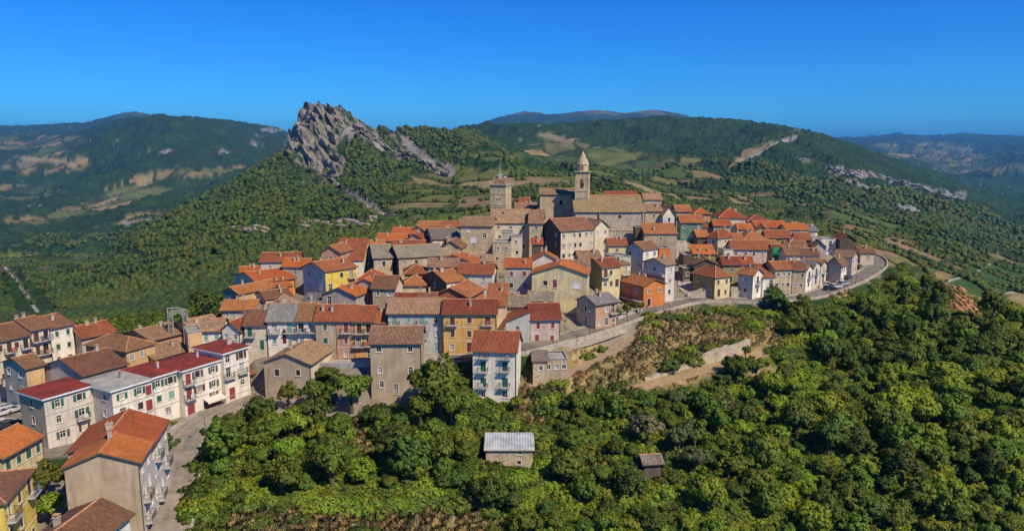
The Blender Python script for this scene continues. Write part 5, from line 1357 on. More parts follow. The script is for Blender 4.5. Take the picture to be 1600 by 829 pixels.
# ---------------------------------------------------------------- church, bell tower, stone tower
M_OLDST = mat_wall((0.47, 0.37, 0.23), 'stone'); M_CHW = mat_wall((0.44, 0.38, 0.30), 'stone'); M_TRIM = mat_wall((0.52, 0.42, 0.29))
M_CHROOF = mat_roof((0.40, 0.27, 0.13), 'old')
def corner(px, py, D, H): 
    c = P(px, py, D); return Vector((c.x, c.y, c.z - H))
def arch_mb(w, h, depth, n=8):
    """outline points of a round headed opening, base centre at 0"""
    pts = [(-w / 2, 0), (w / 2, 0), (w / 2, h - w / 2)] + [(w / 2 * math.cos(a), h - w / 2 + w / 2 * math.sin(a)) for a in [math.pi * k / n for k in range(1, n)]] + [(-w / 2, h - w / 2)]
    return pts
def arched_window(parent, loc, a, w, h, mat=M_DARK, trim=M_TRIM):
    pts = arch_mb(w, h, .1)
    mb = MB()
    out = [(x * 1.0 + (0.22 if x > 0 else -0.22), z + (.22 if z > h - w / 2 - .01 else (-.1 if z == 0 else 0))) for x, z in pts]
    n = len(pts)
    for i in range(n):
        j = (i + 1) % n
        A, B, C_, D_ = pts[i], pts[j], out[j], out[i]
        mb.face(((A[0], -.1, A[1]), (B[0], -.1, B[1]), (C_[0], -.1, C_[1]), (D_[0], -.1, D_[1])), 0)
        mb.face(((D_[0], -.1, D_[1]), (C_[0], -.1, C_[1]), (C_[0], .02, C_[1]), (D_[0], .02, D_[1])), 0)
        mb.face(((B[0], -.1, B[1]), (A[0], -.1, A[1]), (A[0], .0, A[1]), (B[0], .0, B[1])), 0)
    o = link('window', mb.mesh('window', trim), parent, loc, (0, 0, a))
    mb = MB(); mb.face([(x, -.02, z) for x, z in pts]); link('pane', mb.mesh('pane', mat), o)
    return o
def make_church():
    H = 13.0; th = 0
    c = P(899.5, 330, 240); w = P(1007, 330, 240).x - c.x; d = 22.0
    root = empty('church', (c.x, c.y, c.z - H)); tag(root, 'long tan roofed stone church with round headed window beside its bell tower', 'church')
    link('wall', wall_mesh(w, d, H, 'g', 4.4, {'f': [(w * .62, w * .62 + .9, H - 2.2, H - 1.3)]}, [M_CHW, M_DARK], dict(f=0, r=0, b=0, l=0)), root)
    rf = link('roof', roof_mesh(w, d, H, 'g', 4.4, .5, [M_CHROOF, mat_plain("eave_board", (.16, .10, .07), .8)], sag=.12), root)
    mb = MB(); mb.tube((-.5, d / 2, H + 4.45), (w + .5, d / 2, H + 4.45), .2, n=6); link('ridge_tiles', mb.mesh('ridge_tiles', M_RIDGE), rf)
    mb = MB(); 
    for x in (w * .33, w - .6): mb.box(x, -.35, -2, x + .5, -.002, H - .6)
    link('buttress', mb.mesh('buttress', M_TRIM), root)
    mb = MB(); mb.box(w * .38, -.16, H - 6.4, w * .92, -.003, H - 6.15); link('string_course', mb.mesh('string_course', M_TRIM), root)
    mb = MB(); mb.tube((w * .34, -.5, 0), (w * .34, -.5, H - .2), .08, n=6); link('drainpipe', mb.mesh('drainpipe', M_GUT), root)
    # side chapel block on the left
    p0 = P(844, 302.8, 254); e = Vector((p0.x - c.x, p0.y - c.y, p0.z - (c.z - H)))
    ww = P(899, 302.8, 254).x - p0.x + 1.0
    ch = link('chapel', wall_mesh(ww, 9, e.z, 'g', 1.9, {}, [M_OLDST, M_DARK], dict(f=0, r=0, b=0, l=0)), root, (e.x, e.y, 0))
    link('chapel_roof', roof_mesh(ww, 9, e.z, 'g', 1.9, .45, [M_CHROOF, mat_plain("eave_board", (.16, .10, .07), .8)], sag=.1), ch)
    arched_window(ch, (ww * .55, 0, e.z - 3.8), 0, 1.0, 1.7)
    # upper strip of newer roof behind the ridge
    mb = MB(); x0 = P(944, 303, 252).x - c.x
    V = [(x0, d * .56, H + 4.0), (w + .3, d * .56, H + 4.0), (w + .3, d * .85, H + 5.6), (x0 + .8, d * .85, H + 5.6)]
    mb.face(V, 0, ((0, 0), (14, 0), (14, 6), (0, 6))); mb.face([(a, b, z - .2) for a, b, z in V][::-1], 1)
    for a, b in zip(V, V[1:] + V[:1]): mb.face((a, (a[0], a[1], a[2] - 1.6), (b[0], b[1], b[2] - 1.6), b), 2)
    link('upper_roof', mb.mesh('upper_roof', [mat_roof(RC['O'][0], 'tile'), M_TRIM, M_CHW]), root)
make_church()
def make_bell_tower():
    D = 249.0; zt = lambda y: ZC - tdep(y) * D
    cx = P(910, 300, D).x
    base = ZC - 34; root = empty('bell_tower', (cx, D, base), R(-12))
    tag(root, 'slender stone bell tower with arched belfry and pointed conical spire', 'bell tower')
    hw = 2.15; Z = lambda y: zt(y) - base
    z1 = Z(269.5); zo0, zo1 = Z(294), Z(279)
    mb = MB(); ow = .62; pts_n = 8
    # shaft below the openings, corner piers, arched heads
    mb.box(-hw, -hw, -1, hw, hw, zo0)
    for sx in (-1, 1):
        for sy in (-1, 1): 
            x0, x1 = sorted((sx * hw, sx * ow)); y0, y1 = sorted((sy * hw, sy * ow)); mb.box(x0, y0, zo0, x1, y1, zo1)
    mb.box(-hw, -hw, zo1, hw, hw, z1)
    for a in range(4):
        M = Matrix.Rotation(a * math.pi / 2, 4, 'Z')
        for k in range(pts_n):
            a0, a1 = math.pi * k / pts_n, math.pi * (k + 1) / pts_n
            q = [(ow * math.cos(a0), -hw, zo1 - ow + ow * math.sin(a0)), (ow * math.cos(a1), -hw, zo1 - ow + ow * math.sin(a1)), (ow * math.cos(a1), -hw, zo1), (ow * math.cos(a0), -hw, zo1)]
            mb.face([tuple(M @ Vector(p)) for p in q]); mb.face([tuple(M @ Vector((p[0], p[1] + .8, p[2]))) for p in q][::-1])
    link('shaft', mb.mesh('shaft', M_OLDST), root)
    mb = MB()
    for zz, o, t_ in ((z1, .28, .25), (z1 + .251, .42, .2), (zo0 - .9, .14, .2), (zo0 - 3.2, .12, .2)): mb.box(-hw - o, -hw - o, zz, hw + o, hw + o, zz + t_)
    for sx in (-1, 1):
        for sy in (-1, 1): mb.box(min(sx * (hw - .3), sx * (hw + .1)), min(sy * (hw - .3), sy * (hw + .1)), 0, max(sx * (hw - .3), sx * (hw + .1)), max(sy * (hw - .3), sy * (hw + .1)), zo1 + .8)
    link('cornice', mb.mesh('cornice', M_TRIM), root)
    mb = MB(); z2 = Z(257.5); mb.lathe([(1.98, z1 + .45), (1.98, z2), (2.2, z2 + .01), (2.2, z2 + .25)], 8, ph=math.pi / 8); dr = link('drum', mb.mesh('drum', M_OLDST), root)
    for a in range(0, 8, 2):
        mb = MB(); mb.tube((0, -1.86, (z1 + z2) / 2 + .3), (0, -1.83 - .03, (z1 + z2) / 2 + .31), .01)
        arched_window(dr, (1.84 * math.sin(a * math.pi / 4), -1.84 * math.cos(a * math.pi / 4), (z1 + z2) / 2 - .2), a * math.pi / 4, .5, 1.1)
    mb = MB(); za = Z(236); mb.lathe([(2.1, z2 + .251), (1.65, z2 + .252 + (za - z2) * .25), (1.12, z2 + (za - z2) * .5), (.5, z2 + (za - z2) * .8), (.08, za)], 12)
    sp = link('spire', mb.mesh('spire', mat_wall((0.46, 0.36, 0.22), 'stone')), root)
    mb = MB(); mb.lathe([(.001, za - .1), (.2, za + .1), (.001, za + .3)], 8); mb.tube((0, 0, za + .2), (0, 0, za + 1.3), .05); mb.tube((-.3, 0, za + .95), (.3, 0, za + .95), .045)
    link('cross', mb.mesh('cross', M_RAIL), sp)
    mb = MB(); mb.lathe([(.62, zo0 + .7), (.5, zo0 + .85), (.36, zo0 + 1.3), (.28, zo0 + 1.6), (.05, zo0 + 1.7)], 12); mb.tube((0, 0, zo0 + 1.6), (0, 0, zo1), .05)
    link('bell', mb.mesh('bell', mat_plain("bronze", (.14, .11, .06), .4, .1, .7)), root)
make_bell_tower()
def make_stone_tower():
    D = 252; H = 16; p = P(766, 290, D); root = empty('stone_tower', (p.x, p.y, p.z - H), R(-20))
    tag(root, 'square cream stone tower with low roof and radio mast left of the church', 'tower')
    w, d = 5.6, 5.6
    hs = {'f': [(2.9, 3.4, H - 2.0, H - 1.4), (2.2, 2.7, H - 5.0, H - 4.3), (3.2, 3.7, H - 5.0, H - 4.3)], 'r': [(3.2, 3.7, H - 1.6, H - .9), (3.2, 3.7, H - 5.4, H - 4.5)]}
    link('wall', wall_mesh(w, d, H, 'f', 0, hs, [mat_wall((.54, .42, .27), 'stone'), M_DARK], dict(f=0, r=0, b=0, l=0)), root)
    mb = MB(); mb.box(-.25, -.25, H - .1, w + .25, d + .25, H + .25); mb.box(-.4, -.4, H + .251, w + .4, d + .4, H + .5)
    for z in (H - 2.9, H - 6.6, H - 7.4): mb.box(-.08, -.08, z, w + .08, d + .08, z + .16)
    for s in range(4):
        for k in range(5):
            q = -.3 + k * (w + .3) / 4
            M = Matrix.Translation((w / 2, d / 2, 0)) @ Matrix.Rotation(s * math.pi / 2, 4, 'Z') @ Matrix.Translation((-w / 2, -d / 2, 0))
            mb.obox(M, q, -.36, H + .5, q + .3, -.1, H + .5 + (1.0 if k in (0, 4) else .45))
    link('cornice', mb.mesh('cornice', M_TRIM), root)
    mb = MB(); a = .5; zt = H + .52
    q = [(a, a, zt), (w - a, a, zt), (w - a, d - a, zt), (a, d - a, zt)]; m = 1.5; r = [(m, m, zt + 1.5), (w - m, m, zt + 1.5), (w - m, d - m, zt + 1.5), (m, d - m, zt + 1.5)]
    for i in range(4):
        j = (i + 1) % 4; mb.face((q[i], q[j], r[j], r[i]), 0, ((0, 0), (4, 0), (3, 2), (1, 2)))
    mb.face(r, 0)
    rf = link('roof', mb.mesh('roof', mat_roof(RC['T'][0], 'old')), root)
    mb = MB(); mb.tube((w * .45, d / 2, zt + 1.4), (w * .45, d / 2, zt + 7.2), .09, .05, 6)
    for z, L in ((zt + 3.0, 1.1), (zt + 2.3, .8)):
        for an in (20, 80, 140): mb.tube((w * .45 - L * math.cos(R(an)), d / 2 - L * math.sin(R(an)), z - .2), (w * .45 + L * math.cos(R(an)), d / 2 + L * math.sin(R(an)), z + .2), .06, n=5)
    mb.lathe([(.01, zt + 2.2), (.5, zt + 2.25), (.55, zt + 2.6)], 10, c=(w * .45 + 1.8, d / 2), capt=False)
    link('mast', mb.mesh('mast', M_WHITEP), rf)
make_stone_tower()

# ---------------------------------------------------------------- rocky peak: tilted limestone blades
def mat_rock():
    t = NT("limestone"); p = t.pos(); g = t.n("ShaderNodeNewGeometry")
    n = t.noise(t.mapv(p, (.12, .03, .05), (0, R(30), 0)), 1.0, 8, 0.7); n2 = t.noise(p, 0.25, 6, .7)
    b = t.mix(t.ramp(n, .3, .7), (0.40, 0.37, 0.33), (0.20, 0.185, 0.165))
    b = t.mix(t.math('MULTIPLY', t.ramp(n2, .55, .72), .6), b, (0.30, 0.22, 0.15))
    b = t.mix(t.math('MULTIPLY', t.ramp(n2, .46, .30), .75), b, (0.045, 0.06, 0.025))
    t.col(b); t.nor(t.bump(n, 5.0, .9, t.bump(n2, 1.5, .7)))
    return t.m
M_ROCK = mat_rock()
def blades(name, polys, mat, seed, sizes, ymin=500, tilt=(0.62, -0.35, -0.70)):
    rg = random.Random(seed); mb = MB()
    for poly, cnt in polys:
        xs = [p[0] for p in poly]; ys = [p[1] for p in poly]; made = 0; tries = 0
        while made < cnt and tries < cnt * 30:
            tries += 1
            px, py = rg.uniform(min(xs), max(xs)), rg.uniform(min(ys), max(ys))
            ins = False; j = len(poly) - 1
            for i in range(len(poly)):
                if (poly[i][1] > py) != (poly[j][1] > py) and px < (poly[j][0] - poly[i][0]) * (py - poly[i][1]) / (poly[j][1] - poly[i][1]) + poly[i][0]: ins = not ins
                j = i
            if not ins: continue
            h = hit(px, py, ymin)
            if h is None or h.y > 2000: continue
            made += 1
            L, Wd, T = [rg.uniform(*s) for s in sizes]
            ax = Vector(tilt).normalized() + Vector((rg.uniform(-.15, .15), rg.uniform(-.15, .15), rg.uniform(-.12, .12))); ax.normalize()
            sd = ax.cross(Vector((-.55, -.6, .58))).normalized(); up_ = sd.cross(ax).normalized()
            if up_.y > 0: up_ = -up_
            rows = []
            for k, f in enumerate((-.5, -.25, 0, .25, .5)):
                ww = Wd * (.25 + .75 * math.cos(f * 2.6)) * rg.uniform(.7, 1.2); tt = T * (.2 + .8 * math.cos(f * 2.7)) * rg.uniform(.7, 1.3)
                c = h + ax * (L * f)
                rows.append([c - sd * ww / 2 - up_ * T, c - sd * ww * .3 + up_ * tt * rg.uniform(.5, .9), c + sd * ww * rg.uniform(-.1, .2) + up_ * tt, c + sd * ww / 2 + up_ * tt * .2, c + sd * ww * .5 - up_ * T])
            for A, B in zip(rows, rows[1:]):
                for i in range(4): mb.face((A[i], A[i + 1], B[i + 1], B[i]))
            mb.face(rows[0][::-1]); mb.face(rows[-1])
    return mb
def rocky_peak():
    x0, x1 = P(425, 250, 1150).x, P(725, 250, 1200).x
    xs = np.arange(x0, x1, 2.2); ys = np.exp(np.arange(math.log(880), math.log(1380), 0.0024))
    X, Y = np.meshgrid(xs, ys)
    base_ = ground(X, Y); qx, qy = pix(X, Y, base_)
    def el(cx, cy, rx, ry, an, soft=.3):
        c_, s_ = math.cos(R(an)), math.sin(R(an)); U, V = qx - cx, qy - cy
        return 1 - sst(1 - soft, 1 + soft, np.hypot((U * c_ + V * s_) / rx, (-U * s_ + V * c_) / ry) + .3 * fbm(X / 30, Y / 30, 7, 3))
    m = np.zeros(X.shape)
    for q in [(496, 212, 36, 50, 28), (476, 226, 27, 22, 0), (530, 192, 14, 30, 28), (518, 262, 20, 26, 40), (560, 184, 12, 5, 30), (585, 215, 4.5, 42, -58), (618, 232, 4, 40, -55), (655, 250, 4.5, 36, -56), (690, 264, 17, 9, 25), (555, 310, 46, 5, 38), (545, 300, 22, 6, 30), (478, 290, 8, 5, 0)]:
        m = np.maximum(m, el(*q))
    wx, wy = fbm(X / 50, Y / 50, 19, 3) * 14, fbm(X / 50 + 9, Y / 50, 23, 3) * 14
    s1 = ((X + wx) * .80 + (Y + wy) * .60) / 19.0 + .35 * fbm(X / 120, Y / 120, 29, 2); s2 = ((X + wx) * .86 + (Y + wy) * .50) / 7.5
    al = ((X + wx) * .60 - (Y + wy) * .80)
    saw = lambda s: np.where((s % 1) < .78, (s % 1) / .78, (1 - (s % 1)) / .22)
    k1 = saw(s1 + .6 * fbm(al / 60, s1 * .5, 37, 2)); k2 = saw(s2 + .5 * fbm(al / 25, s2 * .4, 39, 2))
    amp = sst(-.35, .3, fbm(np.floor(s1) * 3.7, al / 38, 43, 2))
    dz = k1 ** 1.3 * 17 * (.3 + amp) + k2 * 3.6 + np.abs(fbm(X / 9, Y / 12, 47, 3)) * 4.0
    top = np.clip((235 - qy) / 70, 0, 1)
    ds_ = (dz * (.75 + .4 * top) + 2.0) * sst(.15, .7, m)      # slabs lean out of the face
    z = base_ - 4 + .55 * ds_
    rocky = sst(.25, .55, m) * sst(.28, .50, k1 * .7 + k2 * .35 + .55 * fbm(X / 20, Y / 20, 53, 3) + .12)
    c = np.zeros(X.shape + (3,)); c[:] = (0.040, 0.066, 0.016)
    rc_ = np.array([0.31, 0.275, 0.22]) * (.75 + .5 * (0.5 + fbm(X / 14, Y / 30, 59, 4))[..., None])
    c = c * (1 - rocky[..., None]) + rc_ * rocky[..., None]
    n0, n1 = X.shape; idx = np.arange(n0 * n1).reshape(n0, n1)
    use = (m > .12); ok_ = use[:-1, :-1] | use[1:, 1:] | use[1:, :-1] | use[:-1, 1:]
    q = np.stack([idx[:-1, :-1], idx[:-1, 1:], idx[1:, 1:], idx[1:, :-1]], -1)[ok_]
    co = np.stack([X - .25 * ds_, Y - .80 * ds_, z], -1).reshape(-1, 3)
    u_, inv = np.unique(q, return_inverse=True); co = co[u_]; q = inv.reshape(q.shape)
    me = bpy.data.meshes.new("rocky_peak"); me.from_pydata(co.tolist(), [], q.tolist())
    a = me.color_attributes.new('land', 'FLOAT_COLOR', 'POINT'); cc = np.ones((len(co), 4), np.float32); cc[:, :3] = c.reshape(-1, 3)[u_]; a.data.foreach_set('color', cc.ravel())
    w_ = me.attributes.new('wood', 'FLOAT', 'POINT'); w_.data.foreach_set('value', np.zeros(len(co), np.float32))
    t = NT("limestone_crag"); att = t.n("ShaderNodeAttribute", _attribute_name='land'); p = t.pos()
    n_ = t.noise(p, .35, 8, .7); nn = t.noise(t.mapv(p, (.5, .5, .12)), 1.0, 6, .7)
    b = t.mix(t.ramp(n_, .35, .7), att.outputs['Color'], t.hsv(att.outputs['Color'], .49, 1.2, .55)); t.col(b); t.nor(t.bump(nn, 2.5, .8, t.bump(n_, 1.5, .8)))
    me.materials.append(t.m)
    tag(link("rocky_peak", me), kind='structure')
rocky_peak()
mb = blades("rock", [([(465, 346), (580, 346), (575, 356), (470, 356)], 26), ([(365, 354), (425, 354), (425, 362), (365, 362)], 12), ([(585, 335), (615, 335), (612, 345), (590, 345)], 10)], M_ROCK, 8, ((5, 12), (2, 5), (1, 2.6)), 300, (0.9, -.1, -.2))
o = link("rock_outcrops", mb.mesh("rock_outcrops", mat_plain("pale_scree", (.30, .25, .19), .9, .35, 0, .2))); tag(o, kind='structure')
mb = blades("rock", [([(1295, 262), (1370, 274), (1500, 300), (1498, 308), (1370, 284), (1295, 270)], 46), ([(1475, 300), (1510, 304), (1510, 312), (1480, 310)], 14)], M_ROCK, 9, ((10, 26), (4, 8), (2, 5)), 900, (0.8, -.2, -.35))
o = link("rock_ledge", mb.mesh("rock_ledge", M_ROCK)); tag(o, kind='structure')
mb = blades("rock", [([(1484, 448), (1510, 452), (1528, 488), (1500, 490)], 60), ([(1505, 505), (1530, 512), (1520, 530), (1506, 525)], 16)], M_ROCK, 10, ((2, 5), (1, 2.4), (.6, 1.4)), 150, (0.4, -.4, -.6))
o = link("rock_face", mb.mesh("rock_face", mat_plain("ochre_rock", (.42, .22, .10), .95, .35, 0, .8))); tag(o, kind='structure')

# pale valley roads far below
FARROADS = []
for pts, hw in (([(2, 410), (10, 417), (24, 440), (40, 462), (52, 476), (64, 494)], 1.8), ([(1478, 441), (1498, 437), (1520, 429), (1532, 419), (1550, 409)], 2.0), ([(1556, 462), (1578, 455), (1600, 452), (1630, 450)], 1.8)):
    q = [hit(px, py, 260) for px, py in pts]; q = [v for v in q if v is not None]
    if len(q) < 2: continue
    ln = smooth_line(np.array([tuple(v) for v in q]), 6.0); ln[:, 2] = ground(ln[:, 0], ln[:, 1])
    for _ in range(3): ln[1:-1, 2] = np.maximum((ln[:-2, 2] + ln[1:-1, 2] + ln[2:, 2]) / 3, ln[1:-1, 2])
    FARROADS.append(ln)

# ---------------------------------------------------------------- walls, ruin, arch, posts, vehicles
def wall_between(mb, a, b, ha, hb, th=.5, n=8, rough=.12, m=0):
    a, b = Vector(a), Vector(b); d = (b - a); d.z = 0; nn = Vector((-d.y, d.x, 0)).normalized() * th
    pr = None
    for i in range(n + 1):
        f = i / n; p = a.lerp(b, f); p.z = float(ground(p.x, p.y)); hgt = ha + (hb - ha) * f + random.uniform(-rough, rough)
        cur = [p + Vector((0, 0, -1.5)), p + nn * .1 + Vector((0, 0, hgt)), p + nn + Vector((0, 0, hgt + .02)), p + nn + Vector((0, 0, -1.5))]
        if pr:
            for k in range(3): mb.face((pr[k], cur[k], cur[k + 1], pr[k + 1]), m)
        else: mb.face(cur, m)
        pr = cur
    mb.face(pr[::-1], m)
up0 = LINES['up'][0]
a, b = P(1074, 470, 206), P(1116, 466, 206)
mb = MB(); wall_between(mb, a, b, 1.2, 3.8, n=10); thing_mesh("stone_wall", "sloping stone retaining wall left of the yellow pyramid roofed house", "wall", mb, M_DRYW)
a, b = P(1142, 466, 207), P(1176, 467, 209)
mb = MB(); wall_between(mb, a, b, 3.4, 2.6, n=8); thing_mesh("stone_wall", "stone retaining wall with grass above it between yellow and white houses", "wall", mb, M_DRYW)
tl = LINES['terr'][0]; mb = MB(); pr = None
nrm_t = None
for i in range(6, len(tl) - 1):
    f = (i - 6) / (len(tl) - 7)
    d = tl[i + 1][:2] - tl[i][:2]; d = d / np.hypot(*d); n = np.array([-d[1], d[0]])
    q = tl[i][:2] + n * 2.3; hgt = (.5 + float(2.3 * sst(.35, .6, np.array(f)))) + random.uniform(-.5, .4)
    zb = tl[i][2] - 1.5; off = random.uniform(-.15, .15)
    cur = [Vector((q[0], q[1], zb)), Vector((q[0] + n[0] * (.25 + off), q[1] + n[1] * (.25 + off), zb + 1.5 + hgt)), Vector((q[0] + n[0] * 1.1, q[1] + n[1] * 1.1, zb + 1.5 + hgt)), Vector((q[0] + n[0] * 1.1, q[1] + n[1] * 1.1, zb))]
    if pr:
        for k in range(3): mb.face((pr[k], cur[k], cur[k + 1], pr[k + 1]))
    pr = cur
thing_mesh("dry_stone_wall", "long pale dry stone wall holding the dry slope above the earth track", "wall", mb, mat_wall((.42, .35, .26), 'stone'))
a, b = P(982, 489, 190), P(1003, 478, 194)
mb = MB(); wall_between(mb, P(966, 500, 181), P(1004, 484, 190), .9, .9, n=6); thing_mesh("garden_wall", "low white garden wall beside the hedge below the vivid orange house", "wall", mb, M_CONC)

def make_arch():
    p = hit(279, 513, 120); D = 176; p = P(279, 512, D); p.z = float(ground(p.x, p.y)); zt = P(279, 481, D).z - p.z
    w = P(294, 490, D).x - P(265, 490, D).x
    root = empty('festival_arch', p, R(10)); tag(root, 'white lattice festival arch standing behind the tan roofs at the left', 'arch')
    fr = MB(); la = MB()
    for y in (-.2, .2):
        for x in (-w / 2, -w / 2 + 1.1, w / 2 - 1.1, w / 2): fr.tube((x, y, 0), (x, y, zt - (.0 if x < 0 else .6)), .07, n=5)
        fr.tube((-w / 2, y, zt), (0, y, zt + .1), .07, n=5); fr.tube((0, y, zt + .1), (w / 2, y, zt - .6), .07, n=5)
        n = 14; r0 = w / 2 - 1.1
        arcs = [[(r * math.cos(t_), y, zt - 1.2 - r0 + r * math.sin(t_)) for t_ in [math.pi * k / n for k in range(n + 1)]] for r in (r0, r0 + .8)]
        for A in arcs:
            for q, s in zip(A, A[1:]): fr.tube(q, s, .06, n=5)
        for k in range(n): la.tube(arcs[0][k], arcs[1][k + 1], .04, n=4); la.tube(arcs[1][k], arcs[0][k + 1], .04, n=4)
        for sx in (-1, 1):
            z = 0.3
            while z < zt - 1.4:
                la.tube((sx * w / 2, y, z), (sx * (w / 2 - 1.1), y, z + .7), .04, n=4); la.tube((sx * (w / 2 - 1.1), y, z), (sx * w / 2, y, z + .7), .04, n=4); z += .7
        for sx in (-1, 1):
            for k in range(3): 
                c = Vector((sx * (w / 2 - 1.0), y, zt - 1.0 - k * .1)); rr = .25 + .2 * k
                for j in range(8): la.tube(c + Vector((rr * math.cos(j * .785), 0, rr * math.sin(j * .785))), c + Vector((rr * math.cos((j + 1) * .785), 0, rr * math.sin((j + 1) * .785))), .03, n=4)
    ga = mat_plain('weathered_white_wood', (.33, .34, .30), .8); link('frame', fr.mesh('frame', ga), root); link('lattice', la.mesh('lattice', ga), root)
make_arch()

def make_netting():
    q = P(1212, 406, 233); q.z = float(ground(q.x, q.y)); root = empty('scaffold', q, 0); tag(root, 'scaffold wrapped in bright green netting between red and brown roofs', 'scaffold')
    zt = P(1212, 386, 233).z - q.z; mb = MB(); w = 2.0; d = 1.0
    for x in (0, w / 2, w):
        for y in (0, d): mb.tube((x - w / 2, y, 0), (x - w / 2, y, zt + .3), .05, n=5)
    z = 2.0
    while z < zt: mb.box(-w / 2, 0, z, w / 2, d, z + .06); z += 2.0
    link('frame', mb.mesh('frame', M_RAIL), root)
    mb = MB(); n = 10
    for k in range(n):
        for (a, b) in (((-w / 2, -.08), (w / 2, -.08)), ((w / 2 + .08, 0), (w / 2 + .08, d)), ((-w / 2 - .08, d), (-w / 2 - .08, 0))):
            z0, z1 = zt * k / n, zt * (k + 1) / n; o0, o1 = .06 * math.sin(k * 2.1), .06 * math.sin(k * 2.1 + 2.1)
            mb.face(((a[0], a[1] + o0, z0), (b[0], b[1] + o0, z0), (b[0], b[1] + o1, z1), (a[0], a[1] + o1, z1)))
    link('net', mb.mesh('net', mat_plain('green_netting', (.02, .28, .10), .8)), root)
make_netting()

# posts and lamps along the outer edge of the upper road
def off_pt(ln, i, off):
    d = ln[min(i + 1, len(ln) - 1)][:2] - ln[max(i - 1, 0)][:2]; d = d / np.hypot(*d)
    return Vector((ln[i][0] - d[1] * off, ln[i][1] + d[0] * off, ln[i][2]))
def make_post():
    mb = MB(); mb.tube((0, 0, 0), (0, 0, 1.0), .09, .08, 8); mb.lathe([(.11, 1.0), (.11, 1.08), (.05, 1.16)], 8)
    return mb.mesh("bollard", mat_plain("dark_iron", (.07, .06, .055), .6))
ORD = ['leftmost', 'second from left', 'third from left', 'fourth from left', 'fifth from left', 'sixth from left', 'seventh from left', 'eighth from left', 'ninth from left', 'tenth from left', 'eleventh from left', 'twelfth from left', 'thirteenth from left', 'fourteenth from left', 'fifteenth from left', 'sixteenth from left', 'seventeenth from left', 'eighteenth from left', 'nineteenth from left', 'twentieth from left']
NUMW = ['none', 'one', 'two', 'three', 'four', 'five', 'six', 'seven', 'eight', 'nine', 'ten', 'eleven', 'twelve', 'thirteen', 'fourteen', 'fifteen', 'sixteen', 'seventeen', 'eighteen', 'nineteen', 'twenty']
def order_label(k, n, what):
    """place in its row, counted from the left of the picture"""
    if n == 1: return "the only " + what[0] + what[2]
    if n == 2: return ('left of two ', 'right of two ')[k] + what[1] + what[2]
    o = 'rightmost' if k == n - 1 else ORD[k]
    return f"{o} of {NUMW[n] if n <= 20 else 'many'} " + what[1] + what[2]
pm = make_post()
ids = list(range(i0 - 4, len(up0) - 8, 4))[:30]
land = lambda x: "below the palace houses" if x < 960 else ("opposite the vivid orange house" if x < 1060 else ("opposite the yellow pyramid roofed house" if x < 1150 else ("above the big round tree" if x < 1260 else "on the outside of the far bend")))
bl_ = []
for i in ids:
    q = off_pt(up0, i, -2.75); px = float(pix(q.x, q.y, q.z)[0]); bl_.append((px, q, land(px)))
bl_.sort(key=lambda t: t[0])
for px, q, ld in bl_:
    same = [b for b in bl_ if b[2] == ld]; k = [b[0] for b in same].index(px)
    o = link('bollard', pm, None, q); tag(o, order_label(k, len(same), ("dark road edge bollard ", "dark road edge bollards ", ld)), 'bollard', 'bollards along the upper road')
def make_lamp(q, rz, label):
    root = empty('street_lamp', q, rz); tag(root, label, 'street lamp', 'street lamps')
    mb = MB(); mb.tube((0, 0, 0), (0, 0, .8), .1, .08, 8); mb.tube((0, 0, .8), (0, 0, 5.4), .06, .045, 8); mb.tube((0, 0, 5.4), (.9, 0, 5.8), .04, .035, 6)
    link('pole', mb.mesh('pole', M_RAIL), root)
    mb = MB(); mb.box(.75, -.16, 5.72, 1.35, .16, 5.86); mb.box(.82, -.12, 5.66, 1.28, .12, 5.718); link('lamp_head', mb.mesh('lamp_head', mat_plain("grey_metal", (.3, .3, .3), .5)), root)
for i, lab in ((i0 + 6, "slim street lamp by the house with white framed doors"), (i0 + 26, "slim street lamp below the blank grey walled house"), (i0 + 48, "slim street lamp opposite the vivid orange house"), (i0 + 76, "slim street lamp before the white gabled house"), (i0 + 100, "slim street lamp in the far bend of the upper road")):
    if i < len(up0) - 2: q = off_pt(up0, i, -3.0); make_lamp(q, R(90), lab)
for i, lab in ((22, "slim street lamp on the thicket side of the curving street"), (46, "slim street lamp near the shop awning")):
    q = off_pt(lo, min(i, len(lo) - 2), -3.6); make_lamp(q, R(160), lab)

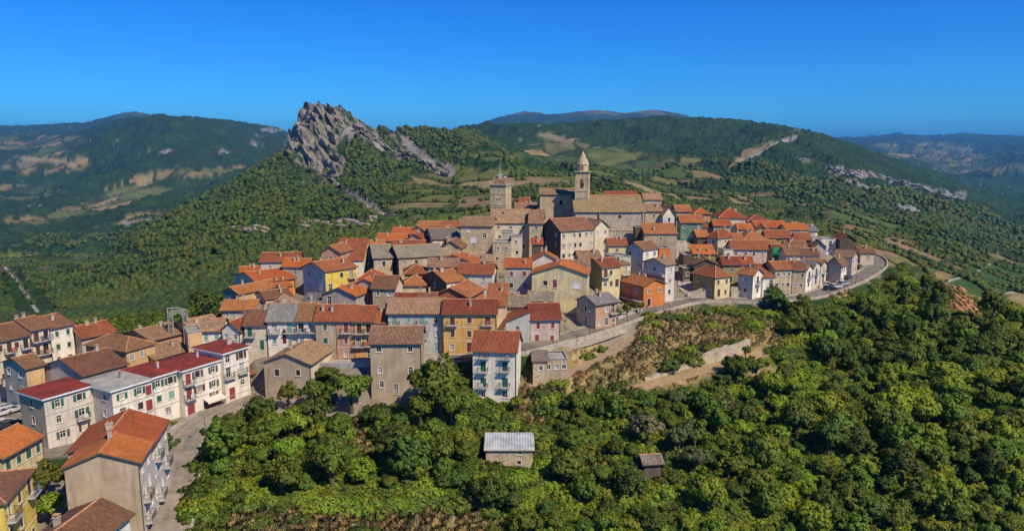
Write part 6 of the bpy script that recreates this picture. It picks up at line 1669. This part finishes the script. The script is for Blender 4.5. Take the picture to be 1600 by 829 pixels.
def make_car(c, kind):
    name = 'parked_car'
    body = MB(); glass = MB(); L, Wd = (4.1, 1.7)
    prof = [(-2.05, .35), (-2.05, .75), (-1.95, .95), (-1.1, 1.0), (1.5, 1.0), (2.0, .85), (2.05, .6), (2.05, .35)]
    n = len(prof)
    for s in (-1, 1):
        body.face([(x, s * Wd / 2, z) for x, z in (prof if s < 0 else prof[::-1])][::-1] if s > 0 else [(x, s * Wd / 2, z) for x, z in prof][::-1])
    for i in range(n):
        j = (i + 1) % n; a, b = prof[i], prof[j]
        body.face(((a[0], -Wd / 2, a[1]), (b[0], -Wd / 2, b[1]), (b[0], Wd / 2, b[1]), (a[0], Wd / 2, a[1])))
    tz = 1.48 if kind < 2 else 1.75
    r0 = [(-1.9, 1.0), (1.25, 1.0)]; r1 = [(-1.45, tz), (.45, tz)]
    W0, W1 = Wd / 2 - .04, Wd / 2 - .2
    bl_ = [(-1.9, -W0, .98), (1.2, -W0, .98), (1.2, W0, .98), (-1.9, W0, .98)]; tp = [(-1.45, -W1, tz), (.35, -W1, tz), (.35, W1, tz), (-1.45, W1, tz)]
    for i in range(4):
        j = (i + 1) % 4; glass.face((bl_[i], bl_[j], tp[j], tp[i]))
    body.face([(x, y, z + .01) for x, y, z in tp])
    for i in range(4): body.tube(bl_[i], tp[i], .05, n=4)
    for y in (-W1, W1): body.tube((tp[0][0], y, tz), (tp[1][0], y, tz), .04, n=4); body.tube((-.45, math.copysign(W0, y), 1.0), (-.5, y, tz), .045, n=4)
    paint = mat_plain("car_paint", c, .25, .03, 0, .5, .5)
    return body.mesh('body', paint), glass.mesh('windows', M_GLASS)
wheel = MB(); wheel.tube((0, -.1, 0), (0, .1, 0), .31, .31, 14, 0); wheel.tube((0, -.11, 0), (0, .11, 0), .18, .18, 10, 1)
wheel_m = wheel.mesh('wheel', [mat_plain("tyre", (.02, .02, .02), .9), mat_plain("rim", (.4, .4, .4), .4, .1, .6)])
lmb = MB(); lmb.box(-.03, -.14, -.07, .02, .14, .07); hl = lmb.mesh('headlight', mat_plain("lens", (.75, .75, .7), .2)); tlm = lmb.mesh('tail_light', mat_plain("red_lens", (.35, .02, .02), .3))
def place_car(px, py, D, rz, c, kind, label, group):
    q = P(px, py, D); q.z = float(ground(q.x, q.y)) + .1
    root = empty('parked_car', q, R(rz)); tag(root, label, 'car', group)
    b, g = make_car(c, kind); link('body', b, root); link('windows', g, root)
    for x in (-1.3, 1.3):
        for y in (-.76, .76): link('wheel', wheel_m, root, (x, y, .31))
    for y in (-.6, .6): link('headlight', hl, root, (2.05, y, .68)); link('tail_light', tlm, root, (-2.04, y, .75))
for px, py, D, rz, c, k, l in [(1301, 432, 226, 20, (.30, .05, .04), 0, "red car parked beside the grey gable walled house"), (1306, 437, 222, 15, (.55, .55, .55), 0, "silver car beside the red one near the grey gable walled house"),
                         (1298, 446, 219, 10, (.02, .03, .03), 1, "black car parked nearest the bend of the upper road"), (1318, 440, 226, 30, (.35, .36, .38), 0, "grey car in front of the white side of the grey gable house"),
                         (1325, 431, 236, 45, (.05, .06, .08), 0, "dark blue car by the pale beige roofed house"), (1342, 411, 255, 50, (.10, .12, .05), 1, "dark green car parked high in the upper road bend"), (1292, 438, 225, 80, (.65, .64, .60), 0, "white car facing the grey gable wall"),
                         (1151, 465, 209, 12, (.06, .05, .05), 1, "black car beside the stone wall left of the white gabled house")]:
    place_car(px, py, D, rz, c, k, l, "cars parked along the upper road")
for px, py, D, rz, c, k, l in [(2, 652, 136, 70, (.60, .60, .60), 1, "white car at the left end of the parked cars below the cream tenement"), (10, 650, 139, 72, (.30, .32, .35), 0, "grey car second in the left parking place"), (19, 652, 138, 68, (.45, .47, .50), 0, "silver car third in the left parking place"),
                         (28, 648, 141, 70, (.05, .09, .16), 0, "dark blue car nearest the grey wing in the left parking place"), (6, 668, 131, 70, (.50, .50, .48), 0, "pale grey car in the front line of the left parking place"), (17, 666, 131, 72, (.04, .04, .05), 0, "black car in the front line of the left parking place")]:
    place_car(px, py, D, rz, c, k, l, "cars in the left parking place")

# ---------------------------------------------------------------- vegetation
def quads_mesh(name, co, tone, mat, nrm=None):
    n = len(co) // 4
    me = bpy.data.meshes.new(name)
    me.vertices.add(n * 4); me.vertices.foreach_set('co', co.astype(np.float32).ravel())
    me.loops.add(n * 4); me.loops.foreach_set('vertex_index', np.arange(n * 4, dtype=np.int32))
    me.polygons.add(n); me.polygons.foreach_set('loop_start', np.arange(0, n * 4, 4, dtype=np.int32)); me.polygons.foreach_set('loop_total', np.full(n, 4, np.int32))
    me.update(calc_edges=True)
    a = me.attributes.new('tone', 'FLOAT', 'POINT'); a.data.foreach_set('value', np.repeat(tone, 4).astype(np.float32))
    me.materials.append(mat)
    if nrm is not None:
        me.polygons.foreach_set('use_smooth', np.ones(n, dtype=bool))
        me.normals_split_custom_set_from_vertices(np.repeat(nrm, 4, axis=0).tolist())
    return me
def leaf_quads(rg, cen, nrm, size):
    n = len(cen)
    t = rg.normal(size=(n, 3)); t -= (t * nrm).sum(1)[:, None] * nrm; t /= np.linalg.norm(t, axis=1)[:, None] + 1e-9
    b = np.cross(nrm, t); s = size[:, None]
    dr = nrm * s * .35
    q = np.stack([cen - t * s * .5 - b * s * .5 - dr * rg.uniform(0, 1, (n, 1)), cen + t * s * .55 - b * s * .4, cen + t * s * .5 + b * s * .5 - dr * rg.uniform(0, 1, (n, 1)), cen - t * s * .45 + b * s * .55], 1)
    return q.reshape(-1, 3)
def crown_mesh(name, seed, mat, nl=16, per=85, leaf=.17, flat=.85, spread=.68, lr=(.20, .42), base=1.0, sparse=0.0):
    """leafy crown, radius about 1, centred on (0,0,base)"""
    rg = np.random.default_rng(seed); C_, N_, T_, S_, G_ = [], [], [], [], []
    ax_ = rg.uniform(.72, 1.15, 3); ax_[2] *= rg.choice([.85, 1.0, 1.3]); bias = rg.normal(size=3) * np.array([.14, .14, .05])
    for i in range(nl):
        d = rg.normal(size=3); d /= np.linalg.norm(d)
        if d[2] < -.3: d[2] *= -.5
        c = (d * np.array([spread, spread, spread * flat]) * rg.uniform(.35, 1.2)) * ax_ + bias * (i % 3); r = rg.uniform(*lr) * (1.25 if i % 5 == 0 else .9)
        dirs = rg.normal(size=(per, 3)); dirs /= np.linalg.norm(dirs, axis=1)[:, None]
        out = dirs @ d
        keep = rg.uniform(size=per) < np.clip(.45 + .6 * out + .25 * dirs[:, 2], .08, 1) * (1 - sparse)
        dirs = dirs[keep]; m = len(dirs)
        p = c + dirs * r * (rg.uniform(.55, 1.3, (m, 1))) * np.array([1, 1, .82])
        nn = dirs + rg.normal(size=(m, 3)) * .42 + np.array([0, 0, .25]); nn /= np.linalg.norm(nn, axis=1)[:, None]
        on = p * np.array([1, 1, 1.1]) * .55 + dirs * .75 + rg.normal(size=(m, 3)) * .22 + np.array([0, 0, .22]); G_.append(on / np.linalg.norm(on, axis=1)[:, None])
        C_.append(p); N_.append(nn); T_.append(np.clip(rg.uniform(.0, .75) * .6 + rg.uniform(0, 1, m) * .55, 0, 1)); S_.append(leaf * rg.uniform(.6, 1.35, m))
    C_ = np.concatenate(C_); C_[:, 2] += base
    return quads_mesh(name, leaf_quads(rg, C_, np.concatenate(N_), np.concatenate(S_)), np.concatenate(T_), mat, np.concatenate(G_))
M_BARK = mat_plain("bark", (.10, .075, .05), .9, .3, 0, 4.0)
def trunk_mesh(seed, thick=.09, base=1.0, limbs=5):
    rg = random.Random(seed); mb = MB()
    pts = [Vector((0, 0, -.5)), Vector((rg.uniform(-.03, .03), rg.uniform(-.03, .03), .2)), Vector((rg.uniform(-.07, .07), rg.uniform(-.07, .07), base * .55)), Vector((rg.uniform(-.12, .12), rg.uniform(-.12, .12), base * 1.25))]
    rr = [thick * 1.3, thick, thick * .75, thick * .2]
    for i in range(3): mb.tube(pts[i], pts[i + 1], rr[i], rr[i + 1], 7)
    for k in range(limbs):
        a = k * 2.4 + rg.uniform(-.4, .4); f = rg.uniform(.35, .9); st = pts[1].lerp(pts[3], f * .7)
        mid = st + Vector((math.cos(a) * .28, math.sin(a) * .28, .22)); en = st + Vector((math.cos(a) * .62, math.sin(a) * .62, .45 + rg.uniform(0, .3)))
        mb.tube(st, mid, thick * .45, thick * .28, 5); mb.tube(mid, en, thick * .28, thick * .08, 4)
    return mb.mesh("trunk", M_BARK, True)
ML = dict(
    mid=mat_leaf("green_foliage", (0.065, 0.112, 0.012), (0.175, 0.238, 0.027)),
    dark=mat_leaf("dark_foliage", (0.042, 0.080, 0.011), (0.118, 0.175, 0.025)),
    lite=mat_leaf("bright_foliage", (0.11, 0.175, 0.012), (0.27, 0.36, 0.030)),
    grey=mat_leaf("grey_green_foliage", (0.050, 0.068, 0.018), (0.155, 0.175, 0.065)),
    dry=mat_leaf("dry_foliage", (0.17, 0.17, 0.07), (0.34, 0.33, 0.15)),
    straw=mat_leaf("straw", (0.34, 0.25, 0.09), (0.60, 0.45, 0.19)),
    yel=mat_leaf("yellow_green_foliage", (0.09, 0.11, 0.01), (0.26, 0.27, 0.03)))
CR = {}
for k, seeds in (('mid', (1, 2, 3, 4, 5, 6)), ('dark', (11, 12, 13, 14)), ('lite', (21, 22, 23)), ('grey', (31, 32)), ('yel', (41,)), ('dry', (51,))):
    CR[k] = [crown_mesh("crown", s, ML[k], nl=44 + s % 9, per=120, leaf=.10, lr=(.13, .31), flat=.75 + .15 * (s % 3), sparse=.0 if k != 'dry' else .45) for s in seeds]
TR = [trunk_mesh(s) for s in (1, 2, 3)]
def plant_tree(x, y, r, kind, label, group=None, hfac=1.0, name='tree', zoff=0.0, cat='tree', lift=0.0):
    z = float(ground(x, y)) + zoff
    root = empty(name, (x, y, z), random.uniform(0, 6.28)); tag(root, label, cat, group)
    rs = random.uniform(.92, 1.1)
    m = random.choice(CR[kind])
    link('trunk', random.choice(TR), root, scale=(r, r, r * max(.7, hfac + lift)))
    link('crown', m, root, (0, 0, r * lift), scale=(r * rs, r / rs, r * random.uniform(.9, 1.15) * hfac))
    return root
def inside(poly, px, py):
    ins = False; j = len(poly) - 1
    for i in range(len(poly)):
        if (poly[i][1] > py) != (poly[j][1] > py) and px < (poly[j][0] - poly[i][0]) * (py - poly[i][1]) / (poly[j][1] - poly[i][1]) + poly[i][0]: ins = not ins
        j = i
    return ins
def samp(F, x, y):
    r = np.clip(np.interp(np.log(y), LY, HROW).round().astype(int), 0, NY - 1); c = np.clip(np.interp(x / y, AG, HCOL).round().astype(int), 0, NA - 1)
    return F[r, c]
# single trees the photograph shows clearly: crown centre px,py, crown radius px, depth, kind
placed = []
def one(px, py, rpx, D, kind, label, hf=1.0, name='tree', lift=1.0, cat='tree'):
    r = rpx * D / FPX; q = P(px, py, D); g = float(ground(q.x, q.y))
    placed.append((q.x, q.y, r))
    need = (q.z - g) / r          # crown centre height in crown radii
    need = max(.75, min(need, 1.5))
    plant_tree(q.x, q.y, r, kind, label, hfac=hf, name=name, cat=cat, lift=need - 1)
one(548, 606, 37, 139, 'mid', "large round tree between the cream grey house and the tall beige house")
one(449, 606, 19, 140.5, 'mid', "small round tree left of two in front of the cream grey gable house")
one(489, 600, 22, 141, 'mid', "small round tree right of two in front of the cream grey gable house")
one(685, 590, 46, 138, 'mid', "big spreading tree against the left side of the tall white house")
one(705, 615, 34, 136, 'mid', "second spreading tree at the lower left of the tall white house")
one(655, 625, 30, 134, 'mid', "dense tree at the foot of the tall beige brown house")
one(1212, 474, 24, 197, 'dark', "big round dark tree at the road edge below the white gabled house")
one(1235, 482, 17, 196, 'dark', "smaller dark tree touching the right of the big round roadside tree")
one(318, 474, 24, 190, 'dark', "broad dark tree behind the lattice festival arch")
one(296, 484, 12, 189, 'dark', "small dark tree immediately right of the lattice festival arch")
one(68, 728, 30, 101, 'mid', "dark garden tree between the yellow houses and the grey brown gable house")
one(75, 768, 26, 96, 'lite', "lower garden tree below the dark garden tree at the left")
one(752, 398, 12, 209, 'mid', "green garden tree at the foot of the stone palace")
one(804, 622, 13, 140, 'yel', "yellow green sapling at the right corner of the tall white house")
one(1156, 572, 26, 156, 'dark', "dark round tree before the long pale dry stone wall")
one(1165, 545, 9, 165, 'dark', "small slender tree standing against the dry stone wall")
one(1554, 478, 26, 210, 'dark', "dark spreading pine at the right end of the ridge", 1.0, 'pine_tree')
one(905, 600, 9, 146, 'mid', "little round bush tree below the earth track")
one(600, 352, 12, 262, 'dark', "dark tree behind the orange roofs at the top left of town")
one(485, 382, 14, 225, 'dark', "dark tree behind the large steep orange roof")
one(190, 505, 14, 185, 'mid', "green tree behind the orange roof right of the white tenement")
one(206, 518, 12, 180, 'dark', "dark bush tree in the gap behind the tan roofs")
one(1000, 478, 9, 187, 'mid', "clipped green hedge tree in the garden below the vivid orange house")
one(980, 482, 9, 184, 'mid', "round garden shrub beside the blank grey walled house")
one(790, 462, 6, 178, 'lite', "small bush in the yard of the low ruin like house")
one(1012, 664, 30, 133, 'dry', "bare brown grey tree in the middle of the green slope")
one(1060, 672, 26, 131, 'grey', "grey green olive tree right of the bare brown tree")
one(1085, 700, 26, 126, 'grey', "larger grey green olive tree near the wooden hut")

ZN = [  # polygon of canopy in the picture, zone words, share of kinds, mean crown radius in m
 ([(300, 790), (305, 690), (345, 668), (395, 640), (470, 650), (560, 655), (560, 700), (550, 748), (470, 756), (345, 780)], "in thicket beside curving street", 'mmmmdl', 2.6),
 ([(560, 650), (735, 645), (745, 690), (750, 762), (640, 758), (560, 750)], "in thicket left of metal roofed shed", 'mmmddl', 2.9),
 ([(735, 735), (830, 735), (870, 700), (900, 742), (1000, 742), (1100, 829), (700, 829), (700, 800)], "on slope below metal roofed shed", 'mmmddll', 2.6),
 ([(835, 650), (870, 632), (960, 640), (1000, 632), (1130, 610), (1150, 720), (1040, 715), (980, 700), (900, 705), (845, 690)], "between earth track and wooden hut", 'dmmmg', 2.5),
 ([(1130, 600), (1210, 590), (1215, 640), (1230, 730), (1230, 829), (1090, 829), (1060, 740), (1130, 720)], "on slope below dry stone wall", 'mmdlll', 3.0),
 ([(1215, 510), (1260, 478), (1330, 462), (1380, 425), (1420, 432), (1450, 520), (1400, 600), (1215, 600)], "on slope under the road bend", 'mmddl', 2.8),
 ([(1395, 425), (1440, 432), (1480, 445), (1500, 500), (1500, 560), (1450, 560), (1410, 500)], "on ridge right of road bend", 'dddm', 2.8),
 ([(1215, 600), (1400, 600), (1500, 560), (1520, 640), (1510, 700), (1400, 740), (1215, 740)], "in middle of right wood", 'mmddll', 3.1),
 ([(1500, 490), (1600, 480), (1600, 640), (1520, 640), (1500, 560)], "at right edge below the pine", 'dmml', 3.0),
 ([(1215, 740), (1400, 740), (1510, 700), (1600, 650), (1600, 829), (1215, 829)], "in lower right corner wood", 'mmldd', 2.9),
]
KM = dict(m='mid', d='dark', l='lite', g='grey'); KW = {'mid': 'green', 'dark': 'dark green', 'lite': 'bright green', 'grey': 'grey green'}
trees = []
for poly, words, kinds, rmean in ZN:
    xs = [p[0] for p in poly]; ys = [p[1] for p in poly]
    area = (max(xs) - min(xs)) * (max(ys) - min(ys))
    for _ in range(int(area / 90)):
        px, py = random.uniform(min(xs), max(xs)), random.uniform(min(ys), max(ys))
        if not inside(poly, px, py): continue
        h = hit(px, py + 18)
        if h is None or h.y > 300: continue
        if float(samp(glade, np.array([h.x]), np.array([h.y]))[0]) > .5 and random.random() < .93: continue
        if float(samp(dry, np.array([h.x]), np.array([h.y]))[0]) > .22 and random.random() < .95: continue
        r = rmean * random.choice((random.uniform(.5, .8), random.uniform(.8, 1.25), random.uniform(1.1, 1.55)))
        if py > 760: r *= .9
        if any((h.x - a) ** 2 + (h.y - b) ** 2 < ((r + c) * .62) ** 2 for a, b, c in placed): continue
        if float(line_dist(LINES['low'][0][::3], np.array([h.x]), np.array([h.y]))[0][0]) < 4.6 + r * .5: continue
        if h.y > 140 and float(line_dist(LINES['up'][0][::3], np.array([h.x]), np.array([h.y]))[0][0]) < 6.0 + 1.6 * r: continue
        if float(line_dist(LINES['terr'][0][::3], np.array([h.x]), np.array([h.y]))[0][0]) < 2.4 + r * .8: continue
        if any(abs(h.x - b[0]) < b[2] and abs(h.y - b[1]) < b[3] for b in ((0.5, 124, 8.5, 11), (24.5, 122, 3.6, 6.5), (-1, 146, 7, 12))): continue
        placed.append((h.x, h.y, r)); trees.append((r / h.y, h.x, h.y, r, KM[random.choice(kinds)], words))
trees.sort(reverse=True)
bins = {}
for (s, x, y, r, k, words) in trees[:262]:
    szw = 'small' if r < 1.9 else ('large' if r > 3.2 else ('medium' if r < 2.6 else 'sizeable'))
    bins.setdefault((szw, k, words), []).append((float(pix(x, y, float(ground(x, y)) + r)[0]), x, y, r))
for (szw, k, words), lst in bins.items():
    lst.sort()
    for i, (px, x, y, r) in enumerate(lst):
        plant_tree(x, y, r, k, order_label(i, len(lst), (f"{szw} {KW[k]} tree ", f"{szw} {KW[k]} trees ", words)), group=f"trees {words}", hfac=random.uniform(.9, 1.2))

# ---- scattered undergrowth and far woodland
def inst(name, pts, sc, rz, proto_me, label, cat):
    if len(pts) == 0: return
    me = bpy.data.meshes.new(name); me.vertices.add(len(pts)); me.vertices.foreach_set('co', np.asarray(pts, np.float32).ravel())
    a = me.attributes.new('sc', 'FLOAT_VECTOR', 'POINT'); a.data.foreach_set('vector', np.asarray(sc, np.float32).ravel())
    a = me.attributes.new('rt', 'FLOAT_VECTOR', 'POINT'); a.data.foreach_set('vector', np.stack([np.zeros(len(pts)), np.zeros(len(pts)), rz], 1).astype(np.float32).ravel())
    me.update()
    proto = bpy.data.objects.new(name + "_source", proto_me)
    ng = bpy.data.node_groups.new(name, 'GeometryNodeTree')
    ng.interface.new_socket('Geometry', in_out='INPUT', socket_type='NodeSocketGeometry'); ng.interface.new_socket('Geometry', in_out='OUTPUT', socket_type='NodeSocketGeometry')
    N = ng.nodes; L = ng.links
    gi, go = N.new('NodeGroupInput'), N.new('NodeGroupOutput')
    ip = N.new('GeometryNodeInstanceOnPoints'); oi = N.new('GeometryNodeObjectInfo'); oi.inputs['Object'].default_value = proto; oi.inputs['As Instance'].default_value = True
    s = N.new('GeometryNodeInputNamedAttribute'); s.data_type = 'FLOAT_VECTOR'; s.inputs['Name'].default_value = 'sc'
    r = N.new('GeometryNodeInputNamedAttribute'); r.data_type = 'FLOAT_VECTOR'; r.inputs['Name'].default_value = 'rt'
    L.new(gi.outputs[0], ip.inputs['Points']); L.new(oi.outputs['Geometry'], ip.inputs['Instance']); L.new(s.outputs['Attribute'], ip.inputs['Scale']); L.new(r.outputs['Attribute'], ip.inputs['Rotation']); L.new(ip.outputs[0], go.inputs[0])
    o = link(name, me); md = o.modifiers.new('scatter', 'NODES'); md.node_group = ng
    tag(o, label, cat, kind='stuff'); return o
bush = [crown_mesh("bush", s, ML[k], nl=22, per=80, leaf=.15, flat=.26, spread=1.0, lr=(.18, .36), base=.22) for s, k in ((61, 'mid'), (62, 'dark'), (63, 'lite'), (64, 'dark'))]
def tuft_mesh(seed, mat, n=70):
    rg = np.random.default_rng(seed); a = rg.uniform(0, 6.28, n); r = rg.uniform(0, .5, n)
    b = np.stack([np.cos(a) * r, np.sin(a) * r, np.full(n, -.1)], 1); lean = np.stack([np.cos(a) * rg.uniform(.1, .6, n), np.sin(a) * rg.uniform(.1, .6, n), rg.uniform(.5, 1.1, n)], 1)
    sd = np.stack([-np.sin(a), np.cos(a), np.zeros(n)], 1) * .07
    q = np.stack([b - sd, b + sd, b + lean + sd * .4, b + lean - sd * .4], 1).reshape(-1, 3)
    nn = np.stack([rg.normal(0, .3, n) + .25, rg.normal(0, .3, n) - .25, np.full(n, 1.0)], 1); nn /= np.linalg.norm(nn, axis=1)[:, None]
    return quads_mesh("tuft", q, rg.uniform(0, 1, n), mat, nn)
tufts = [tuft_mesh(1, ML['straw']), tuft_mesh(2, ML['dry'])]
# undergrowth: everywhere on the near slopes that is neither town, path nor road
n = 60000
a = rng.uniform(-.62, .78, n); ly = rng.uniform(math.log(86), math.log(330), n); yy = np.exp(ly); xx = a * yy
f_for = samp(forest, xx, yy); f_dry = samp(dry, xx, yy); f_town = samp(town, xx, yy)
dall = np.full(n, 99.)
for k, (ln, hw) in LINES.items():
    F = np.full((NY, NA), 99.); F[:nr2] = LD[k] - hw
    dall = np.minimum(dall, samp(F, xx, yy))
hd = np.full(n, 99.)
for h in HOUSES:
    u = np.array([math.cos(R(h['th'])), math.sin(R(h['th']))]); v = np.array([-u[1], u[0]])
    rx, ry = xx - h['c'].x, yy - h['c'].y
    s_, t_ = rx * u[0] + ry * u[1], rx * v[0] + ry * v[1]
    dx = np.maximum(np.maximum(-s_, s_ - h['w']), 0); dy = np.maximum(np.maximum(-t_, t_ - h['d']), 0)
    hd = np.minimum(hd, np.hypot(dx, dy))
ok = (dall > .7) & (hd > 1.3)
patch = fbm(xx / 14, yy / 14, 101, 3)
F_ = np.full((NY, NA), 99.); F_[:nr2] = LD['up']; d_up = samp(F_, xx, yy)
isb = ok & (f_dry < .3) & (d_up > 6.5) & (f_for > .5) & (f_town < .4) & (rng.uniform(size=n) < np.where(yy < 240, .42, .3))
isb |= ok & (f_dry > .3) & (f_town < .5) & (patch > .10) & (rng.uniform(size=n) < .13)
hh_ = ground(xx, yy)
def scat(mask, protos, names, labels, cat, smin, smax, zs=.9):
    idx = np.where(mask)[0]; w = rng.integers(0, len(protos), len(idx))
    for i, pm_ in enumerate(protos):
        j = idx[w == i]
        s = rng.uniform(smin, smax, len(j)) 
        inst(names[i], np.stack([xx[j], yy[j], hh_[j]], 1), np.stack([s, s, s * zs * rng.uniform(.7, 1.2, len(j))], 1), rng.uniform(0, 6.28, len(j)), pm_, labels[i], cat)
f_gl = samp(glade, xx, yy); isg = ok & (f_gl > .35) & (rng.uniform(size=n) < .5); isb &= ~isg
scat(isg, [bush[2], bush[0]], ["brambles"] * 2, ["low bright green brambles filling the clearings of the slope", "low green creepers in the clearings of the slope"], 'brambles', .9, 1.9, .55)
scat(isb, [bush[0], bush[1], bush[2], bush[0], bush[3]], ["undergrowth"] * 5, ["mid green bushes covering the near slopes", "dark green scrub covering the near slopes", "bright green brambles covering the near slopes", "leafy green scrub between the trees", "darker green scrub scattered on the slopes"], 'undergrowth', 1.1, 2.5)
ist = ok & (f_dry > .25) & (f_town < .6) & ~isb & (rng.uniform(size=n) < .75)
scat(ist, tufts, ["dry_grass"] * 2, ["straw coloured dry grass on the slope under the upper road", "brown dry weeds on the slope under the upper road"], 'dry grass', .5, 1.15, 1.0)
isw = ok & (f_town > .5) & (rng.uniform(size=n) < .035) & (hd < 4) & (yy > 120)
scat(isw, [bush[0], bush[2]], ["garden_plants"] * 2, ["small green garden plants between the houses", "light green weeds between the houses"], 'garden plants', .35, .8)
isf = ok & (f_for > .5) & (f_town < .3) & (rng.uniform(size=n) < .05) & (yy < 215) & (f_dry < .2) & (np.abs(xx - 4) > 7)
rest = trees[262:]
if rest:
    for i in range(4):
        kk = ['mid', 'dark', 'lite', 'grey'][i]; sel_ = [q for q in rest if q[4] == kk]
        if sel_:
            inst("slope_trees", [(q[1], q[2], float(ground(q[1], q[2]))) for q in sel_], [(q[3], q[3], q[3] * 1.1) for q in sel_], rng.uniform(0, 6.28, len(sel_)), CR[kk][0], f"smaller {KW[kk]} trees filling the far parts of the slope", 'trees')
# far woodland
def blob_mesh(seed, mat):
    rg = np.random.default_rng(seed); bm = bmesh.new(); bmesh.ops.create_icosphere(bm, subdivisions=2, radius=1.0)
    for v in bm.verts:
        k = 1 + .38 * (rg.uniform() - .5) + .12 * math.sin(v.co.x * 7 + seed) * math.cos(v.co.y * 6); v.co *= k; v.co.z = v.co.z * .95 + .55
    me = bpy.data.meshes.new("crown"); bm.to_mesh(me); bm.free(); me.polygons.foreach_set('use_smooth', [True] * len(me.polygons))
    a_ = me.attributes.new('tone', 'FLOAT', 'POINT'); a_.data.foreach_set('value', rg.uniform(.3, .75, len(me.vertices)).astype(np.float32))
    me.materials.append(mat); return me
fm_ = mat_leaf("far_foliage", (0.038, 0.072, 0.012), (0.090, 0.138, 0.022), .04); fm2 = mat_leaf("far_dark_foliage", (0.027, 0.055, 0.012), (0.064, 0.104, 0.021), .04); fm3 = mat_leaf("far_light_foliage", (0.055, 0.085, 0.010), (0.125, 0.155, 0.022), .04)
NF = 88000
a = rng.uniform(-.80, .80, NF); ly = rng.uniform(math.log(232), math.log(1500), NF); yy2 = np.exp(ly); xx2 = a * yy2
f2_ = samp(forest, xx2, yy2); hz2 = ground(xx2, yy2); dn = np.full(NF, 99.)
for i in range(len(hc)):
    m = yy2 < 340
    dn[m] = np.minimum(dn[m], np.hypot(xx2[m] - hc[i, 0], yy2[m] - hc[i, 1]))
px2, py2 = pix(xx2, yy2, hz2)
cs_ = np.vstack([np.zeros((1, NA)), np.cumsum(fm, axis=0)]); fb = np.zeros((NY, NA)); K_ = 7
fb[K_:-K_] = (cs_[2 * K_ + 1:] - cs_[:-2 * K_ - 1]) / (2 * K_ + 1)
keep = (f2_ > .55) & (samp(rockm, xx2, yy2) < .35) & (samp(fb, xx2, yy2) < .22) & (dn > 15) & (samp(HZ, xx2, yy2) > -1e6)
keep &= ~((px2 > 400) & (px2 < 720) & (py2 > 330) & (yy2 < 300) & (dn < 22)) & (px2 > -60) & (px2 < 1660)
# skip what the crests hide from everywhere near the camera
elev = (HZ - ZC) / GY; run = np.maximum.accumulate(elev, axis=0); hid = (run - elev) * 1150
keep &= samp(hid, xx2, yy2) < 45
hedges = (samp(fm, xx2, yy2) > .5) & (samp(hedge, xx2, yy2) > .5) & (yy2 > 300) & (px2 > 0) & (px2 < 1600)
for ln in FARROADS:
    for q in ln: keep &= np.hypot(xx2 - q[0], yy2 - q[1]) > (9 if q[1] < 900 else 12)
idx = np.where(keep | (hedges & (rng.uniform(size=NF) < .8)))[0]
tn_ = fbm(xx2 / 90, yy2 / 110, 111, 3); w = np.where(tn_[idx] + rng.uniform(-.35, .35, len(idx)) > .18, 2, np.where(tn_[idx] + rng.uniform(-.35, .35, len(idx)) < -.08, 1, 0))
for i, (mt, nm) in enumerate(((fm_, "mid green woodland covering the valley sides"), (fm2, "dark woodland covering the valley sides"), (fm3, "lighter green woodland on the valley sides"))):
    j = idx[w == i]; s = np.clip(.0026 * yy2[j], 1.4, 3.4) * rng.uniform(.45, 1.5, len(j))
    inst("woodland", np.stack([xx2[j], yy2[j], hz2[j] - s * .15], 1), np.stack([s, s, s * rng.uniform(.75, 1.15, len(j))], 1), rng.uniform(0, 6.28, len(j)), blob_mesh(i + 1, mt), nm, 'woodland')

# ---------------------------------------------------------------- haze
def make_haze():
    m = bpy.data.materials.new("haze_air"); m.use_nodes = True; nt = m.node_tree; nt.nodes.clear()
    out = nt.nodes.new("ShaderNodeOutputMaterial"); v = nt.nodes.new("ShaderNodeVolumePrincipled")
    v.inputs['Color'].default_value = (0.12, 0.46, 1.0, 1); v.inputs['Density'].default_value = 0.00005; v.inputs['Anisotropy'].default_value = 0.1
    nt.links.new(v.outputs[0], out.inputs['Volume'])
    mb = MB(); zt = float(max(HZ.max(), ZC) + 60); zb = float(HZ.min() - 1)
    mb.box(-200000, -3000, zb, 200000, 62000, zt)
    me = mb.mesh("haze", m); o = link("haze", me); tag(o, "pale blue air haze over the whole valley", "haze", kind='stuff')
make_haze()
